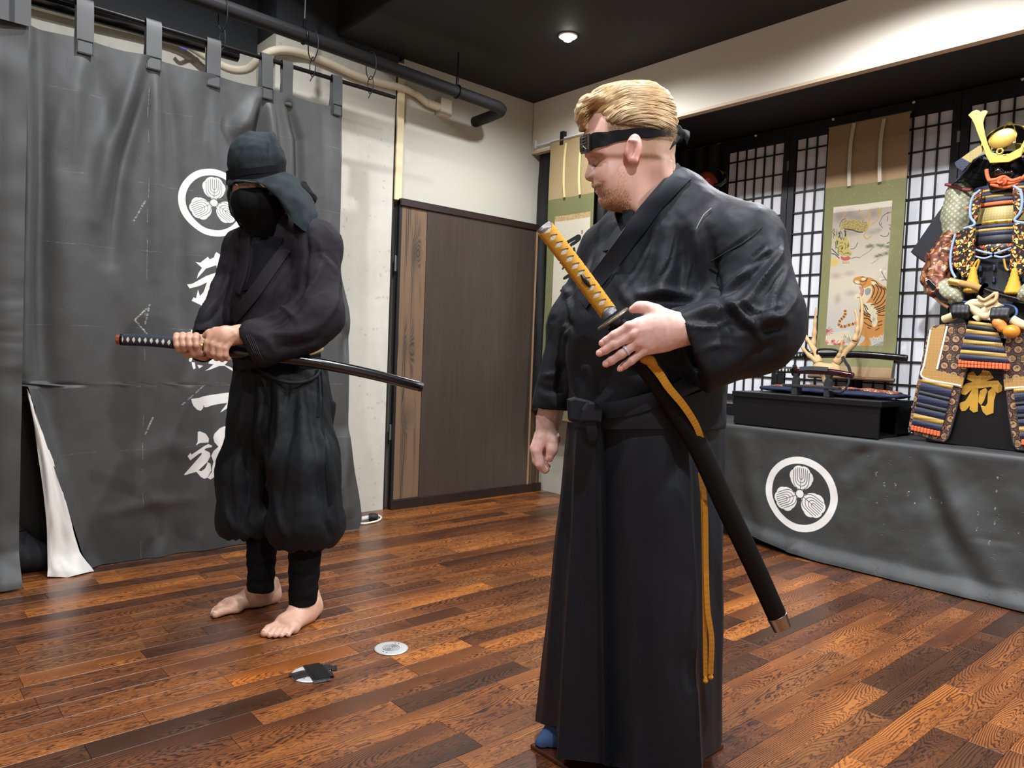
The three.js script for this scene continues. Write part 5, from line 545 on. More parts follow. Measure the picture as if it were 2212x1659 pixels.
  both('thigh_guard', slabX(lp, X0 - 0.012, 0.012, 0.003), purple, 'brocade thigh guard with laced rows'); both('guard_edge', tube(lp.slice(3, 10).map(([a, b]) => P(a, b, X0 - 0.022)), 0.005, 40, 8), std(0x2c2630, 0.6));
  both('gold_band', slabX([[2012, 716], [2030, 704], [2043, 703], [2022, 800], [2000, 800], [1998, 770]], X0 - 0.026, 0.005, 0.001), fret); both('gold_band', slabX([[1996, 796], [2022, 800], [2083, 816], [2078, 838], [1990, 815]], X0 - 0.027, 0.005, 0.001), fret); both('white_cord', tube([P(2010, 712, X0 - 0.03), P(1996, 790, X0 - 0.03), P(1990, 812, X0 - 0.032), P(2076, 834, X0 - 0.032)], 0.005, 30, 8), whiteCord); both('white_cord', tube([P(2046, 704, X0 - 0.03), P(2024, 798, X0 - 0.03)], 0.005, 20, 8), whiteCord);
  rows([1993, 818], [2060, 834], [1967, 930], [2030, 944], X0 - 0.03, [[goldL, 8], [navyL, 20], [blackL, 8], [navyL, 18], [blackL, 10], [navyL, 16], [goldL, 12], [navyL, 14], [orange, 13, 9]], true); both('toe_boss', new THREE.SphereGeometry(0.012, 12, 8).translate(...P(1969, 936, X0 - 0.03).toArray()), blackIron);
  // centre skirt plates
  rows([2094, 694], [2150, 702], [2072, 776], [2182, 785], X0 - 0.045, [[goldL, 6], [blackL, 12], [goldL, 9], [navyL, 14], [goldL, 9], [navyL, 14], [goldL, 9], [navyL, 12]], false, 0.012); rows([2071, 778], [2183, 787], [2070, 794], [2183, 798], X0 - 0.05, [[orange, 8, 15], [orange, 8, 15]], false, 0.012);
  // trunk: core, laced bands and plates as curved strips
  const axis = P(2158, 500, 4.2); const trunk = []; for (const [py, rx, rz] of [[398, 0.10, 0.15], [430, 0.13, 0.175], [480, 0.15, 0.18], [540, 0.15, 0.185], [600, 0.14, 0.18], [650, 0.15, 0.2], [700, 0.17, 0.22]]) { const y = P(2150, py, 4.1).y, o = []; for (let i = 0; i < 40; i++) { const a = i / 40 * 6.2832; o.push(V(4.2 - Math.cos(a) * rx, y, ZA + Math.sin(a) * rz)); } trunk.push(o); }
  part('trunk', loft(trunk), blackL, G, 'black laced trunk armour');
  const RAD = (py) => { const ys = [398, 430, 480, 540, 600, 650, 700], a = [0.10, 0.13, 0.15, 0.15, 0.14, 0.15, 0.17], b = [0.15, 0.175, 0.18, 0.185, 0.18, 0.2, 0.22]; let i = 0; while (i < 5 && py > ys[i + 1]) i++; const t = (py - ys[i]) / (ys[i + 1] - ys[i]); return [lerp(a[i], a[i + 1], t), lerp(b[i], b[i + 1], t)]; };
  const strip = (name, y0, y1, a0, a1, m, lift = 0.008, slope = 0, lab) => { const Pp = []; for (let i = 0; i <= 5; i++) { const row = []; for (let j = 0; j <= 24; j++) { const a = lerp(a0, a1, j / 24), py = lerp(y0, y1, i / 5), [rx, rz] = RAD(py), q = lift + 0.005 * Math.sin(Math.PI * i / 5), y = P(2150, py, 4.1).y - slope * Math.sin(a) ** 2; row.push(V(4.2 - Math.cos(a) * (rx + q), y, ZA + Math.sin(a) * (rz + q))); } Pp.push(row); } part(name, sheet(Pp, 0.006, null, (p) => [p.z, p.y]), m, G, lab); };
  const nl = navyL, gl = goldL; [[400, 410, nl], [410, 415, gl], [415, 425, nl], [425, 430, gl], [430, 440, nl]].forEach(([a, b, m]) => strip('chest_band', a, b, -0.8, 0.8, m, 0.014)); strip('bead_row', 441, 447, -0.95, 0.95, orange, 0.016); strip('chest_plate', 449, 484, -0.62, 0.62, goldfret, 0.006, 0, 'gilt patterned leather plate'); strip('gold_bar', 480, 488, -0.32, 0.32, goldM, 0.014); for (const a of [-0.2, 0, 0.2]) { const [rx, rz] = RAD(484); part('stud', new THREE.SphereGeometry(0.006, 10, 8).translate(4.2 - Math.cos(a) * (rx + 0.022), P(2150, 484, 4.1).y, ZA + Math.sin(a) * (rz + 0.022)), goldM, G); }
  [[489, 497, nl], [497, 503, gl], [503, 512, nl], [513, 530, blackL]].forEach(([a, b, m]) => strip('waist_band', a, b, -0.85, 0.85, m, 0.012)); strip('flower_belt', 532, 552, -0.75, 0.75, flower, 0.012, 0, 'gold and orange flowered belt panel'); both('blue_cord', tube([P(2103, 538, 4.03), P(2127, 545, 4.02), P(2143, 548, 4.02)], 0.005, 14, 8), blueCord); both('blue_cord', tube([P(2102, 553, 4.03), P(2127, 558, 4.02), P(2143, 553, 4.02)], 0.005, 14, 8), blueCord);
  [[575, 588], [600, 613], [625, 638]].forEach(([a, b]) => { for (let k = -2; k <= 2; k++) { const an = k * 0.32, [rx, rz] = RAD(a); part('lace_tuft', new THREE.CapsuleGeometry(0.008, 0.018, 4, 8).translate(4.2 - Math.cos(an) * (rx + 0.01), P(2150, (a + b) / 2, 4.1).y, ZA + Math.sin(an) * (rz + 0.01)), navyL, G); } });
  // side panels and shoulder straps edged in blue
  const sp1 = [[2105, 424], [2122, 410], [2119, 435], [2112, 470], [2107, 482], [2098, 470], [2096, 445]]; both('shoulder_strap', slabX(sp1, 4.03, 0.02, 0.004), flower); both('blue_cord', tube([[2118, 410], [2102, 425], [2096, 446], [2097, 470], [2106, 484], [2082, 494]].map(([a, b]) => P(a, b, 4.005)), 0.006, 30, 8), blueCord);
  const sp2 = [[2062, 508], [2090, 496], [2107, 492], [2104, 560], [2103, 590], [2085, 600], [2058, 566], [2056, 540]]; both('side_panel', slabX(sp2, 4.02, 0.02, 0.004), flower, 'gold and orange flowered side panel'); both('blue_cord', tube([[2064, 505], [2056, 535], [2053, 562], [2056, 585], [2064, 600]].map(([a, b]) => P(a, b, 3.998)), 0.006, 30, 8), blueCord); both('strap', tube([[2103, 588], [2108, 584], [2116, 562]].map(([a, b]) => P(a, b, 4.0)), 0.005, 12, 8), goldMatte);
  // shoulders, sleeves and arm guards
  const arm = (pts, m, name, cell = 0.009, bump = 0.006, lab) => { const o = []; pts.forEach((s) => o.push(...chain(s.map(([a, b, x, r]) => [P(a, b, x), r]), { k: 0.05 }))); const all = pts.flat().map(([a, b, x]) => P(a, b, x)), [lo, hi] = bounds(all, 0.13); const ge = nets(union(o), lo, hi, cell); folds(ge, [], (x, y, z) => bump * n3(x * 22, y * 16, z * 22)); const uvd = uvPlane(ge, 2, 1); both(name, uvd.index ? uvd.toNonIndexed() : uvd, m, lab); };
  arm([[[2072, 420, 4.16, 0.062], [2070, 470, 4.15, 0.066], [2066, 510, 4.13, 0.06]]], green, 'upper_sleeve', 0.009, 0.004, 'pale green brocade sleeve'); both('sleeve_rim', tube([[2042, 398], [2060, 402], [2085, 410], [2098, 410]].map(([a, b], i) => P(a, b, 4.1)), 0.008, 20, 8), std(0x6b2c26, 0.6)); 
  arm([[[2058, 520, 4.12, 0.06], [2038, 560, 4.09, 0.066], [2024, 600, 4.06, 0.06], [2030, 628, 4.02, 0.05]]], copper, 'lower_sleeve', 0.008, 0.009, 'copper coloured brocade sleeve'); arm([[[2018, 620, 4.06, 0.05], [2040, 625, 4.03, 0.045], [2062, 640, 4.0, 0.04]]], green, 'cuff', 0.008, 0.005);
  both('arm_splint', slabX([[2003, 608], [2008, 604], [2050, 646], [2046, 651], [2030, 645]], 3.985, 0.01, 0.003), blackIron, 'black forearm splint'); both('arm_lacing', tube([[2000, 600], [2010, 628], [2034, 655], [2048, 664]].map(([a, b]) => P(a, b, 4.0)), 0.008, 24, 8), std(0xb07a5a, 0.6));
  // hanging shoulder board
  both('shoulder_board', slabX([[1972, 545], [1990, 520], [2030, 462], [2050, 438], [2046, 520], [2036, 545], [2012, 572]], 4.14, 0.02, 0.003), std(0x090d18, 0.6), 'navy shoulder board'); both('board_lacing', tube([[1972, 545], [1998, 508], [2022, 470], [2038, 446]].map(([a, b]) => P(a, b, 4.125)), 0.006, 24, 8), blackIron); both('board_edge', tube([[1972, 546], [1990, 560], [2012, 573]].map(([a, b]) => P(a, b, 4.13)), 0.005, 16, 8), std(0x7a4a36, 0.6));
  // gauntlets in the lap
  const hand = (c, d, name) => { const p = P(...c); const fs = []; for (let i = 0; i < 4; i++) { const off = (i - 1.5) * 0.019; fs.push(...chain([[p.clone().add(V(0, 0.012, off)), 0.012], [p.clone().add(V(-0.03, 0.008, off + d * 0.004)), 0.012], [p.clone().add(V(-0.042, -0.02, off + d * 0.006)), 0.010], [p.clone().add(V(-0.03, -0.04, off + d * 0.006)), 0.009]], { k: 0.004 })); } fs.push(cone(p.clone().add(V(0.03, 0.01, 0)), p, 0.04, 0.036, { k: 0.02, flat: AY, s: 1.5 })); part(name, nets(union(fs), p.clone().addScalar(-0.1), p.clone().addScalar(0.1), 0.0045), std(0x14161a, 0.5), G, 'black gauntlet with ribbed fingers'); const e = part('gauntlet_edge', new THREE.TorusGeometry(0.046, 0.006, 8, 24).rotateY(Math.PI / 2).scale(1, 0.8, 1.05).translate(p.x + 0.012, p.y, p.z), std(0x4a6fa0, 0.7), G); };
  hand([2078, 668, 4.0], 1, 'gauntlet'); hand([2168, 674, 3.99], -1, 'gauntlet');
  // tassels, rope, gourd and ball
  for (const [x, y] of [[2103, 580], [2192, 583]]) { const p = P(x, y, 4.0), pr = []; for (let i = 0; i <= 10; i++) pr.push([0.012 + 0.026 * (i / 10) ** 1.3 + 0.002 * (i % 2), -i * 0.0105]); const ge = lathe([[0.002, 0.014], [0.012, 0.008], ...pr, [0.02, -0.11], [0.001, -0.112]], 30); folds(ge, [], (a, b, c) => 0.002 * Math.sin(Math.atan2(c, a) * 14)); part('tassel', ge.translate(p.x, p.y - 0.005, p.z), std(0xc49a2c, 0.75), G, 'yellow silk tassel'); part('tassel_loop', tube([[x, y - 2], [x + 6, y - 14], [x + 12, y - 20]].map(([a, b]) => P(a, b, 4.0)), 0.005, 12, 8), std(0xc49a2c, 0.75), G); }
  const rp = (pts, r) => part('rope', tube(pts.map(([a, b, x]) => P(a, b, x ?? 3.985)), r, 50, 10), rope, G, 'thick cream rope'); rp([[2040, 690, 4.02], [2060, 682, 4.0], [2085, 668], [2100, 656], [2130, 655], [2155, 648]], 0.021); rp([[2092, 655], [2105, 668], [2120, 680], [2138, 682], [2150, 668], [2160, 655]], 0.021); rp([[2108, 690], [2122, 676], [2140, 664], [2150, 678], [2140, 692]], 0.019); rp([[2186, 690], [2205, 700], [2225, 705]], 0.021);
  const gd = P(2160, 700, 3.965); part('gourd', nets(union([cone(gd, gd.clone().add(V(0, -0.018, 0.012)), 0.026, 0.022, { k: 0.02 }), cone(gd.clone().add(V(0, 0.015, -0.015)), gd.clone().add(V(0, 0.035, -0.035)), 0.017, 0.01, { k: 0.02 })]), gd.clone().addScalar(-0.08), gd.clone().addScalar(0.08), 0.005), std(0xd0853c, 0.4), G, 'tan gourd'); part('orange_ball', new THREE.SphereGeometry(0.034, 28, 20).scale(1, 0.9, 1).translate(...P(2185, 716, 3.95).toArray()), std(0xd98a2c, 0.35), G, 'round orange ball');
  // sword across the lap
  const s0 = P(2052, 607, 3.975), s1 = P(2100, 617, 3.97), s2 = P(2124, 625, 3.97); part('sword_pommel', tube([s0, s0.clone().lerp(s1, 0.45)], (s) => 0.018 - 0.002 * s, 12, 16), goldM, G); part('sword_grip', tube([s0.clone().lerp(s1, 0.4), s1, s2], 0.0155, 16, 16), std(0xb08a4a, 0.6, { bumpMap: weaveBump, bumpScale: 0.003 }), G, 'tan wrapped sword grip'); part('sword_guard', frame(new THREE.CylinderGeometry(0.03, 0.03, 0.012, 24), s2, AN.clone().cross(s2.clone().sub(s1).normalize()).normalize(), s2.clone().sub(s1).normalize(), AN), goldM, G); part('sword_sheath', tube([s2, P(2160, 637, 3.98), P(2215, 650, 4.0), P(2300, 665, 4.04)], 0.017, 24, 14), M.lacquer, G); part('sash_cord', tube([[2112, 640], [2125, 648], [2140, 640], [2152, 632], [2150, 648], [2128, 660]].map(([a, b]) => P(a, b, 3.96)), 0.008, 30, 8), std(0xc9a878, 0.7), G);
  // neck, mask and cords
  const mc = P(2168, 378, 4.1), mo = (dx, dy, dz) => mc.clone().add(V(dx, dy, dz)); const mf = union([ell(mo(0.03, 0.01, 0), 0.08, 0.105, 0.082, AN, AY, AX, 0.02), cone(mo(-0.055, 0.045, 0), mo(-0.078, 0.005, 0), 0.010, 0.017, { k: 0.02 }), cone(mo(-0.05, -0.005, -0.04), mo(-0.062, -0.01, -0.01), 0.018, 0.014, { k: 0.02 }), cone(mo(-0.05, -0.005, 0.04), mo(-0.062, -0.01, 0.01), 0.018, 0.014, { k: 0.02 }), cone(mo(-0.045, -0.06, -0.02), mo(-0.045, -0.06, 0.02), 0.026, 0.026, { k: 0.03 }), carve(ell(mo(-0.07, -0.03, 0), 0.03, 0.008, 0.036, AN, AY, AX), 0.006), carve(ell(mo(-0.06, 0.05, -0.034), 0.03, 0.014, 0.024, AN, AY, AX), 0.008), carve(ell(mo(-0.06, 0.05, 0.034), 0.03, 0.014, 0.024, AN, AY, AX), 0.008)]);
  part('face_mask', nets(mf, mo(-0.14, -0.14, -0.12), mo(0.14, 0.14, 0.12), 0.0045), blackIron, G, 'glossy black face mask'); const or2 = [[2131, 366], [2133, 380], [2140, 392], [2160, 392], [2178, 396], [2204, 388], [2222, 372]]; part('chin_cord', tube(or2.map(([a, b]) => P(a, b, 4.02)), 0.0085, 40, 10), orange, G, 'orange chin cord'); part('chin_cord', tube([[2135, 390], [2150, 388], [2168, 382], [2186, 390], [2206, 384]].map(([a, b]) => P(a, b, 4.015)), 0.008, 40, 10), orange, G); part('chin_cord', tube([[2140, 398], [2156, 402], [2176, 404], [2200, 396]].map(([a, b]) => P(a, b, 4.025)), 0.008, 40, 10), orange, G); part('cord_knot', new THREE.TorusKnotGeometry(0.012, 0.006, 60, 8).rotateY(1.57).translate(...P(2166, 390, 4.01).toArray()), orange, G);
  // helmet
  const hc = P(2178, 322, 4.18), bowl = new THREE.SphereGeometry(1, 48, 24, 0, 6.2832, 0, 1.62).scale(0.125, 0.115, 0.115).translate(hc.x, hc.y - 0.005, hc.z); part('helmet_bowl', bowl, blackIron, G, 'glossy black helmet bowl'); const ribs = []; for (let i = 0; i < 12; i++) { const a = i / 12 * 6.2832; ribs.push(tube([0, 1, 2, 3, 4].map((k) => { const t = 0.15 + k * 0.36; return V(hc.x + Math.cos(a) * Math.sin(t) * 0.127, hc.y - 0.005 + Math.cos(t) * 0.117, hc.z + Math.sin(a) * Math.sin(t) * 0.117); }), 0.0022, 14, 6)); } part('helmet_rib', ribs, goldM, G); part('crown_boss', lathe([[0.026, 0], [0.024, 0.006], [0.014, 0.012], [0.008, 0.02], [0, 0.021]], 20).translate(hc.x, hc.y + 0.108, hc.z), goldM, G);
  const visor = []; for (let i = 0; i <= 3; i++) { const row = []; for (let j = 0; j <= 24; j++) { const a = lerp(-1.15, 1.15, j / 24), q = i / 3; row.push(V(hc.x - Math.cos(a) * (0.122 + 0.045 * q), hc.y - 0.004 - 0.04 * q - 0.012 * Math.sin(a) ** 2, hc.z + Math.sin(a) * (0.114 + 0.022 * q))); } visor.push(row); } part('visor', sheet(visor, 0.006, null, (p) => [p.z, p.y]), goldfret, G, 'gilt patterned visor'); part('visor_rim', tube(visor[3], 0.005, 40, 8), std(0x6f7684, 0.5), G);
  const hx = 4.0; const hornP = [[2093, 249], [2100, 242], [2110, 238], [2116, 240], [2119, 243], [2123, 240], [2130, 239], [2134, 242], [2127, 254], [2124, 266], [2128, 290], [2134, 312], [2142, 330], [2166, 336], [2178, 333], [2180, 344], [2150, 350], [2136, 342], [2128, 326], [2114, 290], [2106, 268], [2100, 257]]; { const ax = P(2172, 340, hx).z; const sg = slabX(hornP, hx, 0.004, 0.0015); const h2 = sg.clone(); const sh = ax - ZA; part('crest_horn', sg, goldM, G, 'flat gold crest horn'); const mg = mir(h2); mg.translate(0, 0, 2 * sh); part('crest_horn', mg, goldM, G, 'flat gold crest horn'); }
  part('crest_plate', slabX([[2128, 330], [2140, 336], [2172, 338], [2204, 322], [2212, 318], [2206, 338], [2180, 350], [2140, 352]], hx - 0.002, 0.006, 0.002), goldM, G); const dc = P(2166, 299, hx - 0.008); part('crest_disc', new THREE.SphereGeometry(1, 40, 20).scale(0.008, 0.044, 0.058).rotateX(-0.25).translate(dc.x, dc.y, dc.z), goldM, G, 'oval gold crest disc'); part('crest_boss', new THREE.TorusGeometry(0.012, 0.005, 10, 24).rotateY(1.57).translate(...P(2160, 327, hx - 0.004).toArray()), goldM, G);
  // neck guard and turned-back wings
  const sk = []; for (let k = 0; k < 5; k++) { const Pp = []; for (let i = 0; i <= 3; i++) { const row = []; for (let j = 0; j <= 36; j++) { const a = lerp(0.85, 2 * Math.PI - 0.85, j / 36), q = k + i / 3 * 1.15, R = 0.125 + 0.022 * q; row.push(V(hc.x + 0.01 - Math.cos(a) * R, hc.y - 0.02 - 0.027 * q, hc.z + Math.sin(a) * (R * 0.98))); } Pp.push(row); } part('neck_lame', sheet(Pp, 0.004, null, (p) => [p.z * 3, p.y]), k < 4 ? blackIron : navyL, G, 'black neck guard lame'); }
  const wing = [[2118, 315], [2122, 322], [2122, 332], [2102, 346], [2098, 352], [2090, 362], [2078, 368], [2066, 358], [2064, 352], [2076, 344], [2092, 332]]; both('turned_wing', (() => { const q = slabX(wing, 4.07, 0.006, 0.002); return q; })(), goldfret, 'turned back helmet wing'); both('wing_lacing', slabX([[2064, 352], [2078, 342], [2096, 352], [2080, 370], [2068, 362]], 4.062, 0.006, 0.002), navyL);
}

// ================================================================ PERSON WITH THE YELLOW-HANDLED SWORD
const J = (px, py, t, r) => [at(px, py, t), r * t / FOC];
const cap = (a, b, o = {}) => cone(at(a[0], a[1], a[2]), at(b[0], b[1], b[2]), a[3] * a[2] / FOC, b[3] * b[2] / FOC, o);
const eli = (px, py, t, rx, ry, rz, o = {}) => { // ellipsoid: rx, ry in photo px, rz (towards the viewer) in metres; roll in radians
  const a = o.roll ?? 0, X = rgt.clone().multiplyScalar(Math.cos(a)).addScaledVector(upv, Math.sin(a)), Y = upv.clone().multiplyScalar(Math.cos(a)).addScaledVector(rgt, -Math.sin(a)); const f = ell(at(px, py, t), rx * t / FOC, ry * t / FOC, rz, X, Y, fwd.clone().negate(), o.k ?? 0.02); if (o.cut) f.cut = true; return f; };
const colorize = (g, fn) => { const P = g.attributes.position, c = new Float32Array(P.count * 3); for (let i = 0; i < P.count; i++) { const v = fn(P.getX(i), P.getY(i), P.getZ(i)); c[3 * i] = v[0]; c[3 * i + 1] = v[1]; c[3 * i + 2] = v[2]; } g.setAttribute('color', new THREE.BufferAttribute(c, 3)); return g; };
const toPx = (x, y, z) => { const d = V(x, y, z).sub(CAM), t = d.dot(fwd); return [PHW / 2 + d.dot(rgt) / t * FOC, PHH / 2 - d.dot(upv) / t * FOC, t]; };
const cutPlane = (px1, px2, t, keep) => { // half space through two photo points at distance t; keep = point inside
  const a = at(px1[0], px1[1], t), b = at(px2[0], px2[1], t), n = b.clone().sub(a).cross(fwd).normalize(), k = at(keep[0], keep[1], t).sub(a).dot(n) > 0 ? -1 : 1; return (x, y, z) => k * ((x - a.x) * n.x + (y - a.y) * n.y + (z - a.z) * n.z); };
const skinM = phy(0xffffff, 0.48, { vertexColors: true, sheen: 0.25, sheenColor: new THREE.Color(0xffc0a0), sheenRoughness: 0.5, bumpMap: plasterBump, bumpScale: 0.0003 });
const blackCotton = phy(0x181b21, 0.6, { sheen: 0.2, sheenRoughness: 0.45, sheenColor: new THREE.Color(0x1c1e24), specularIntensity: 0.5 });
const blackCotton2 = phy(0x1a1f27, 0.56, { sheen: 0.2, sheenRoughness: 0.4, sheenColor: new THREE.Color(0x1a1d23), specularIntensity: 0.5 });
// a finger: list of [px, py, t, r px]
const finger = (pts, k = 0.004) => chain(pts.map((p) => J(...p)), { k });
const nail = (p0, p1, r) => { // small plate on the last joint, facing the viewer
  const a = at(...p0), b = at(...p1), d = b.clone().sub(a).normalize(), n = fwd.clone().negate().addScaledVector(d, d.dot(fwd)).normalize(), s = d.clone().cross(n); const g = new THREE.SphereGeometry(1, 12, 8).scale(r * 0.62, r * 0.85, r * 0.2); return frame(g, b.clone().addScaledVector(n, r * 0.86).addScaledVector(d, r * 0.05), s, d, n); };
{
  const man = thing('person', 'person in black jacket and long pleated skirt with headband, yellow sword at waist', 'person', at(1390, 1650, 1.86).setY(0));
  // ---------- body: head and neck, both hands, feet, and the trunk under the clothes
  const T = 1.78, e = (x, y, dz, rx, ry, rz, o) => eli(x, y, T - dz, rx, ry, rz, o), c2 = (a, b, o) => cap([a[0], a[1], T - a[2], a[3]], [b[0], b[1], T - b[2], b[3]], o);
  // the head: its measured side outline, inflated to the width of a head, with cheeks, eyes, nose wings and ear added
  const PRO = [[1463, 385], [1459, 362], [1457, 335], [1461, 300], [1461, 265], [1450, 230], [1425, 205], [1385, 195], [1340, 199], [1302, 214], [1276, 245], [1264.5, 275], [1260.5, 300], [1261, 322], [1262.5, 331], [1266, 339], [1271.5, 347], [1271, 353], [1268.5, 361], [1265.5, 370], [1263.5, 378], [1264, 384.5], [1267, 389], [1273, 391], [1280, 392.5], [1278.5, 397], [1277.5, 401], [1280, 405.5], [1287, 408.3], [1285.5, 411.5], [1286.5, 415.5], [1290, 420], [1294, 425], [1292.5, 432], [1295, 441], [1303, 449], [1320, 455], [1345, 459], [1358, 470], [1362, 490], [1382, 496], [1412, 462], [1444, 422]];
  const proD = (x, y) => { let d = 1e9, sg = 1; for (let i = 0, j = PRO.length - 1; i < PRO.length; j = i++) { const a = PRO[i], b = PRO[j], ex = b[0] - a[0], ey = b[1] - a[1], wx = x - a[0], wy = y - a[1], t = clamp((wx * ex + wy * ey) / (ex * ex + ey * ey)), bx = wx - ex * t, by = wy - ey * t; d = Math.min(d, bx * bx + by * by); const c = y >= a[1], e2 = y < b[1], f2 = ex * wy > ey * wx; if ((c && e2 && f2) || (!c && !e2 && !f2)) sg = -sg; } return sg * Math.sqrt(d); };
  const fx = fwd.x, fy = fwd.y, fz = fwd.z, MPX = T / FOC;
  const skull = (x, y, z) => { const dx = x - CAM.x, dy = y - CAM.y, dz = z - CAM.z, t = dx * fx + dy * fy + dz * fz, px = PHW / 2 + (dx * rgt.x + dy * rgt.y + dz * rgt.z) / t * FOC, py = PHH / 2 - (dx * upv.x + dy * upv.y + dz * upv.z) / t * FOC, d2 = proD(px, py) * MPX, zz = Math.abs(T - t); if (d2 > 0.02) return Math.hypot(d2, Math.max(0, zz - 0.05)); if (d2 > 0) return Math.max(d2, zz - 0.01);
    let W = lerp(0.023, 0.066, sstep(1266, 1316, px)); const fore = sstep(346, 330, py); W = lerp(W, 0.073, fore); W = lerp(W, 0.078, sstep(1330, 1390, px) * sstep(350, 300, py)); W = lerp(W, 0.054, sstep(395, 452, py) * sstep(1380, 1330, px)); W = lerp(W, 0.058, sstep(350, 400, py) * sstep(1375, 1410, px)); W = lerp(W, 0.046, sstep(388, 396, py) * sstep(1315, 1285, px)); const Rr = lerp(0.034, 0.05, fore), q = Math.max(0, 1 + d2 / Rr); return (zz - W * Math.sqrt(1 - Math.min(1, q * q))) * 0.75; };
  skull.k = 0.01;
  const headParts = [skull, e(1318, 384, 0.036, 30, 26, 0.026, { k: 0.025 }), e(1318, 384, -0.036, 30, 26, 0.026, { k: 0.025 }), c2([1278, 338, 0.016, 7], [1296, 334, 0.046, 7], { k: 0.012 }), c2([1278, 338, -0.016, 7], [1296, 334, -0.046, 7], { k: 0.012 }), e(1283.5, 385.5, 0.0115, 8, 6, 0.0065, { k: 0.005 }), e(1283.5, 385.5, -0.0115, 8, 6, 0.0065, { k: 0.005 }), e(1283, 350, 0.034, 10, 8, 0.013, { cut: true, k: 0.010 }), e(1283, 350, -0.034, 10, 8, 0.013, { cut: true, k: 0.010 }), e(1290, 352, 0.027, 10, 8.5, 0.012, { k: 0.003 }), e(1290, 352, -0.027, 10, 8.5, 0.012, { k: 0.003 }), c2([1281, 355, 0.029, 1.4], [1298, 358, 0.038, 1.2], { k: 0.002 }), c2([1280, 347, 0.026, 1.6], [1298, 347, 0.038, 1.6], { k: 0.004 }), e(1284, 408.5, 0, 13, 1.1, 0.026, { cut: true, k: 0.003 }), e(1282, 390.5, 0.009, 4, 1.8, 0.004, { cut: true, k: 0.002 }), c2([1291, 384, 0.026, 2], [1298, 402, 0.03, 2], { k: 0.01, cut: true }),
    // ear
    e(1369, 320.5, 0.083, 17.5, 32, 0.010, { roll: -0.12, k: 0.006 }), e(1366, 323, 0.096, 10.5, 19, 0.010, { roll: -0.12, cut: true, k: 0.004 }), e(1369, 346, 0.085, 10, 8, 0.008, { k: 0.006 }), c2([1377, 308, 0.090, 3.2], [1372, 336, 0.090, 3], { k: 0.004 }), e(1355, 330, 0.080, 4.5, 7.5, 0.008, { k: 0.006 }), c2([1360, 303, 0.091, 2.6], [1376, 305, 0.091, 2.6], { k: 0.004 })];
  for (const f of headParts) if (f !== skull && f.k === undefined) f.k = 0.01;
  const headF = union(headParts), hb = bounds([at(1240, 180, T), at(1480, 520, T)], 0.1);
  const headG = nets(headF, hb[0], hb[1], 0.0027);
  const sk = [0.64, 0.39, 0.30], lin = (c, k) => c.map((v) => v * k), mix = (a, b, t) => a.map((v, i) => lerp(v, b[i], t));
  colorize(headG, (x, y, z) => { const [px, py] = toPx(x, y, z), n = n3(x * 60, y * 60, z * 60), n4 = n3(x * 500, y * 160, z * 500); let c = mix(sk, [0.66, 0.34, 0.26], 0.35 + 0.25 * n); const jaw = sstep(402, 432, py + 0.16 * (px - 1300) * (px < 1345 ? -1 : -1) * 0 + 8 * n) * (1 - sstep(1368, 1392, px)) * (1 - sstep(455, 468, py)), burn = sstep(1325, 1345, px) * (1 - sstep(1352, 1362, px)) * sstep(352, 372, py), mus = Math.exp(-(((px - 1290) / 12) ** 2 + ((py - 397) / 6) ** 2)); const bd = sstep(398, 416, py + 0.2 * Math.abs(px - 1318) * (px > 1318 ? -0.6 : 0) + 5 * n) * sstep(1288, 1296, px + (py > 420 ? 12 : 0)) * (1 - sstep(1352, 1376, px)) * (1 - sstep(456, 470, py)); c = mix(c, [0.27, 0.115, 0.05], clamp(sstep(0.15, 0.4, n4) * Math.max(bd > 0.45 ? 0.7 : 0, burn > 0.5 ? 0.35 : 0, mus > 0.4 ? 0.7 : 0))); if (px < 1300 && py > 408 && py < 418) c = mix(c, [0.55, 0.22, 0.19], 0.7); if (px > 1349 && px < 1388 && py > 286 && py < 356) c = mix(c, [0.70, 0.30, 0.24], 0.5); const buzz = sstep(1378, 1396, px) * (1 - sstep(338, 360, py - (px - 1400) * 0.15)) + sstep(300, 270, py) * sstep(1300, 1325, px); c = mix(c, [0.36, 0.25, 0.15], clamp(buzz) * (0.45 + 0.25 * n4)); if (px < 1303 && px > 1275 && py > 330 && py < 341) c = mix(c, [0.35, 0.2, 0.1], 0.5); return c; });
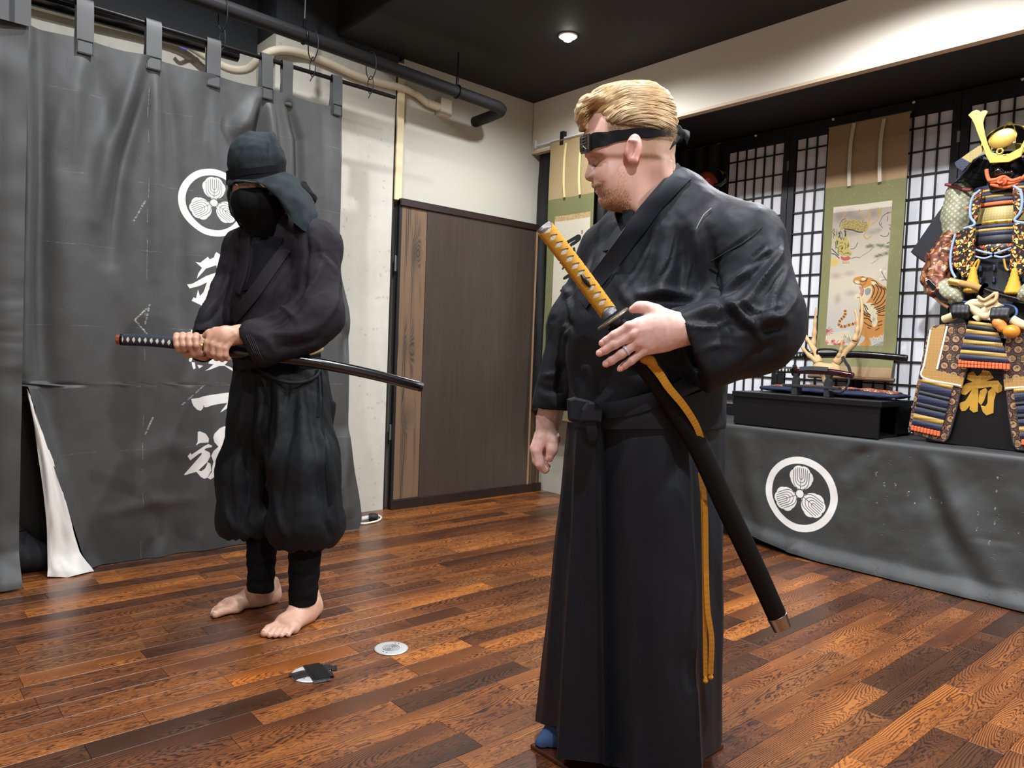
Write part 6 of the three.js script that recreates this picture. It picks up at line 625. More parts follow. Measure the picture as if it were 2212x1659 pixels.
  // left hand resting over the scabbard
  const LH = [cap([1470, 712, 1.60, 31], [1430, 712, 1.595, 34], { k: 0.02, flat: fwd, s: 1.35 }), cap([1430, 705, 1.595, 32], [1385, 715, 1.59, 30], { k: 0.02, flat: fwd, s: 1.5 }), cap([1432, 728, 1.60, 30], [1398, 742, 1.595, 24], { k: 0.02, flat: fwd, s: 1.5 }), cap([1468, 712, 1.605, 31], [1500, 714, 1.62, 30], { k: 0.02 }),
    ...finger([[1385, 698, 1.59, 12], [1358, 706, 1.585, 10.5], [1327, 724, 1.59, 9.8], [1310, 736, 1.60, 8.8], [1301, 741, 1.605, 8]]), ...finger([[1390, 714, 1.588, 12], [1366, 724, 1.583, 10.8], [1328, 744, 1.59, 10], [1308, 756, 1.60, 9], [1295, 763, 1.605, 8.2]]), ...finger([[1398, 730, 1.59, 11.5], [1378, 741, 1.586, 10.5], [1342, 765, 1.593, 9.8], [1321, 779, 1.602, 9], [1309, 786, 1.608, 8.2]]), ...finger([[1408, 746, 1.595, 11], [1390, 758, 1.592, 9.6], [1364, 779, 1.598, 8.8], [1350, 789, 1.605, 8], [1340, 796, 1.61, 7.4]]), ...finger([[1440, 690, 1.605, 18], [1415, 672, 1.60, 13], [1396, 664, 1.60, 10.5], [1380, 663, 1.605, 9.6], [1366, 669, 1.61, 8.2]], 0.012),
    // knuckles and tendons
    eli(1360, 704, 1.582, 9, 8, 0.007, { k: 0.008 }), eli(1367, 722, 1.579, 9, 8, 0.007, { k: 0.008 }), eli(1379, 740, 1.582, 9, 8, 0.007, { k: 0.008 }), cap([1372, 718, 1.577, 3], [1430, 705, 1.578, 3], { k: 0.008 }), cap([1384, 736, 1.58, 3], [1438, 716, 1.58, 3], { k: 0.008 })];
  const lb = bounds([at(1280, 640, 1.6), at(1500, 810, 1.6), at(1500, 760, 1.64)], 0.04), LHG = nets(union(LH), lb[0], lb[1], 0.0026), hs = [0.80, 0.54, 0.46];
  const handCol = (g, tips) => colorize(g, (x, y, z) => { const n = n3(x * 70, y * 70, z * 70), [px, py] = toPx(x, y, z); let c = mix(hs, [0.68, 0.36, 0.29], clamp(0.3 + 0.35 * n)); for (const [a, b, r] of tips) c = mix(c, [0.70, 0.33, 0.28], 0.6 * Math.exp(-(((px - a) / r) ** 2 + ((py - b) / r) ** 2))); return c; });
  handCol(LHG, [[1302, 741, 14], [1296, 763, 14], [1310, 786, 14], [1341, 796, 13], [1362, 706, 12], [1368, 723, 12], [1380, 741, 12], [1368, 668, 14]]);
  // right hand hanging
  const RH = [cap([1186, 905, 1.97, 26], [1178, 945, 1.96, 27], { k: 0.02, flat: rgt, s: 1.15 }), cap([1186, 905, 1.97, 25], [1200, 850, 1.98, 30], { k: 0.02 }), ...finger([[1166, 942, 1.96, 13], [1156, 968, 1.95, 11], [1160, 995, 1.94, 10], [1170, 1010, 1.945, 8.5]]), ...finger([[1170, 950, 1.945, 12], [1160, 975, 1.935, 10.5], [1166, 1003, 1.93, 9.5], [1177, 1016, 1.935, 8]]), ...finger([[1176, 952, 1.975, 12], [1164, 978, 1.975, 10], [1172, 1004, 1.97, 9], [1180, 1014, 1.968, 7.5]]), ...finger([[1180, 955, 1.99, 11], [1170, 975, 1.995, 9], [1176, 996, 1.995, 8], [1183, 1006, 1.99, 7]]), ...finger([[1188, 925, 1.945, 16], [1196, 948, 1.93, 12], [1193, 970, 1.925, 10.5], [1187, 990, 1.925, 8.5]], 0.012)];
  const rb = bounds([at(1140, 850, 1.96), at(1210, 1030, 1.96)], 0.08), RHG = handCol(nets(union(RH), rb[0], rb[1], 0.003), [[1172, 1012, 14], [1188, 988, 12], [1158, 968, 12]]);
  // trunk, arms and legs under the clothes
  const foot = (px, py, t) => { const p = at(px, py, t); return p; };
  const inner = [cap([1420, 470, 1.84, 50], [1410, 560, 1.85, 80], { k: 0.08 }), cap([1410, 560, 1.85, 85], [1400, 850, 1.85, 95], { k: 0.08, flat: fwd, s: 1.2 }), cap([1420, 500, 1.82, 45], [1590, 540, 1.76, 45], { k: 0.05 }), cap([1590, 540, 1.76, 42], [1630, 690, 1.67, 36], { k: 0.03 }), cap([1630, 690, 1.67, 36], [1500, 712, 1.625, 27], { k: 0.03 }), cap([1400, 500, 1.87, 45], [1315, 560, 1.95, 40], { k: 0.05 }), cap([1315, 560, 1.95, 36], [1245, 720, 1.985, 30], { k: 0.03 }), cap([1245, 720, 1.985, 28], [1192, 890, 1.975, 20], { k: 0.03 }), cap([1340, 900, 1.88, 65], [1270, 1250, 1.95, 45], { k: 0.04 }), cap([1270, 1250, 1.95, 45], [1225, 1590, 2.0, 26], { k: 0.04 }), cap([1440, 900, 1.86, 65], [1440, 1280, 1.83, 48], { k: 0.04 }), cap([1440, 1280, 1.83, 48], [1440, 1660, 1.83, 28], { k: 0.04 })];
  const ib = bounds([at(1120, 440, 2), at(1700, 1700, 1.6), at(1300, 1640, 2.05)], 0.12), IG = colorize(nets(union(inner), V(ib[0].x, 0.02, ib[0].z), ib[1], 0.014), () => sk);
  part('body', [headG, LHG, RHG, IG], skinM, man); const nl = std(0xe0a698, 0.3); for (const [a, b] of [[[1310, 736, 1.6], [1301, 741, 1.603]], [[1308, 756, 1.6], [1295, 763, 1.603]], [[1321, 779, 1.602], [1309, 786, 1.606]], [[1350, 789, 1.605], [1340, 796, 1.608]], [[1193, 970, 1.922], [1188, 986, 1.922]]]) part('fingernail', nail(a, b, 8.2 * 1.6 / FOC), nl, man);
  // eye slit and brow
  const eyeY = std(0x3a2a22, 0.6); part('eyelashes', tube([at(1281, 356, T - 0.030), at(1288, 360, T - 0.0385), at(1297, 360, T - 0.0415)], 0.0011, 10, 6), eyeY, man);
  // ---------- ring
  const rg = at(1353, 757, 1.592), rd = at(1342, 765, 1.593).sub(at(1378, 741, 1.586)).normalize(); const rn = fwd.clone().negate(), rs2 = rn.clone().cross(rd).normalize(); part('ring', frame(new THREE.TorusGeometry(0.0106, 0.0018, 10, 32).scale(1, 1, 1.8), rg, rs2, rn.clone().addScaledVector(rd, -rn.dot(rd)).normalize(), rd), std(0xc4c4c2, 0.3, { metalness: 0.15 }), man, 'silver finger ring');
  // ---------- hair: volume with combed locks swept back
  const shell = (x, y, z) => skull(x, y, z) - 0.0045; shell.k = 0.008;
  const hv = union([e(1374, 246, 0, 86, 68, 0.080, { k: 0.02 }), e(1326, 226, 0, 60, 39, 0.066, { k: 0.02 }), shell, ...[[1262, 272, 12], [1256, 252, 13], [1256, 236, 12], [1268, 224, 14], [1288, 222, 13], [1312, 232, 14], [1336, 247, 13], [1364, 254, 11]].map((a, i, A) => i ? c2([A[i - 1][0], A[i - 1][1], 0.02, A[i - 1][2]], [a[0], a[1], 0.03, a[2]], { k: 0.012, flat: fwd, s: 0.42 }) : c2([a[0], a[1], 0, a[2]], [a[0], a[1] + 6, 0, a[2] - 4], { k: 0.012, flat: fwd, s: 0.4 })), (() => { const f = e(1286, 264, 0.05, 16, 20, 0.03, {}); f.cut = true; f.k = 0.02; return f; })()]);
  const hline = (px) => px < 1282 ? 284 : px < 1300 ? lerp(284, 258, (px - 1282) / 18) : px < 1330 ? lerp(258, 268, (px - 1300) / 30) : lerp(268, 286, (px - 1330) / 130);
  const hcut = (x, y, z) => { const [px, py] = toPx(x, y, z); return (py - hline(px) - 2.5 * n2(px * 0.15, z * 60)) * T / FOC; };
  const hf = (x, y, z) => smax(hv(x, y, z), hcut(x, y, z), 0.006); const hbx = bounds([at(1235, 170, T), at(1475, 300, T)], 0.1), HG = nets(hf, hbx[0], hbx[1], 0.0032);
  const flowR = (px, py) => Math.hypot((px - 1392) / 1.3, py - 318) + 7 * Math.sin((px - 1240) / 30) * sstep(1390, 1300, px);
  folds(HG, [], (x, y, z) => { const [px, py] = toPx(x, y, z), f = flowR(px, py); return 0.0014 * Math.sin(f * 0.5 + 2.5 * n3(px * 0.02, py * 0.02, z * 20)) + 0.0014 * n3(px * 0.008, f * 0.2, z * 40); });
  const hairCol = (x, y, z) => { const [px, py] = toPx(x, y, z), n = n3(px * 0.008, flowR(px, py) * 0.4, z * 60), d = sstep(-34, -4, py - hline(px)) * sstep(1296, 1330, px); return mix(mix([0.56, 0.38, 0.175], [0.36, 0.225, 0.095], clamp(0.45 + 0.9 * n)), [0.17, 0.11, 0.06], d * 0.75); };
  colorize(HG, hairCol);
  const r = rng(21), locks = []; for (let i = 0; i < 520; i++) { let px = 1250 + r() * 190, py = 184 + r() * 84; const pts = []; const len = 5 + Math.floor(r() * 5); for (let k = 0; k < len; k++) { if (py > hline(px) - 4) break; const p = hit(hf, px, py, 1.5, 1.82); const t = p.clone().sub(CAM).dot(fwd); if (t > 1.81) break; pts.push(p.addScaledVector(fwd, -0.0008)); const e2 = 1.5, gx = flowR(px + e2, py) - flowR(px - e2, py), gy = flowR(px, py + e2) - flowR(px, py - e2), gl = Math.hypot(gx, gy) || 1; px += -gy / gl * 10; py += gx / gl * 10 + (r() - 0.4) * 2; } if (pts.length > 3) locks.push(colorize(tube(pts, (s) => 0.0021 * Math.sin(Math.PI * (0.1 + 0.88 * s)), 12, 5), (x, y, z) => hairCol(x, y, z))); }
  // short sides as a thin layer of brushed stubble
  part('hair', [HG, ...locks], phy(0xffffff, 0.5, { vertexColors: true, sheen: 0.3, sheenColor: new THREE.Color(0xffe0a0) }), man, 'swept back blond hair');
  const fadeBits = []; for (let i = 0; i < 2600; i++) { const px = 1312 + r() * 148, py = hline(px) - 10 + r() * 30; const p = hit(headF, px, py, 1.55, 1.83); const [, , t] = toPx(p.x, p.y, p.z); if (t > 1.8 || (px > 1346 && px < 1392 && py > 284)) continue; const n = p.clone().sub(at(1367, 290, T)).normalize(), q = p.clone().addScaledVector(n, 0.003).addScaledVector(rgt, 0.004).addScaledVector(upv, -0.003); const w = 0.0005, g = new THREE.BufferGeometry().setFromPoints([p.clone().addScaledVector(upv, w), p.clone().addScaledVector(upv, -w), q]); g.computeVertexNormals(); fadeBits.push(colorize(g, () => { const k = 0.6 + r() * 0.8; return [0.36 * k, 0.24 * k, 0.12 * k]; })); }
  const fb = part('clipped_hair', fadeBits, std(0xffffff, 0.8, { vertexColors: true, side: THREE.DoubleSide }), man, 'short clipped hair at the side'); fb.userData.kind = 'stuff';
  const beardBits = []; for (let i = 0; i < 2600; i++) { const mu = i % 7 === 0, px = mu ? 1280 + r() * 20 : 1294 + r() * 66, py = mu ? 393 + r() * 9 : 400 + r() * 55, lim = px > 1322 ? 406 + (px - 1322) * 0.1 : 402 + Math.max(0, 1304 - px) * 1.2; if (!mu && (py < lim || r() > Math.min(0.75, 0.15 + (py - lim) / 50) * (1 - sstep(1334, 1360, px) * 0.8))) continue; const p = hit(headF, px, py, 1.6, 1.83), t = p.clone().sub(CAM).dot(fwd); if (t > 1.79) continue; const q = p.clone().addScaledVector(fwd, -0.0022).addScaledVector(rgt, -0.0012 + (r() - 0.5) * 0.003).addScaledVector(upv, -0.0045 - r() * 0.002), w = 0.00045, g = new THREE.BufferGeometry().setFromPoints([p.clone().addScaledVector(rgt, w), p.clone().addScaledVector(rgt, -w), q]); g.computeVertexNormals(); beardBits.push(colorize(g, () => { const k = 0.5 + r() * 0.9; return [0.42 * k, 0.22 * k, 0.1 * k]; })); }
  const bb2 = part('beard', beardBits, std(0xffffff, 0.8, { vertexColors: true, side: THREE.DoubleSide }), man, 'short reddish beard'); bb2.userData.kind = 'stuff';
  // ---------- headband with metal plate
  { const ang = [], N = 64; const cx = 1361, RX = 102.5, RZ = 0.0835; const bc = (px) => px < 1281 ? lerp(313, 306, clamp((px - 1262) / 19)) : px < 1318 ? lerp(306, 296, (px - 1281) / 37) : px < 1363 ? lerp(296, 289.5, (px - 1318) / 45) : px < 1425 ? lerp(289.5, 285, (px - 1363) / 62) : lerp(285, 289, (px - 1425) / 40), bw = (px) => px < 1363 ? lerp(17.5, 11, sstep(1262, 1363, px)) : lerp(11, 7, sstep(1400, 1462, px)); const zAt = (px) => { const q = clamp(px, 1266, 1456), g = (v) => T - toPx(...hit(headF, v, bc(v), 1.5, 1.9).toArray())[2]; return q > 1342 && q < 1394 ? lerp(g(1342), g(1394), (q - 1342) / 52) : g(q); }; const ZT = []; for (let v = 1256; v <= 1468; v += 2) ZT.push(Math.max(0, zAt(v)));
    const pt = (a, o = 0) => { const px = cx + Math.cos(a) * RX, zi = clamp((px - 1256) / 2, 0, ZT.length - 1.001), z0 = lerp(ZT[Math.floor(zi)], ZT[Math.floor(zi) + 1], zi % 1), ends = Math.min(1, Math.sqrt(Math.max(0, 1 - ((px - cx) / RX) ** 2)) * 2.2); const bz = Math.min(z0 + 0.0025, 0.0025 + z0) * ends * Math.sign(Math.sin(a) || 1); return at(px, bc(px) + o * bw(px) / 13, T - bz); };
    const Rw = []; for (let i = 0; i <= N; i++) { const a = i / N * 6.2832; const hw = 13; Rw.push([-1, -0.5, 0, 0.5, 1].map((k) => pt(a, k * hw + 2.2 * n2(a * 2, 3)).addScaledVector(pt(a).sub(at(cx, 303, T)).setY(0).normalize(), 0.0012 * n2(a * 9, k * 2)))); }
    const bandM = phy(0x0a0c10, 0.75, { specularIntensity: 0.4 }); const hb2 = part('headband', sheet(Rw, 0.003), bandM, man, 'black cloth headband');
    const pc = pt(Math.PI - 0.38), pn = pc.clone().sub(at(cx, 305, T)).setY(0).normalize(), px2 = V(0, 1, 0).cross(pn).normalize(); const plate = []; for (let i = 0; i <= 6; i++) { const row = []; for (let j = 0; j <= 12; j++) { const a = Math.PI - 0.62 + j / 12 * 0.62; row.push(pt(a, lerp(-14, 15, i / 6)).addScaledVector(pt(a).sub(at(cx, 305, T)).setY(0).normalize(), 0.004)); } plate.push(row); } part('headband_plate', sheet(plate, 0.0025), std(0x55504a, 0.4, { metalness: 0.85 }), hb2, 'dark metal plate with raised character'); const mk = []; const lp2 = (a, o) => pt(a, o).addScaledVector(pt(a).sub(at(cx, 305, T)).setY(0).normalize(), 0.006); for (const [a0, o0, a1, o1] of [[0.5, -10, 0.15, -10], [0.46, -5, 0.2, -5], [0.5, 0, 0.14, 0], [0.42, 5, 0.22, 5], [0.33, -12, 0.33, 11], [0.5, 10, 0.36, 3], [0.16, 11, 0.3, 3], [0.58, -12, 0.58, 12], [0.06, -12, 0.06, 12]]) mk.push(tube([lp2(Math.PI - a0, o0), lp2(Math.PI - (a0 + a1) / 2, (o0 + o1) / 2), lp2(Math.PI - a1, o1)], 0.0013, 8, 6)); part('raised_character', mk, std(0x8d857a, 0.35, { metalness: 0.9 }), hb2);
    const kn = at(1464, 289, T - 0.01); part('knot', nets(union([cone(kn.clone().addScaledVector(upv, 0.012), kn.clone().addScaledVector(upv, -0.012), 0.009, 0.011, { k: 0.01 }), cone(kn, kn.clone().addScaledVector(rgt, 0.012), 0.01, 0.008, { k: 0.01 })]), kn.clone().addScalar(-0.04), kn.clone().addScalar(0.04), 0.003), bandM, hb2); const q = (x, y, d = 0.012) => at(x, y, T - d); part('tail', patch([[q(1466, 285), q(1474, 292), q(1470, 300)], [q(1455, 298, 0.03), q(1462, 304, 0.034), q(1464, 306, 0.03)], [q(1440, 318, 0.045), q(1446, 322, 0.05), q(1450, 320, 0.046)], [q(1432, 336, 0.05), q(1434, 338, 0.052), q(1437, 336, 0.05)]], 8, 14, 0.002), bandM, hb2); part('tail', patch([[q(1465, 281), q(1468, 288), q(1470, 296)], [q(1478, 280, 0.0), q(1482, 291, 0.012), q(1480, 302)], [q(1489, 284, -0.02), q(1489, 296, 0), q(1483, 313, 0)]], 8, 12, 0.002), bandM, hb2); }
  // ---------- jacket
  const TOR = 1.84; const torso = [cap([1425, 555, 1.85, 140], [1400, 720, TOR, 166], { k: 0.06, flat: fwd, s: 1.28 }), cap([1400, 720, TOR, 166], [1396, 880, TOR, 163], { k: 0.06, flat: fwd, s: 1.28 }), cap([1455, 425, 1.83, 50], [1600, 515, 1.75, 66], { k: 0.07 }), cap([1425, 455, 1.84, 45], [1310, 545, 1.95, 52], { k: 0.07 }), cap([1440, 470, 1.84, 70], [1450, 560, 1.84, 120], { k: 0.06, flat: fwd, s: 1.2 }), cap([1452, 420, 1.80, 46], [1462, 500, 1.80, 76], { k: 0.05 })];
  const neckHole = [carve(cap([1388, 350, T, 62], [1372, 440, T, 44], {}), 0.012)];
  const armL0 = union([cap([1606, 535, 1.735, 90], [1640, 690, 1.67, 87], { k: 0.05 }), cap([1640, 690, 1.67, 86], [1470, 712, 1.62, 44], { k: 0.05 }), cap([1622, 738, 1.66, 72], [1520, 778, 1.635, 60], { k: 0.06 }), cap([1500, 740, 1.625, 52], [1510, 785, 1.63, 52], { k: 0.05 })]), cpl = cutPlane([1447, 668], [1527, 850], 1.62, [1640, 700]);
  const armL = (x, y, z) => smax(armL0(x, y, z), cpl(x, y, z), 0.006); armL.k = 0.05; const cuffIn = cap([1430, 710, 1.605, 35], [1474, 714, 1.618, 33]); const cuffIn2 = cap([1470, 752, 1.62, 34], [1512, 772, 1.632, 32]); const armL2 = (x, y, z) => smax(armL(x, y, z), -smin(cuffIn(x, y, z), cuffIn2(x, y, z), 0.02), 0.004); armL2.k = 0.045;
  const armR0 = union([cap([1312, 548, 1.955, 56], [1241, 700, 1.985, 50], { k: 0.05 }), cap([1241, 700, 1.985, 49], [1190, 892, 1.975, 46], { k: 0.05 })]), cpr = cutPlane([1141, 887], [1232, 921], 1.97, [1241, 700]); const armR = (x, y, z) => smax(smax(armR0(x, y, z), cpr(x, y, z), 0.005), -cap([1182, 918, 1.97, 38], [1198, 866, 1.975, 32])(x, y, z), 0.004); armR.k = 0.04;
  const low = at(1400, 905, 1.8), lowF = (x, y, z) => (low.y - y); const trunkF = union([...torso, ...neckHole]); const jf = (x, y, z) => smax(smin(smin(trunkF(x, y, z), armL2(x, y, z), 0.045), armR(x, y, z), 0.04), lowF(x, y, z), 0.01);
  const jb = bounds([at(1130, 340, 1.98), at(1740, 930, 1.66), at(1400, 880, 2.05), at(1740, 500, 1.75)], 0.08), JG = nets(jf, V(jb[0].x, low.y - 0.02, jb[0].z), jb[1], 0.0065);
  const H = (pts, w, h, o = {}) => ({ p: pts.map(([x, y]) => hit(jf, x, y, 1.3, 2.2)), w, h, ...o });
  const FO = [H([[1552, 634], [1600, 594], [1662, 540]], 0.006, 0.010), H([[1560, 640], [1612, 604], [1668, 556]], 0.007, -0.010), H([[1692, 524], [1660, 590], [1616, 658]], 0.005, 0.009), H([[1628, 556], [1642, 543], [1656, 528]], 0.003, -0.006), H([[1540, 566], [1545, 600], [1551, 634]], 0.007, -0.016), H([[1600, 655], [1640, 672], [1690, 660]], 0.005, 0.008), H([[1585, 668], [1615, 690], [1650, 742]], 0.006, 0.009), H([[1720, 640], [1690, 680], [1650, 700]], 0.006, 0.009), H([[1480, 700], [1530, 706], [1580, 690]], 0.006, 0.008), H([[1500, 760], [1550, 745], [1600, 750]], 0.006, 0.007), H([[1420, 480], [1390, 560], [1340, 640]], 0.006, 0.005), H([[1460, 490], [1445, 570], [1400, 640]], 0.006, -0.005), H([[1500, 500], [1492, 560], [1480, 625]], 0.006, 0.006), H([[1165, 800], [1185, 812], [1215, 806]], 0.007, 0.008), H([[1160, 830], [1190, 845], [1220, 836]], 0.008, -0.007), H([[1210, 690], [1222, 720], [1216, 760]], 0.006, 0.008), H([[1690, 540], [1650, 600], [1600, 660]], 0.010, 0.014), H([[1700, 580], [1672, 640], [1650, 700], [1600, 720]], 0.010, 0.013), H([[1560, 640], [1600, 690], [1640, 720]], 0.010, 0.012), H([[1545, 655], [1580, 680], [1600, 700]], 0.008, -0.012), H([[1620, 690], [1665, 685], [1700, 690]], 0.010, 0.012), H([[1590, 715], [1640, 712], [1690, 708]], 0.008, -0.010), H([[1480, 680], [1540, 665], [1600, 660], [1640, 640]], 0.012, 0.012), H([[1500, 690], [1560, 695], [1610, 710]], 0.012, -0.010), H([[1545, 560], [1590, 530], [1640, 500]], 0.004, -0.006), H([[1540, 600], [1545, 565], [1560, 555]], 0.006, -0.01), H([[1500, 490], [1510, 540], [1515, 600]], 0.012, 0.010), H([[1470, 480], [1475, 560], [1470, 640]], 0.016, -0.008), H([[1440, 500], [1430, 580], [1420, 660]], 0.02, 0.008), H([[1405, 555], [1400, 620], [1395, 660]], 0.014, -0.006), H([[1530, 500], [1535, 560], [1540, 610], [1555, 645]], 0.012, -0.012), H([[1380, 635], [1440, 632], [1500, 640]], 0.010, 0.014), H([[1370, 655], [1430, 650], [1490, 655]], 0.012, -0.012), H([[1330, 600], [1350, 640], [1370, 660]], 0.012, 0.006), H([[1600, 590], [1640, 560], [1672, 545]], 0.006, -0.008), H([[1630, 760], [1580, 780], [1540, 800]], 0.02, 0.008), H([[1680, 740], [1640, 760], [1600, 790]], 0.014, -0.008), H([[1215, 600], [1230, 660], [1232, 700]], 0.012, 0.010), H([[1240, 640], [1225, 700], [1215, 730]], 0.010, -0.012), H([[1205, 700], [1200, 760], [1190, 820]], 0.012, 0.008), H([[1222, 740], [1212, 800], [1205, 860]], 0.012, -0.009), H([[1190, 690], [1230, 700], [1240, 715]], 0.008, -0.012), H([[1290, 500], [1275, 560], [1262, 620]], 0.012, -0.008), H([[1300, 560], [1290, 620], [1285, 680]], 0.014, 0.006)];
  folds(JG, FO, (x, y, z) => 0.0022 * n3(x * 14, y * 9, z * 14) + 0.0008 * n3(x * 40, y * 30, z * 40)); uvBox(JG); part('jacket', JG, blackCotton, man, 'black wrap jacket with wide sleeves');
  // collar bands hugging the jacket
  const band = (up, lo, th, n = 30) => { const P = []; for (let i = 0; i <= n; i++) { const row = []; for (let j = 0; j <= 5; j++) { const u = i / n, a = crv(up.map(([x, y]) => V(x, y, 0)), u), b = crv(lo.map(([x, y]) => V(x, y, 0)), u), q = a.lerp(b, j / 5), p = hit(jf, q.x, q.y, 1.3, 2.05); row.push(p.addScaledVector(fwd, -th - 0.003 * Math.sin(Math.PI * j / 5))); } P.push(row); } return sheet(P, 0.006); };
  { const q = (x, y, t) => at(x, y, t), up = [q(1462, 354, 1.80), q(1441, 380, 1.732), q(1408, 416, 1.712), q(1376, 454, 1.706), q(1340, 505, 1.70), q(1300, 562, 1.73), q(1266, 610, 1.775), q(1246, 640, 1.81)], lo = [[1492, 389], [1478, 400], [1450, 428], [1424, 456], [1384, 510], [1335, 574], [1292, 630], [1266, 668]]; const P = []; for (let i = 0; i <= 44; i++) { const u = i / 44, a = crv(up, u), b2 = crv(lo.map(([x, y]) => V(x, y, 0)), u), b = hit(jf, b2.x, b2.y, 1.3, 2.05).addScaledVector(fwd, -0.004), row = []; for (let j = 0; j <= 7; j++) { const v = j / 7, c = a.clone().lerp(b, v), w = toPx(c.x, c.y, c.z), h2 = hit(jf, w[0], w[1], 1.3, 2.05).addScaledVector(fwd, -0.004), tt = h2.clone().sub(CAM).dot(fwd); const cc = tt < w[2] ? c.lerp(h2, sstep(0.1, 0.6, v) * sstep(0.18, 0.4, u)) : c; row.push(cc.addScaledVector(fwd, -0.004 * Math.sin(Math.PI * v))); } P.push(row); } part('collar', sheet(P, 0.006), blackCotton2, man, 'wide folded collar');
    part('collar', patch([[q(1462, 354, 1.80), q(1463, 357, 1.84), q(1452, 365, 1.90)], [q(1478, 372, 1.80), q(1480, 378, 1.85), q(1464, 385, 1.92)], [q(1494, 392, 1.785), q(1492, 402, 1.86), q(1474, 412, 1.93)]], 8, 10, 0.006), blackCotton2, man); part('under_collar', patch([[q(1344, 450, 1.76), q(1346, 470, 1.745), q(1348, 490, 1.735)], [q(1356, 451, 1.735), q(1358, 468, 1.728), q(1360, 488, 1.72)], [q(1368, 455, 1.72), q(1366, 470, 1.715), q(1362, 488, 1.71)]], 6, 6, 0.004), std(0x2c3a40, 0.45), man, 'grey green inner collar'); part('collar', patch([[q(1362, 462, 1.74), q(1340, 470, 1.80), q(1330, 474, 1.86)], [q(1350, 490, 1.73), q(1325, 500, 1.79), q(1310, 505, 1.86)], [q(1320, 540, 1.74), q(1300, 545, 1.80), q(1288, 550, 1.87)]], 8, 10, 0.006), blackCotton2, man); }
  part('shoulder_seam', tube([[1535, 566], [1570, 545], [1610, 522], [1645, 492]].map(([x, y]) => hit(jf, x, y, 1.3, 2).addScaledVector(fwd, -0.002)), 0.002, 30, 6), std(0x050506, 0.8), man); for (const l of [[[1536, 450], [1520, 464], [1508, 485], [1500, 503]], [[1500, 526], [1503, 536], [1514, 544]]]) part('loose_thread', tube(l.map(([x, y]) => hit(jf, x, y, 1.3, 2).addScaledVector(fwd, -0.004)), 0.0008, 20, 5), std(0xb8b4a8, 0.7), man, 'pale loose thread');

  // ---------- pleated skirt: vertical fold lines joined flat between
  const COL = [[1226, 1.955, 1157, 2.06, 1556], [1231, 1.90, 1169, 1.985, 1564], [1243, 1.855, 1202, 1.925, 1570], [1249, 1.80, 1204, 1.865, 1640], [1290, 1.745, 1296, 1.80, 1650], [1297, 1.712, 1307, 1.748, 1654], [1305, 1.742, 1317, 1.79, 1657], [1345, 1.71, 1370, 1.745, 1665], [1400, 1.695, 1430, 1.715, 1674], [1455, 1.695, 1490, 1.70, 1678], [1486, 1.70, 1518, 1.695, 1678], [1490, 1.745, 1521, 1.75, 1640], [1530, 1.775, 1540, 1.79, 1628], [1552, 1.82, 1556, 1.84, 1612], [1566, 1.88, 1560, 1.91, 1600], [1540, 1.98, 1530, 2.04, 1596], [1400, 2.04, 1360, 2.13, 1590], [1290, 2.03, 1235, 2.15, 1570]];
  const rings = [], NR = 90, SUB = 7; for (let i = 0; i <= NR; i++) { const v = i / NR, ring = []; for (let k = 0; k < COL.length; k++) { const A = COL[k], B = COL[(k + 1) % COL.length]; for (let s = 0; s < SUB; s++) { const u = s / SUB, ev = v ** 1.0, pa = at(lerp(A[0], A[2], ev), lerp(912, A[4], v), lerp(A[1], A[3], ev)), pb = at(lerp(B[0], B[2], ev), lerp(912, B[4], v), lerp(B[1], B[3], ev)); ring.push(pa.lerp(pb, u)); } } rings.push(ring); }
  const SG = loft(rings, true, true, false); const SGm = mergeVertices((() => { const g = SG.clone(); g.deleteAttribute('normal'); g.deleteAttribute('uv'); return g; })(), 1e-5); const Hs = (pts, w, h) => ({ p: pts.map(([x, y, t]) => at(x, y, t)), w, h });
  folds(SGm, [Hs([[1380, 930, 1.70], [1350, 1000, 1.72], [1325, 1060, 1.74]], 0.02, 0.012), Hs([[1420, 930, 1.695], [1440, 1100, 1.70], [1430, 1350, 1.71], [1420, 1640, 1.72]], 0.03, 0.012), Hs([[1470, 930, 1.695], [1460, 1000, 1.70], [1420, 1080, 1.71]], 0.022, -0.012), Hs([[1360, 1200, 1.73], [1380, 1400, 1.74], [1385, 1640, 1.74]], 0.03, -0.010), Hs([[1490, 1150, 1.70], [1480, 1350, 1.70], [1460, 1500, 1.71], [1440, 1640, 1.71]], 0.03, 0.010), Hs([[1480, 1400, 1.70], [1500, 1500, 1.70]], 0.03, -0.012), Hs([[1270, 1000, 1.79], [1260, 1300, 1.82], [1250, 1600, 1.84]], 0.02, -0.012), Hs([[1545, 1000, 1.83], [1548, 1300, 1.83], [1548, 1550, 1.84]], 0.014, 0.008), Hs([[1215, 1100, 1.91], [1200, 1300, 1.94], [1185, 1550, 1.97]], 0.015, 0.010)], (x, y, z) => 0.003 * n3(x * 7, y * 3, z * 7));
  const skirtG = toCreasedNormals(SGm, 0.6); uvBox(skirtG); part('pleated_skirt', skirtG, blackCotton2, man, 'long black pleated skirt');
  // waist of the skirt, bib, belts and knot
  const wf = union([cap([1400, 745, TOR, 170], [1396, 925, TOR, 168], { flat: fwd, s: 1.27, k: 0.03 })]), wt = at(1240, 734, 1.75), wtr = at(1500, 748, 1.72); const wTop = (x, y, z) => y - wt.y, wb = at(1400, 928, 1.7).y; const wF = (x, y, z) => smax(smax(wf(x, y, z), wTop(x, y, z), 0.004), wb - y, 0.004); const wbx = bounds([at(1215, 720, 1.84), at(1585, 935, 1.84), at(1400, 800, 1.66), at(1400, 800, 2.05)], 0.05); const WG = nets(wF, wbx[0], wbx[1], 0.0065); const HW = (pts, w, h, o) => ({ p: pts.map(([x, y]) => hit(wF, x, y, 1.3, 2.1)), w, h, ...o });
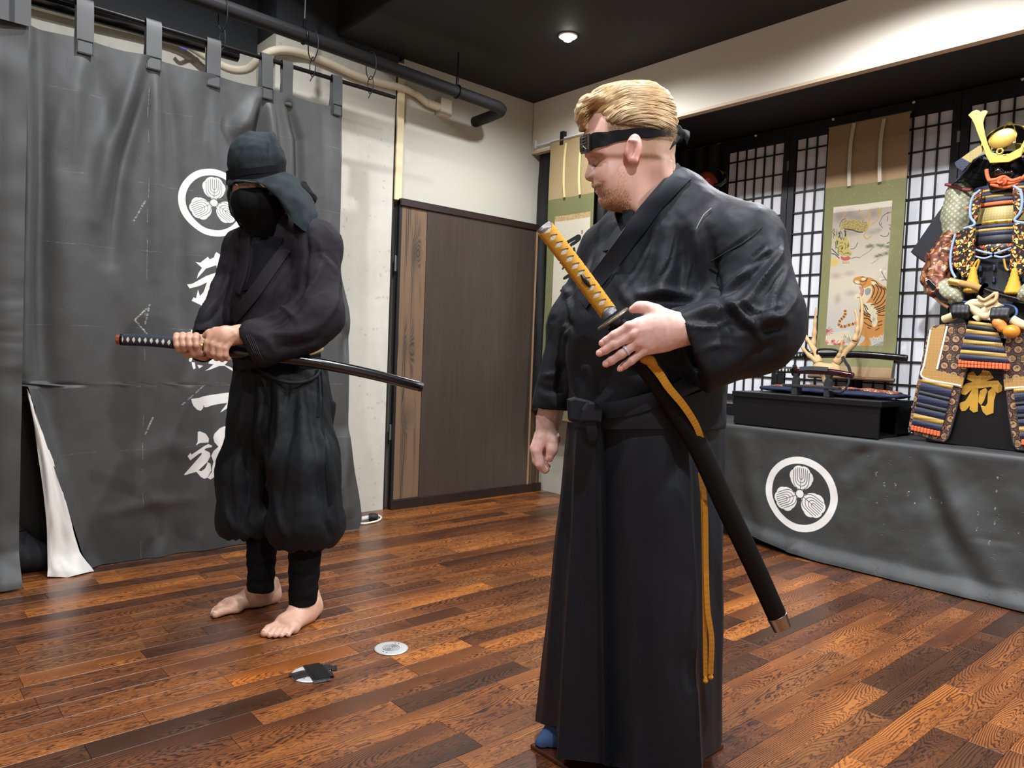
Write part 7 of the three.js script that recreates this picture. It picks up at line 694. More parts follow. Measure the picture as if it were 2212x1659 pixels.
  folds(WG, [HW([[1232, 766], [1262, 770], [1300, 774]], 0.004, -0.010, { flat: 1 }), HW([[1240, 748], [1300, 756]], 0.003, -0.005), HW([[1255, 790], [1275, 800], [1285, 840]], 0.014, 0.012), HW([[1300, 775], [1298, 820], [1290, 862]], 0.008, -0.010), HW([[1340, 800], [1400, 830], [1480, 800]], 0.02, 0.010), HW([[1240, 790], [1236, 830], [1250, 868]], 0.01, -0.012), HW([[1420, 870], [1470, 850], [1530, 820]], 0.012, 0.008)], (x, y, z) => 0.002 * n3(x * 16, y * 12, z * 16)); uvBox(WG); part('skirt_waist', WG, blackCotton2, man, 'stitched waist of the skirt');
  const bandW = (up, lo, th, m = 24) => { const P = []; for (let i = 0; i <= m; i++) { const row = []; for (let j = 0; j <= 5; j++) { const u = i / m, a = crv(up.map(([x, y]) => V(x, y, 0)), u), b = crv(lo.map(([x, y]) => V(x, y, 0)), u), q = a.lerp(b, j / 5), p = hit(wf, q.x, q.y, 1.3, 2.05); row.push(p.addScaledVector(fwd, -th - 0.002 * Math.sin(Math.PI * j / 5))); } P.push(row); } return sheet(P, 0.006); };
  part('belt', bandW([[1240, 880], [1300, 892], [1380, 884], [1450, 866], [1530, 838], [1556, 820]], [[1240, 922], [1300, 926], [1380, 926], [1450, 925], [1530, 915], [1556, 905]], 0.006), blackCotton, man, 'wide cloth belt'); part('belt', bandW([[1290, 872], [1350, 862], [1420, 842], [1480, 815], [1535, 785]], [[1292, 906], [1360, 896], [1430, 874], [1490, 848], [1540, 820]], 0.013), blackCotton2, man);
  const slabV = (pts, t, d, bev) => { const o = at(pts[0][0], pts[0][1], t), f = pts.map(([x, y]) => { const q = at(x, y, t).sub(o); return [q.dot(rgt), q.dot(upv)]; }); return frame(slab(f, d, bev), o, rgt, upv, fwd.clone().negate()); };
  part('belt_knot', [slabV([[1230, 866], [1240, 863], [1268, 869], [1262, 880], [1256, 908], [1232, 902], [1231, 884]], 1.715, 0.02, 0.006), slabV([[1270, 872], [1281, 874], [1294, 886], [1291, 906], [1256, 905], [1260, 886]], 1.702, 0.022, 0.006)], blackCotton, man, 'flat folded belt knot'); part('belt_end', patch([[at(1266, 905, 1.685), at(1285, 906, 1.685)], [at(1268, 930, 1.69), at(1290, 930, 1.69)], [at(1272, 950, 1.70), at(1288, 950, 1.70)]], 6, 10, 0.008), blackCotton2, man);
  // ---------- feet in blue split-toed socks
  const sock = std(0x37527f, 0.85), fs = (px, py, t, dir, len) => { const p = at(px, py, t); p.y = 0.035; const d = dir.clone().normalize(), q = p.clone().addScaledVector(d, len); const f = union([cone(p.clone().setY(0.05), p.clone().setY(0.12), 0.036, 0.034, { k: 0.04 }), cone(p.clone().setY(0.036), q.clone().setY(0.026), 0.036, 0.03, { k: 0.04, flat: AY, s: 1.1 }), cone(q.clone().setY(0.024), q.clone().addScaledVector(d, 0.05).setY(0.02), 0.03, 0.018, { k: 0.03 })]); return nets(f, V(Math.min(p.x, q.x) - 0.12, 0.0125, Math.min(p.z, q.z) - 0.12), V(Math.max(p.x, q.x) + 0.12, 0.16, Math.max(p.z, q.z) + 0.12), 0.006); };
  const fd = rgt.clone().multiplyScalar(-0.75).addScaledVector(fwd, -0.6).setY(0); part('sock', fs(1216, 1620, 2.0, V(-0.25, 0, -0.05), 0.02), sock, man, 'blue sock'); part('sock', fs(1440, 1690, 1.80, fd, 0.10), sock, man, 'blue sock');

  // ================= his sword (held in the belt): a thing of its own
  const sw = thing('long_sword', 'sheathed sword with yellow wrapped handle worn in the belt', 'sword', at(1440, 850, 1.64)), k0 = at(1173, 488, 1.632), k1 = at(1318, 681, 1.638), NV2 = fwd.clone().negate();
  const yel = std(0xd59a22, 0.7, { bumpMap: weaveBump, bumpScale: 0.001 }); swordHandle(sw, [k0, k0.clone().lerp(k1, 0.5).addScaledVector(rgt, 0.002), k1], 0.036, yel, std(0xd8d2c0, 0.55, { bumpMap: plasterBump, bumpScale: 0.003 }), std(0x9a9a9c, 0.3, { metalness: 0.9, bumpMap: plasterBump, bumpScale: 0.003 }), 11, NV2, 0.7);
  const wa = k0.clone().lerp(k1, 0.62), wd = k1.clone().sub(k0).normalize(); part('handle_ornament', tube([wa.clone().addScaledVector(wd, -0.016).addScaledVector(NV2, 0.013), wa.clone().addScaledVector(NV2, 0.015), wa.clone().addScaledVector(wd, 0.018).addScaledVector(NV2, 0.013)], (s) => 0.0055 * Math.sin(Math.PI * (0.15 + 0.7 * s)), 16, 10), std(0x3d3a38, 0.35, { metalness: 0.9 }), sw, 'dark metal ornament under the wrap');
  const td = at(1440, 850, 1.643).sub(k1).normalize(), tp = at(1324, 689, 1.637); guard(sw, tp, td, NV2, 0.038, std(0x3a3936, 0.35, { metalness: 0.9, bumpMap: plasterBump, bumpScale: 0.006 }), 0.006); part('guard_rim', frame(new THREE.TorusGeometry(0.037, 0.0035, 8, 40), tp, NV2.clone().cross(td).normalize(), td.clone().cross(NV2.clone().cross(td)).normalize(), td), std(0xb0a88e, 0.35, { metalness: 0.9, bumpMap: weaveBump, bumpScale: 0.004 }), sw); part('blade_collar', tube([tp, at(1332, 700, 1.64)], 0.015, 2, 12), darkSteel, sw);
  scabbard(sw, [at(1331, 699, 1.64), at(1390, 780, 1.648), at(1450, 866, 1.655), at(1510, 966, 1.665), at(1562, 1080, 1.68), at(1625, 1212, 1.70), at(1683, 1340, 1.72)], 0.052, phy(0x050506, 0.6, { specularIntensity: 0.45 }), NV2, 0.62); const e0 = at(1678, 1330, 1.719), e1 = at(1690, 1358, 1.724); scabbard(sw, [e0, e0.clone().lerp(e1, 0.5), e1], 0.048, std(0xa9a6a2, 0.22, { metalness: 1 }), NV2, 0.62, 'end_cap');
  const rib = (pts, w) => ribbon(pts.map(([x, y, t]) => at(x, y, t)), w, 0.003, NV2, 50), cordM = std(0xc8881c, 0.65, { bumpMap: weaveBump, bumpScale: 0.0015 }); part('cord_knot', nets(union([cap([1390, 776, 1.62, 9], [1404, 780, 1.62, 10], { k: 0.01 }), cap([1404, 778, 1.618, 8], [1414, 788, 1.62, 7], { k: 0.01 })]), at(1400, 780, 1.62).addScalar(-0.04), at(1400, 780, 1.62).addScalar(0.04), 0.003), cordM, sw); part('hanging_cord', rib([[1405, 784, 1.615], [1425, 808, 1.622], [1445, 838, 1.622], [1475, 874, 1.63], [1500, 912, 1.64], [1512, 940, 1.65], [1518, 962, 1.664]], (s) => 0.019 - 0.006 * s), cordM, sw, 'flat golden cord'); part('hanging_cord', rib([[1512, 1020, 1.71], [1518, 1080, 1.70], [1521, 1200, 1.695], [1522, 1300, 1.695], [1523, 1400, 1.70], [1524, 1462, 1.70]], 0.010), cordM, sw, 'flat golden cord'); part('hanging_cord', rib([[1516, 1025, 1.71], [1523, 1100, 1.695], [1525, 1220, 1.69], [1528, 1310, 1.685], [1537, 1380, 1.685], [1535, 1455, 1.69]], 0.012), cordM, sw, 'flat golden cord'); for (const [x, y] of [[1524, 1468], [1535, 1460]]) part('cord_tuft', nets(union([cap([x, y - 3, 1.695, 4], [x, y + 2, 1.695, 6], { k: 0.004 })]), at(x, y, 1.695).addScalar(-0.02), at(x, y, 1.695).addScalar(0.02), 0.002), cordM, sw);
  // board on the floor under the hem
  const b0 = onY(1156, 1614, 0.012), bd = onY(1156, 1700, 0.012); tag(mesh('wooden_board', box(b0.x - 0.0, b0.x + 0.42, 0.0005, 0.012, b0.z - 0.02, b0.z + 0.3, 0.003), phy(0x4a2415, 0.2, { clearcoat: 0.5 })), 'flat dark red polished board under the skirt hem', 'board');
}

// ================================================================ MASKED PERSON DRAWING A SWORD
{
  const nin = thing('person', 'barefoot masked person in black hood and baggy trousers drawing a sword', 'person', V(1.28, 0, -2.72));
  const mix = (a, b, t) => a.map((v, i) => lerp(v, b[i], t));
  const jacketM = phy(0x1b191d, 0.75, { sheen: 0.3, sheenRoughness: 0.5, sheenColor: new THREE.Color(0x2c282c), specularIntensity: 0.4 }), hoodM = phy(0x20282a, 0.8, { sheen: 0.3, sheenRoughness: 0.5, sheenColor: new THREE.Color(0x3a4648), specularIntensity: 0.4 }), trouM = phy(0x131619, 0.66, { sheen: 0.25, sheenRoughness: 0.5, sheenColor: new THREE.Color(0x22252a), specularIntensity: 0.45 }), maskM = phy(0x08090c, 0.8, { specularIntensity: 0.3 });
  // ---------- body
  const sk = [0.60, 0.37, 0.245], hs = [0.54, 0.31, 0.2];
  const headF = union([eli(556, 372, 2.82, 48, 52, 0.088, { k: 0.03 }), eli(548, 420, 2.80, 44, 50, 0.07, { k: 0.03 }), eli(528, 412, 2.755, 9, 12, 0.02, { k: 0.02 }), eli(512, 402, 2.74, 8, 4, 0.016, { k: 0.01 }), eli(545, 401, 2.725, 10, 4, 0.014, { k: 0.01 }), cap([585, 430, 2.85, 34], [600, 510, 2.88, 38], { k: 0.03 }), cap([602, 468, 2.81, 14], [606, 500, 2.83, 18], { k: 0.03 })]);
  const hb = bounds([at(480, 300, 2.82), at(650, 520, 2.82)], 0.1), HG = colorize(nets(headF, hb[0], hb[1], 0.0055), (x, y, z) => { const [px, py] = toPx(x, y, z); return py > 398 && py < 403 && px < 560 ? mix(sk, [0.1, 0.06, 0.04], 0.7) : mix(sk, [0.5, 0.27, 0.17], 0.4); });
  const RH = [cap([395, 752, 2.645, 13], [440, 764, 2.665, 16], { k: 0.02 }), cap([392, 728, 2.665, 10], [436, 734, 2.675, 12], { k: 0.02 }), cap([415, 745, 2.665, 16], [438, 752, 2.69, 17], { k: 0.02 }), cap([438, 752, 2.69, 17], [448, 742, 2.74, 17], { k: 0.02 }), ...[[382, 724, 0], [395, 723, 1], [409, 723, 2], [424, 724, 3]].flatMap(([x, y, i]) => finger([[x + 3, y + 4, 2.66, 7], [x, y + 1, 2.625, 7], [x - 1, y + 8, 2.592, 7.2], [x + 1, y + 22, 2.588, 7], [x + 4, y + 32, 2.60, 6.4]], 0.004)), ...finger([[405, 765, 2.635, 9], [420, 764, 2.612, 8], [436, 763, 2.605, 7]], 0.008)];
  const rb = pbox(368, 708, 466, 786, 2.57, 2.76, 0.012), RHG = nets(union(RH), rb[0], rb[1], 0.0034);
  const LH = [cap([520, 722, 2.61, 19], [484, 728, 2.585, 20], { k: 0.02, flat: fwd, s: 1.25 }), cap([484, 728, 2.585, 20], [460, 732, 2.58, 15], { k: 0.02, flat: fwd, s: 1.3 }), cap([520, 722, 2.61, 18], [545, 724, 2.63, 18], { k: 0.02 }), ...finger([[462, 728, 2.578, 8.5], [449, 740, 2.572, 8], [448, 757, 2.576, 7.4], [456, 768, 2.59, 6.6]]), ...finger([[472, 732, 2.572, 8.6], [461, 744, 2.565, 8], [461, 763, 2.57, 7.4], [468, 774, 2.585, 6.6]]), ...finger([[483, 738, 2.572, 8.4], [474, 749, 2.565, 7.8], [474, 767, 2.57, 7.2], [480, 776, 2.585, 6.4]]), ...finger([[494, 742, 2.578, 8], [487, 752, 2.572, 7.2], [487, 767, 2.575, 6.6], [492, 775, 2.588, 6]]), ...finger([[488, 716, 2.60, 12], [466, 716, 2.595, 8.5], [452, 720, 2.595, 7.6], [443, 725, 2.60, 6.6]], 0.01), cap([468, 728, 2.565, 2.4], [505, 716, 2.575, 2.4], { k: 0.008 }), cap([478, 735, 2.563, 2.4], [508, 722, 2.575, 2.4], { k: 0.008 })];
  const lb = pbox(430, 695, 562, 790, 2.54, 2.66, 0.012), LHG = nets(union(LH), lb[0], lb[1], 0.0034); const hc = (g) => colorize(g, (x, y, z) => mix(hs, [0.58, 0.30, 0.2], clamp(0.4 + 0.5 * n3(x * 60, y * 60, z * 60)))); hc(RHG); hc(LHG);
  // bare feet on the floor
  const footG = (heel, toe, leftFoot, ank) => { const d = toe.clone().sub(heel).setY(0), L = d.length(); d.normalize(); const w = V(-d.z, 0, d.x).multiplyScalar(leftFoot ? 1 : -1); /* towards the inner side */ const q = (a, b, h) => heel.clone().addScaledVector(d, a * L).addScaledVector(w, b).setY(h);
    const o = [cone(q(0.12, 0, 0.034), q(0.3, 0, 0.04), 0.034, 0.036, { k: 0.03 }), cone(q(0.2, 0, 0.05), ank, 0.036, 0.036, { k: 0.04 }), cone(q(0.28, 0.002, 0.06), q(0.62, 0.012, 0.032), 0.036, 0.026, { k: 0.04 }), cone(q(0.3, -0.012, 0.03), q(0.68, -0.028, 0.02), 0.026, 0.02, { k: 0.04 }), cone(q(0.66, 0.024, 0.024), q(0.7, -0.03, 0.019), 0.024, 0.019, { k: 0.03 }), cone(q(0.22, 0.03, 0.075), q(0.22, 0.032, 0.08), 0.012, 0.012, { k: 0.02 }), cone(q(0.22, -0.03, 0.07), q(0.22, -0.032, 0.075), 0.012, 0.012, { k: 0.02 }), cone(q(0.04, 0, 0.03), q(0.05, 0, 0.09), 0.022, 0.014, { k: 0.03 })];
    [[0.034, 0.945, 0.0155, 0.0145], [0.012, 0.95, 0.0105, 0.0105], [-0.006, 0.92, 0.0098, 0.0098], [-0.0235, 0.885, 0.0094, 0.0095], [-0.041, 0.835, 0.0098, 0.0088]].forEach(([b, e, r0, r1], i) => o.push(...chain([[q(0.68 - i * 0.012, b * 0.85, 0.022), r0 * 1.15], [q(e - 0.07, b, 0.0215), r0], [q(e, b * 1.02, r1 + 0.001), r1]], { k: 0.007 })));
    const all = [heel, toe, ank], bb = bounds(all, 0.08); const g = nets(union(o), V(bb[0].x, 0.0012, bb[0].z), bb[1], 0.0038); const P = g.attributes.position; for (let i = 0; i < P.count; i++) if (P.getY(i) < 0.001) P.setY(i, 0.001); g.computeVertexNormals(); colorize(g, (x, y, z) => mix([0.66, 0.42, 0.3], [0.62, 0.32, 0.22], clamp(0.3 + 0.4 * n3(x * 40, y * 40, z * 40)))); const nails = [[0.034, 0.955, 0.0135, 0.0085], [0.012, 0.957, 0.0095, 0.006], [-0.006, 0.927, 0.009, 0.0055], [-0.0235, 0.892, 0.0088, 0.0052], [-0.041, 0.842, 0.0085, 0.005]].map(([b, e, h, r]) => new THREE.SphereGeometry(1, 10, 8).scale(r, 0.003, r * 1.1).translate(...q(e, b * 1.02, h * 2 - 0.0005).toArray())); return [g, nails]; };
  const fR = footG(onY(600, 1299, 0), onY(449, 1332, 0), false, at(565, 1268, 2.87)), fL = footG(onY(685, 1326, 0), onY(583, 1383, 0), true, at(655, 1296, 2.79));
  const inner = [cap([600, 520, 2.88, 40], [600, 780, 2.86, 60], { k: 0.06 }), cap([600, 505, 2.88, 28], [682, 535, 2.82, 26], { k: 0.04 }), cap([682, 535, 2.82, 24], [690, 680, 2.73, 20], { k: 0.03 }), cap([690, 680, 2.73, 20], [560, 722, 2.64, 16], { k: 0.03 }), cap([590, 505, 2.9, 28], [530, 540, 2.97, 24], { k: 0.04 }), cap([530, 540, 2.97, 22], [472, 650, 2.93, 19], { k: 0.03 }), cap([472, 650, 2.93, 19], [450, 735, 2.79, 15], { k: 0.03 }), cap([575, 820, 2.87, 40], [560, 1050, 2.88, 30], { k: 0.03 }), cap([560, 1050, 2.88, 30], [564, 1260, 2.88, 18], { k: 0.03 }), cap([625, 820, 2.83, 40], [655, 1050, 2.78, 32], { k: 0.03 }), cap([655, 1050, 2.78, 32], [655, 1290, 2.79, 19], { k: 0.03 })]; const ib = bounds([at(440, 480, 2.95), at(740, 1310, 2.75)], 0.12);
  part('body', [HG, RHG, LHG, fR[0], fL[0], colorize(nets(union(inner), ib[0], ib[1], 0.018), () => sk)], skinM, nin); const nm = std(0xe6c3b0, 0.35); part('toenail', [...fR[1]], nm, nin); part('toenail', [...fL[1]], nm, nin);
  // ---------- jacket
  const trunk = union([cap([605, 525, 2.88, 72], [600, 650, 2.86, 86], { k: 0.05, flat: fwd, s: 1.2 }), cap([600, 650, 2.86, 86], [600, 800, 2.85, 92], { k: 0.05, flat: fwd, s: 1.2 }), cap([612, 488, 2.86, 36], [682, 527, 2.81, 48], { k: 0.06 }), cap([592, 488, 2.89, 34], [528, 534, 2.97, 38], { k: 0.06 }), carve(cap([580, 440, 2.82, 44], [585, 505, 2.82, 30]), 0.015)]);
  const aL0 = union([cap([690, 532, 2.81, 46], [688, 680, 2.73, 50], { k: 0.05 }), cap([688, 684, 2.73, 50], [535, 724, 2.62, 25], { k: 0.05 }), cap([655, 722, 2.70, 46], [572, 748, 2.64, 40], { k: 0.05 }), cap([548, 730, 2.625, 30], [562, 755, 2.63, 34], { k: 0.04 })]), cl = cutPlane([512, 696], [558, 794], 2.62, [680, 680]); const aL = (x, y, z) => smax(smax(aL0(x, y, z), cl(x, y, z), 0.005), -smin(cap([505, 722, 2.61, 22], [590, 728, 2.65, 24])(x, y, z), cap([530, 750, 2.625, 22], [590, 755, 2.65, 20])(x, y, z), 0.02), 0.004);
  const aR0 = union([cap([527, 538, 2.975, 38], [474, 648, 2.93, 38], { k: 0.05 }), cap([474, 648, 2.93, 38], [448, 705, 2.84, 33], { k: 0.05 }), cap([452, 700, 2.84, 33], [438, 752, 2.77, 30], { k: 0.05 })]), crr = cutPlane([412, 716], [404, 770], 2.76, [480, 700]); const aR = (x, y, z) => smax(smax(aR0(x, y, z), crr(x, y, z), 0.005), -cap([405, 745, 2.70, 22], [450, 730, 2.79, 20])(x, y, z), 0.004);
  const lowY = at(600, 812, 2.8).y, jf = (x, y, z) => smax(smin(smin(trunk(x, y, z), aL(x, y, z), 0.05), aR(x, y, z), 0.05), lowY - y, 0.008); const jb = bounds([at(395, 440, 2.95), at(750, 815, 2.72), at(600, 700, 3.08), at(540, 800, 2.56)], 0.06), JG = nets(jf, jb[0], jb[1], 0.0085);
  const H = (pts, w, h) => ({ p: pts.map(([x, y]) => hit(jf, x, y, 2.2, 3.2)), w, h });
  folds(JG, [H([[700, 560], [680, 610], [650, 650]], 0.014, 0.014), H([[735, 600], [722, 660], [690, 710]], 0.012, 0.012), H([[640, 640], [610, 672], [565, 690]], 0.012, 0.016), H([[655, 655], [620, 690], [585, 712]], 0.012, -0.012), H([[600, 668], [625, 675], [640, 690]], 0.010, 0.012), H([[580, 720], [640, 720], [690, 700]], 0.016, 0.010), H([[600, 750], [650, 745], [690, 730]], 0.014, -0.010), H([[660, 500], [664, 540], [660, 570]], 0.010, -0.014), H([[690, 520], [700, 555], [715, 575]], 0.010, 0.010), H([[672, 548], [700, 545], [725, 565], [735, 590]], 0.005, -0.006), H([[640, 560], [620, 610], [590, 650]], 0.02, 0.010), H([[600, 590], [585, 640], [560, 680]], 0.018, -0.008), H([[660, 580], [650, 630], [640, 650]], 0.014, -0.014), H([[500, 560], [490, 610], [470, 650]], 0.014, 0.012), H([[515, 570], [505, 620], [490, 660]], 0.010, -0.012), H([[470, 640], [450, 670], [430, 690]], 0.012, 0.010), H([[480, 660], [455, 690], [430, 700]], 0.008, -0.010), H([[520, 500], [515, 540], [520, 590]], 0.014, 0.008), H([[545, 720], [575, 735], [600, 770]], 0.012, 0.008)], (x, y, z) => 0.003 * n3(x * 10, y * 8, z * 10) + 0.0012 * n3(x * 32, y * 26, z * 32)); uvBox(JG); part('jacket', JG, jacketM, nin, 'faded black wrap jacket');
  const band = (up, lo, th, m = 26) => { const P = []; for (let i = 0; i <= m; i++) { const row = []; for (let j = 0; j <= 5; j++) { const u = i / m, a = crv(up.map(([x, y]) => V(x, y, 0)), u), b = crv(lo.map(([x, y]) => V(x, y, 0)), u), q = a.lerp(b, j / 5); row.push(hit(jf, q.x, q.y, 2.2, 3.1).addScaledVector(fwd, -th - 0.0025 * Math.abs(Math.sin(j * 1.9)) * 1)); } P.push(row); } return sheet(P, 0.006); };
  part('collar', band([[610, 530], [578, 572], [540, 625], [498, 682]], [[628, 545], [600, 585], [562, 640], [512, 700]], 0.006), jacketM, nin, 'stitched collar band'); part('collar', band([[543, 502], [540, 540], [535, 590], [520, 636]], [[524, 500], [520, 545], [516, 590], [508, 628]], 0.006), jacketM, nin, 'stitched collar band'); part('undershirt', band([[548, 500], [548, 560], [540, 600], [526, 630]], [[612, 515], [600, 545], [565, 590], [540, 625]], 0.003), maskM, nin, 'black undershirt'); const st = (a, b, n, up) => { const gs = []; for (let i = 0; i < n; i++) { const u = i / n, p = crv(a.map(([x, y]) => V(x, y, 0)), u), q = crv(b.map(([x, y]) => V(x, y, 0)), u); gs.push(tube([p, p.clone().lerp(q, 0.5), q].map((v) => hit(jf, v.x, v.y, 2.2, 3.1).addScaledVector(fwd, -0.0025)), 0.0014, 6, 5)); } return gs; };
  part('cuff_stitching', [[2, 0], [6, 1], [10, 2], [14, 3]].map(([o]) => tube([[516 + o, 700], [530 + o, 730], [545 + o, 765], [557 + o, 790]].map(([x, y]) => hit(jf, x + 3, y, 2.2, 3).addScaledVector(fwd, -0.001)), 0.0015, 30, 5)), std(0x262328, 0.8), nin);
  // ---------- trousers
  const tf0 = union([cap([600, 800, 2.85, 91], [600, 900, 2.85, 94], { k: 0.05, flat: fwd, s: 1.15 }), cap([558, 850, 2.88, 52], [528, 1020, 2.87, 53], { k: 0.06 }), cap([528, 1020, 2.87, 53], [533, 1122, 2.87, 62], { k: 0.06 }), cap([520, 1125, 2.88, 44], [556, 1128, 2.88, 44], { k: 0.04 }), cap([640, 850, 2.82, 62], [658, 1000, 2.78, 70], { k: 0.06 }), cap([658, 1000, 2.78, 70], [662, 1120, 2.78, 78], { k: 0.06 }), cap([625, 1140, 2.76, 46], [695, 1138, 2.82, 46], { k: 0.05 })]), topY = at(600, 790, 2.8).y; const tf = (x, y, z) => smax(tf0(x, y, z), y - topY, 0.006); const tb = bounds([at(455, 780, 2.9), at(760, 1190, 2.75), at(600, 900, 3.1), at(640, 1100, 2.6)], 0.06), TG = nets(tf, tb[0], tb[1], 0.0085); const HT = (pts, w, h) => ({ p: pts.map(([x, y]) => hit(tf, x, y, 2.2, 3.2)), w, h });
  folds(TG, [HT([[580, 800], [575, 880], [572, 980], [575, 1140]], 0.016, -0.03), HT([[600, 820], [605, 900], [590, 1000], [580, 1080]], 0.014, 0.02), HT([[545, 810], [540, 900], [535, 1000], [545, 1120]], 0.014, -0.018), HT([[530, 810], [520, 900], [510, 1010], [515, 1120]], 0.014, 0.014), HT([[560, 810], [562, 900], [558, 1000], [565, 1130]], 0.012, 0.014), HT([[640, 830], [630, 930], [610, 1040], [595, 1100]], 0.014, -0.012), HT([[665, 830], [680, 940], [690, 1040], [700, 1130]], 0.016, -0.016), HT([[650, 830], [655, 940], [650, 1060], [640, 1150]], 0.02, 0.012), HT([[690, 840], [705, 960], [722, 1080], [730, 1140]], 0.014, 0.014), HT([[590, 1060], [600, 1110], [620, 1160]], 0.014, 0.012), HT([[480, 1060], [490, 1110], [510, 1145]], 0.012, 0.012), HT([[620, 820], [622, 840], [618, 870]], 0.008, -0.012), HT([[700, 1120], [712, 1145], [716, 1165]], 0.010, -0.014), HT([[520, 1100], [530, 1130], [540, 1150]], 0.010, -0.010)], (x, y, z) => 0.004 * n3(x * 9, y * 5, z * 9) + 0.0012 * n3(x * 34, y * 24, z * 34)); { const P = TG.attributes.position, yA = at(560, 1153, 2.88).y, yB = at(660, 1178, 2.79).y; for (let i = 0; i < P.count; i++) { const [px] = toPx(P.getX(i), P.getY(i), P.getZ(i)); const lim = lerp(yA, yB, sstep(570, 600, px)) + 0.012 * n2(px * 0.05, 1); if (P.getY(i) < lim) P.setY(i, lim + (P.getY(i) - lim) * 0.06); } TG.computeVertexNormals(); } uvBox(TG); part('trousers', TG, trouM, nin, 'black baggy trousers gathered below the knee');
  const shin = (a, b) => { const f = union([cap(a, b, {})]); const bb = bounds([at(a[0], a[1], a[2]), at(b[0], b[1], b[2])], 0.08), p0 = at(b[0], b[1], b[2]); const g = (x, y, z) => smax(f(x, y, z), p0.y + 0.012 - y, 0.003); const G = nets(g, bb[0], bb[1], 0.006); folds(G, [], (x, y, z) => 0.003 * n3(x * 8, y * 26, z * 8)); return uvBox(G); }; part('legging', shin([566, 1145, 2.88, 33], [563, 1283, 2.87, 27]), maskM, nin, 'tight black legging'); part('legging', shin([661, 1165, 2.80, 36], [653, 1312, 2.79, 29]), maskM, nin, 'tight black legging');
  const q = (x, y, t) => at(x, y, t); part('trouser_flap', patch([[q(695, 795, 2.86), q(705, 800, 2.92), q(708, 805, 2.98)], [q(704, 850, 2.88), q(716, 860, 2.93), q(715, 860, 2.99)], [q(708, 880, 2.9), q(724, 876, 2.94), q(722, 876, 3.0)], [q(706, 920, 2.9), q(716, 930, 2.94), q(715, 930, 3.0)], [q(712, 960, 2.88), q(714, 970, 2.93), q(712, 975, 2.98)]], 8, 20, 0.005), trouM, nin); for (const l of [[[693, 800, 2.74], [697, 850, 2.735], [698, 920, 2.72], [708, 1000, 2.72], [716, 1090, 2.735]], [[686, 800, 2.735], [689, 850, 2.73], [690, 900, 2.72]]]) part('tie_string', ribbon(l.map(([x, y, t]) => hit(tf, x, y, 2.2, 3.1).addScaledVector(fwd, -0.01)), 0.012, 0.004, fwd.clone().negate(), 30), trouM, nin); part('tie_string', tube([[560, 795], [585, 812], [620, 825], [655, 826], [683, 815], [692, 800]].map(([x, y], i) => hit(tf, x, y, 2.2, 3.1).addScaledVector(fwd, -0.025 + 0.004 * Math.abs(i - 2))), 0.007, 40, 8), trouM, nin, 'looped black tie string');
  // sash and its knot
  const wf = union([cap([600, 775, 2.85, 95], [600, 800, 2.85, 95], { flat: fwd, s: 1.17 })]); const bandS = (up, lo, th) => { const P = []; for (let i = 0; i <= 26; i++) { const row = []; for (let j = 0; j <= 4; j++) { const u = i / 26, a = crv(up.map(([x, y]) => V(x, y, 0)), u), b = crv(lo.map(([x, y]) => V(x, y, 0)), u), p = a.lerp(b, j / 4); row.push(hit(wf, p.x, p.y, 2.2, 3.1).addScaledVector(fwd, -th - 0.003 * Math.sin(j * 2.3))); } P.push(row); } return sheet(P, 0.006); }; part('sash', bandS([[508, 765], [560, 768], [620, 770], [691, 765]], [[507, 800], [560, 808], [620, 812], [692, 806]], 0.006), maskM, nin, 'black cloth sash'); const ks = union([cap([508, 772, 2.68, 9], [530, 782, 2.65, 11], { k: 0.012 }), cap([520, 792, 2.66, 9], [548, 786, 2.65, 10], { k: 0.012 }), cap([540, 776, 2.64, 8], [553, 788, 2.65, 8], { k: 0.01 }), cap([512, 786, 2.68, 8], [522, 800, 2.68, 6], { k: 0.01 })]); const kb = bounds([at(495, 760, 2.66), at(565, 810, 2.66)], 0.04); part('sash_knot', folds(nets(ks, kb[0], kb[1], 0.005), [], (x, y, z) => 0.002 * n3(x * 40, y * 60, z * 40)), trouM, nin); part('sword_pad', nets(union([cap([672, 760, 2.70, 8], [690, 752, 2.73, 9], { k: 0.01 })]), at(682, 756, 2.715).addScalar(-0.05), at(682, 756, 2.715).addScalar(0.05), 0.005), std(0xc9b98c, 0.8), nin, 'cream cloth tucked in the sash');
  // ---------- face mask and hood
  const mf = union([eli(548, 440, 2.80, 47, 46, 0.088, { k: 0.03 }), eli(530, 428, 2.76, 18, 22, 0.035, { k: 0.03 }), eli(580, 438, 2.80, 36, 44, 0.085, { k: 0.03 }), cap([590, 455, 2.81, 30], [590, 480, 2.83, 30], { k: 0.03 }), cap([560, 470, 2.82, 36], [566, 500, 2.84, 34], { k: 0.04 })]), mtop = cutPlane([480, 418], [620, 404], 2.76, [550, 470]); const mf2 = (x, y, z) => smax(mf(x, y, z), mtop(x, y, z), 0.004), mb = bounds([at(490, 395, 2.8), at(610, 515, 2.8)], 0.1), MG = nets(mf2, mb[0], mb[1], 0.006); folds(MG, [], (x, y, z) => 0.003 * n3(x * 18, y * 14, z * 18)); part('face_mask', uvBox(MG), maskM, nin, 'black cloth face mask');
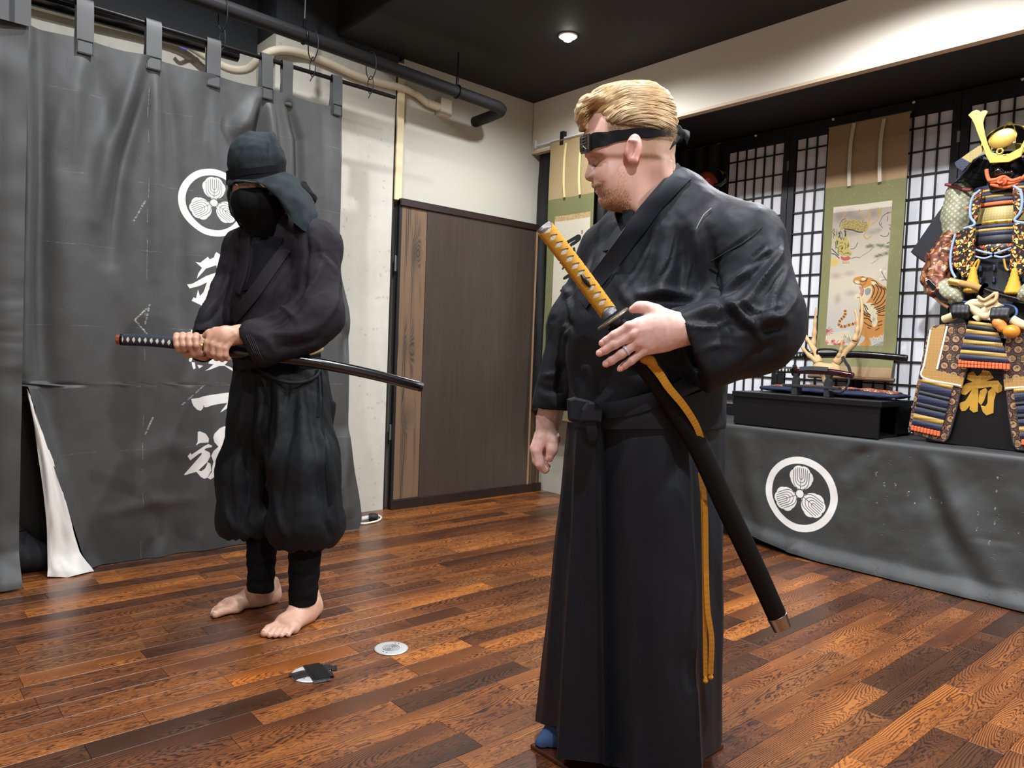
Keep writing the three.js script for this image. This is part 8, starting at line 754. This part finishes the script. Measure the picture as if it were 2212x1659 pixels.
  const hf = union([eli(554, 352, 2.82, 60, 62, 0.106, { k: 0.03 }), cap([565, 312, 2.81, 26], [588, 288, 2.81, 2], { k: 0.03 }), cap([588, 296, 2.80, 6], [603, 345, 2.80, 12], { k: 0.03 }), cap([540, 300, 2.80, 8], [520, 330, 2.77, 10], { k: 0.04 })]), hcut = cutPlane([480, 397], [625, 375], 2.76, [550, 330]); const hf2 = (x, y, z) => smax(hf(x, y, z), hcut(x, y, z), 0.004); const hbb = bounds([at(485, 280, 2.82), at(625, 400, 2.82)], 0.12), DG = nets(hf2, hbb[0], hbb[1], 0.006); const HH = (pts, w, h) => ({ p: pts.map(([x, y]) => hit(hf, x, y, 2.2, 3.1)), w, h }); folds(DG, [HH([[540, 300], [522, 330], [512, 362]], 0.006, 0.006), HH([[532, 312], [516, 340], [508, 366]], 0.006, -0.006), HH([[588, 288], [597, 320], [600, 360]], 0.010, 0.008), HH([[580, 300], [585, 330], [585, 365]], 0.010, -0.007), HH([[560, 315], [572, 340], [570, 366]], 0.008, 0.004)], (x, y, z) => 0.0022 * n3(x * 22, y * 22, z * 22)); part('hood_cap', uvBox(DG), hoodM, nin, 'dark blue green hood');
  const bands = []; for (let k = 0; k < 4; k++) { const P = []; for (let i = 0; i <= 56; i++) { const a = i / 56 * 6.2832, cx = 553 + Math.cos(a) * 63.5; P.push([-1, -0.3, 0.3, 1].map((m) => at(cx, 366 + k * 6.2 - (cx - 553) * 0.12 + m * 4.2 + 1.3 * n2(a * 2, k) - (k * 1.5) * Math.cos(a) * 0.8, 2.82 - Math.sin(a) * (0.114 + 0.002 * (k % 2))))); } bands.push(sheet(P, 0.004)); } part('hood_band', bands, maskM, nin, 'black band wound round the hood');
  const dn = (u, v, p) => 0.004 * n3(p.x * 16, p.y * 16, p.z * 16); part('hood_veil', patch([[q(546, 387, 2.705), q(585, 380, 2.70), q(612, 372, 2.735), q(640, 384, 2.82), q(655, 398, 2.88)], [q(556, 392, 2.692), q(596, 406, 2.675), q(636, 418, 2.70), q(664, 428, 2.79), q(672, 424, 2.87)], [q(562, 395, 2.688), q(602, 426, 2.672), q(632, 452, 2.68), q(668, 460, 2.76), q(680, 446, 2.85)], [q(566, 398, 2.69), q(606, 436, 2.68), q(630, 476, 2.69), q(669, 502, 2.745), q(687, 464, 2.84)]], 34, 26, 0.004, dn), hoodM, nin, 'hood veil hanging over the shoulder'); part('hood_veil', patch([[q(494, 388, 2.765), q(518, 389, 2.712), q(550, 385, 2.703)], [q(492, 396, 2.762), q(516, 391, 2.705), q(552, 390, 2.697)], [q(494, 402, 2.758), q(514, 393, 2.70), q(562, 395, 2.69)]], 16, 10, 0.004, dn), hoodM, nin); part('hood_veil', patch([[q(495, 388, 2.765), q(498, 388, 2.84), q(520, 384, 2.93)], [q(491, 420, 2.775), q(497, 430, 2.85), q(520, 430, 2.95)], [q(495, 448, 2.79), q(506, 466, 2.86), q(530, 470, 2.96)], [q(508, 474, 2.81), q(524, 494, 2.87), q(545, 500, 2.96)]], 16, 18, 0.004, dn), hoodM, nin); const wad = union([cap([640, 398, 2.84, 10], [670, 425, 2.86, 12], { k: 0.02 }), cap([648, 408, 2.83, 9], [660, 430, 2.82, 8], { k: 0.02 }), cap([655, 400, 2.87, 9], [678, 432, 2.88, 7], { k: 0.02 })]), wb = bounds([at(625, 385, 2.85), at(690, 445, 2.85)], 0.05); part('hood_knot', folds(nets(wad, wb[0], wb[1], 0.006), [], (x, y, z) => 0.004 * n3(x * 24, y * 40, z * 24)), maskM, nin);

  // ================= the sword being drawn
  const sw = thing('long_sword', 'sword with dark navy wrapped handle held by the masked person', 'sword', at(445, 750, 2.61)), NV2 = fwd.clone().negate(), k0 = at(257, 733, 2.60), k1 = at(428, 748, 2.625); swordHandle(sw, [k0, at(340, 737, 2.61), k1], 0.037, std(0x1b2130, 0.75), std(0xdcd6c4, 0.6), std(0x17181b, 0.35, { metalness: 0.8 }), 12, NV2, 0.7); part('pommel_cap', tube([at(254, 733, 2.599), at(261, 733.5, 2.60)], 0.0185, 2, 16), std(0xb06a48, 0.35, { metalness: 0.8 }), sw, 'copper pommel end'); const td = at(560, 768, 2.66).sub(k1).normalize(); guard(sw, at(443, 750, 2.628), td, NV2, 0.034, std(0x5c5040, 0.35, { metalness: 0.9 })); part('blade_collar', tube([at(430, 749, 2.625), at(442, 750, 2.628)], 0.0145, 2, 14), goldM, sw, 'gilt blade collar');
  scabbard(sw, [at(447, 751, 2.63), at(560, 768, 2.66), at(672, 782, 2.70), at(800, 808, 2.77), at(910, 836, 2.84)], 0.043, M.lacquer, NV2, 0.72); const e0 = at(905, 835, 2.837), e1 = at(913, 837, 2.842); scabbard(sw, [e0, e0.clone().lerp(e1, 0.5), e1], 0.0385, std(0x2e2e30, 0.3, { metalness: 0.8 }), NV2, 0.75, 'end_cap');
}

// ================================================================ FLOOR FITTINGS
{
  const alu = std(0xc9cac8, 0.4, { metalness: 0.35 }), mk = (name, label, px, py, r) => { const p = onY(px, py, 0); const g = thing(name, label, 'outlet cover', p); part('cover_plate', lathe([[0, 0.004], [r * 0.55, 0.0045], [r * 0.6, 0.005], [r * 0.92, 0.005], [r, 0.0035], [r, 0.0005], [0, 0.0005]].reverse(), 56).translate(p.x, 0, p.z), alu, g); for (let k = 1; k <= 4; k++) part('groove_ring', new THREE.TorusGeometry(r * 0.12 * k, 0.0011, 6, 40).rotateX(Math.PI / 2).translate(p.x, 0.0052, p.z), std(0x9a9b9a, 0.4, { metalness: 0.5 }), g); for (const a of [0.5, 3.6]) for (const d of [-0.08, 0.08]) part('screw_hole', new THREE.CylinderGeometry(0.0022, 0.0022, 0.001, 10).translate(p.x + Math.cos(a + d * 2) * r * 0.72, 0.0053, p.z - Math.sin(a + d * 2) * r * 0.72), M.black, g); return p; };
  mk('outlet_cover', 'round silver floor outlet cover with clean rings', 845, 1402, 0.058); const p = mk('outlet_cover', 'round silver floor outlet cover partly taped over', 672, 1457, 0.062);
  const tp = thing('tape_strip', 'strips of black tape stuck across the taped floor cover', 'tape', onY(690, 1450, 0)); const tape = phy(0x0d0d0e, 0.35, { bumpMap: plasterBump, bumpScale: 0.002 }); const st = (a, b, w, h) => { const A = onY(a[0], a[1], h), B = onY(b[0], b[1], h), d = B.clone().sub(A).normalize(), n = V(-d.z, 0, d.x), P = []; for (let i = 0; i <= 14; i++) { const q = A.clone().lerp(B, i / 14), over = Math.hypot(q.x - p.x, q.z - p.z) < 0.07 ? 0.0055 : 0.001; P.push([-1, -0.4, 0.4, 1].map((k) => q.clone().addScaledVector(n, k * w / 2).setY(h + over + 0.0006 * n2(i * 0.7, k)))); } part('tape', sheet(P, 0.0008), tape, tp); }; st([630, 1466], [705, 1446], 0.05, 0.0004); st([672, 1438], [697, 1474], 0.055, 0.001); st([678, 1440], [700, 1468], 0.05, 0.0016); st([690, 1446], [728, 1443], 0.04, 0.0008); st([694, 1462], [720, 1458], 0.04, 0.0008);
}
renderer.render(scene, camera);
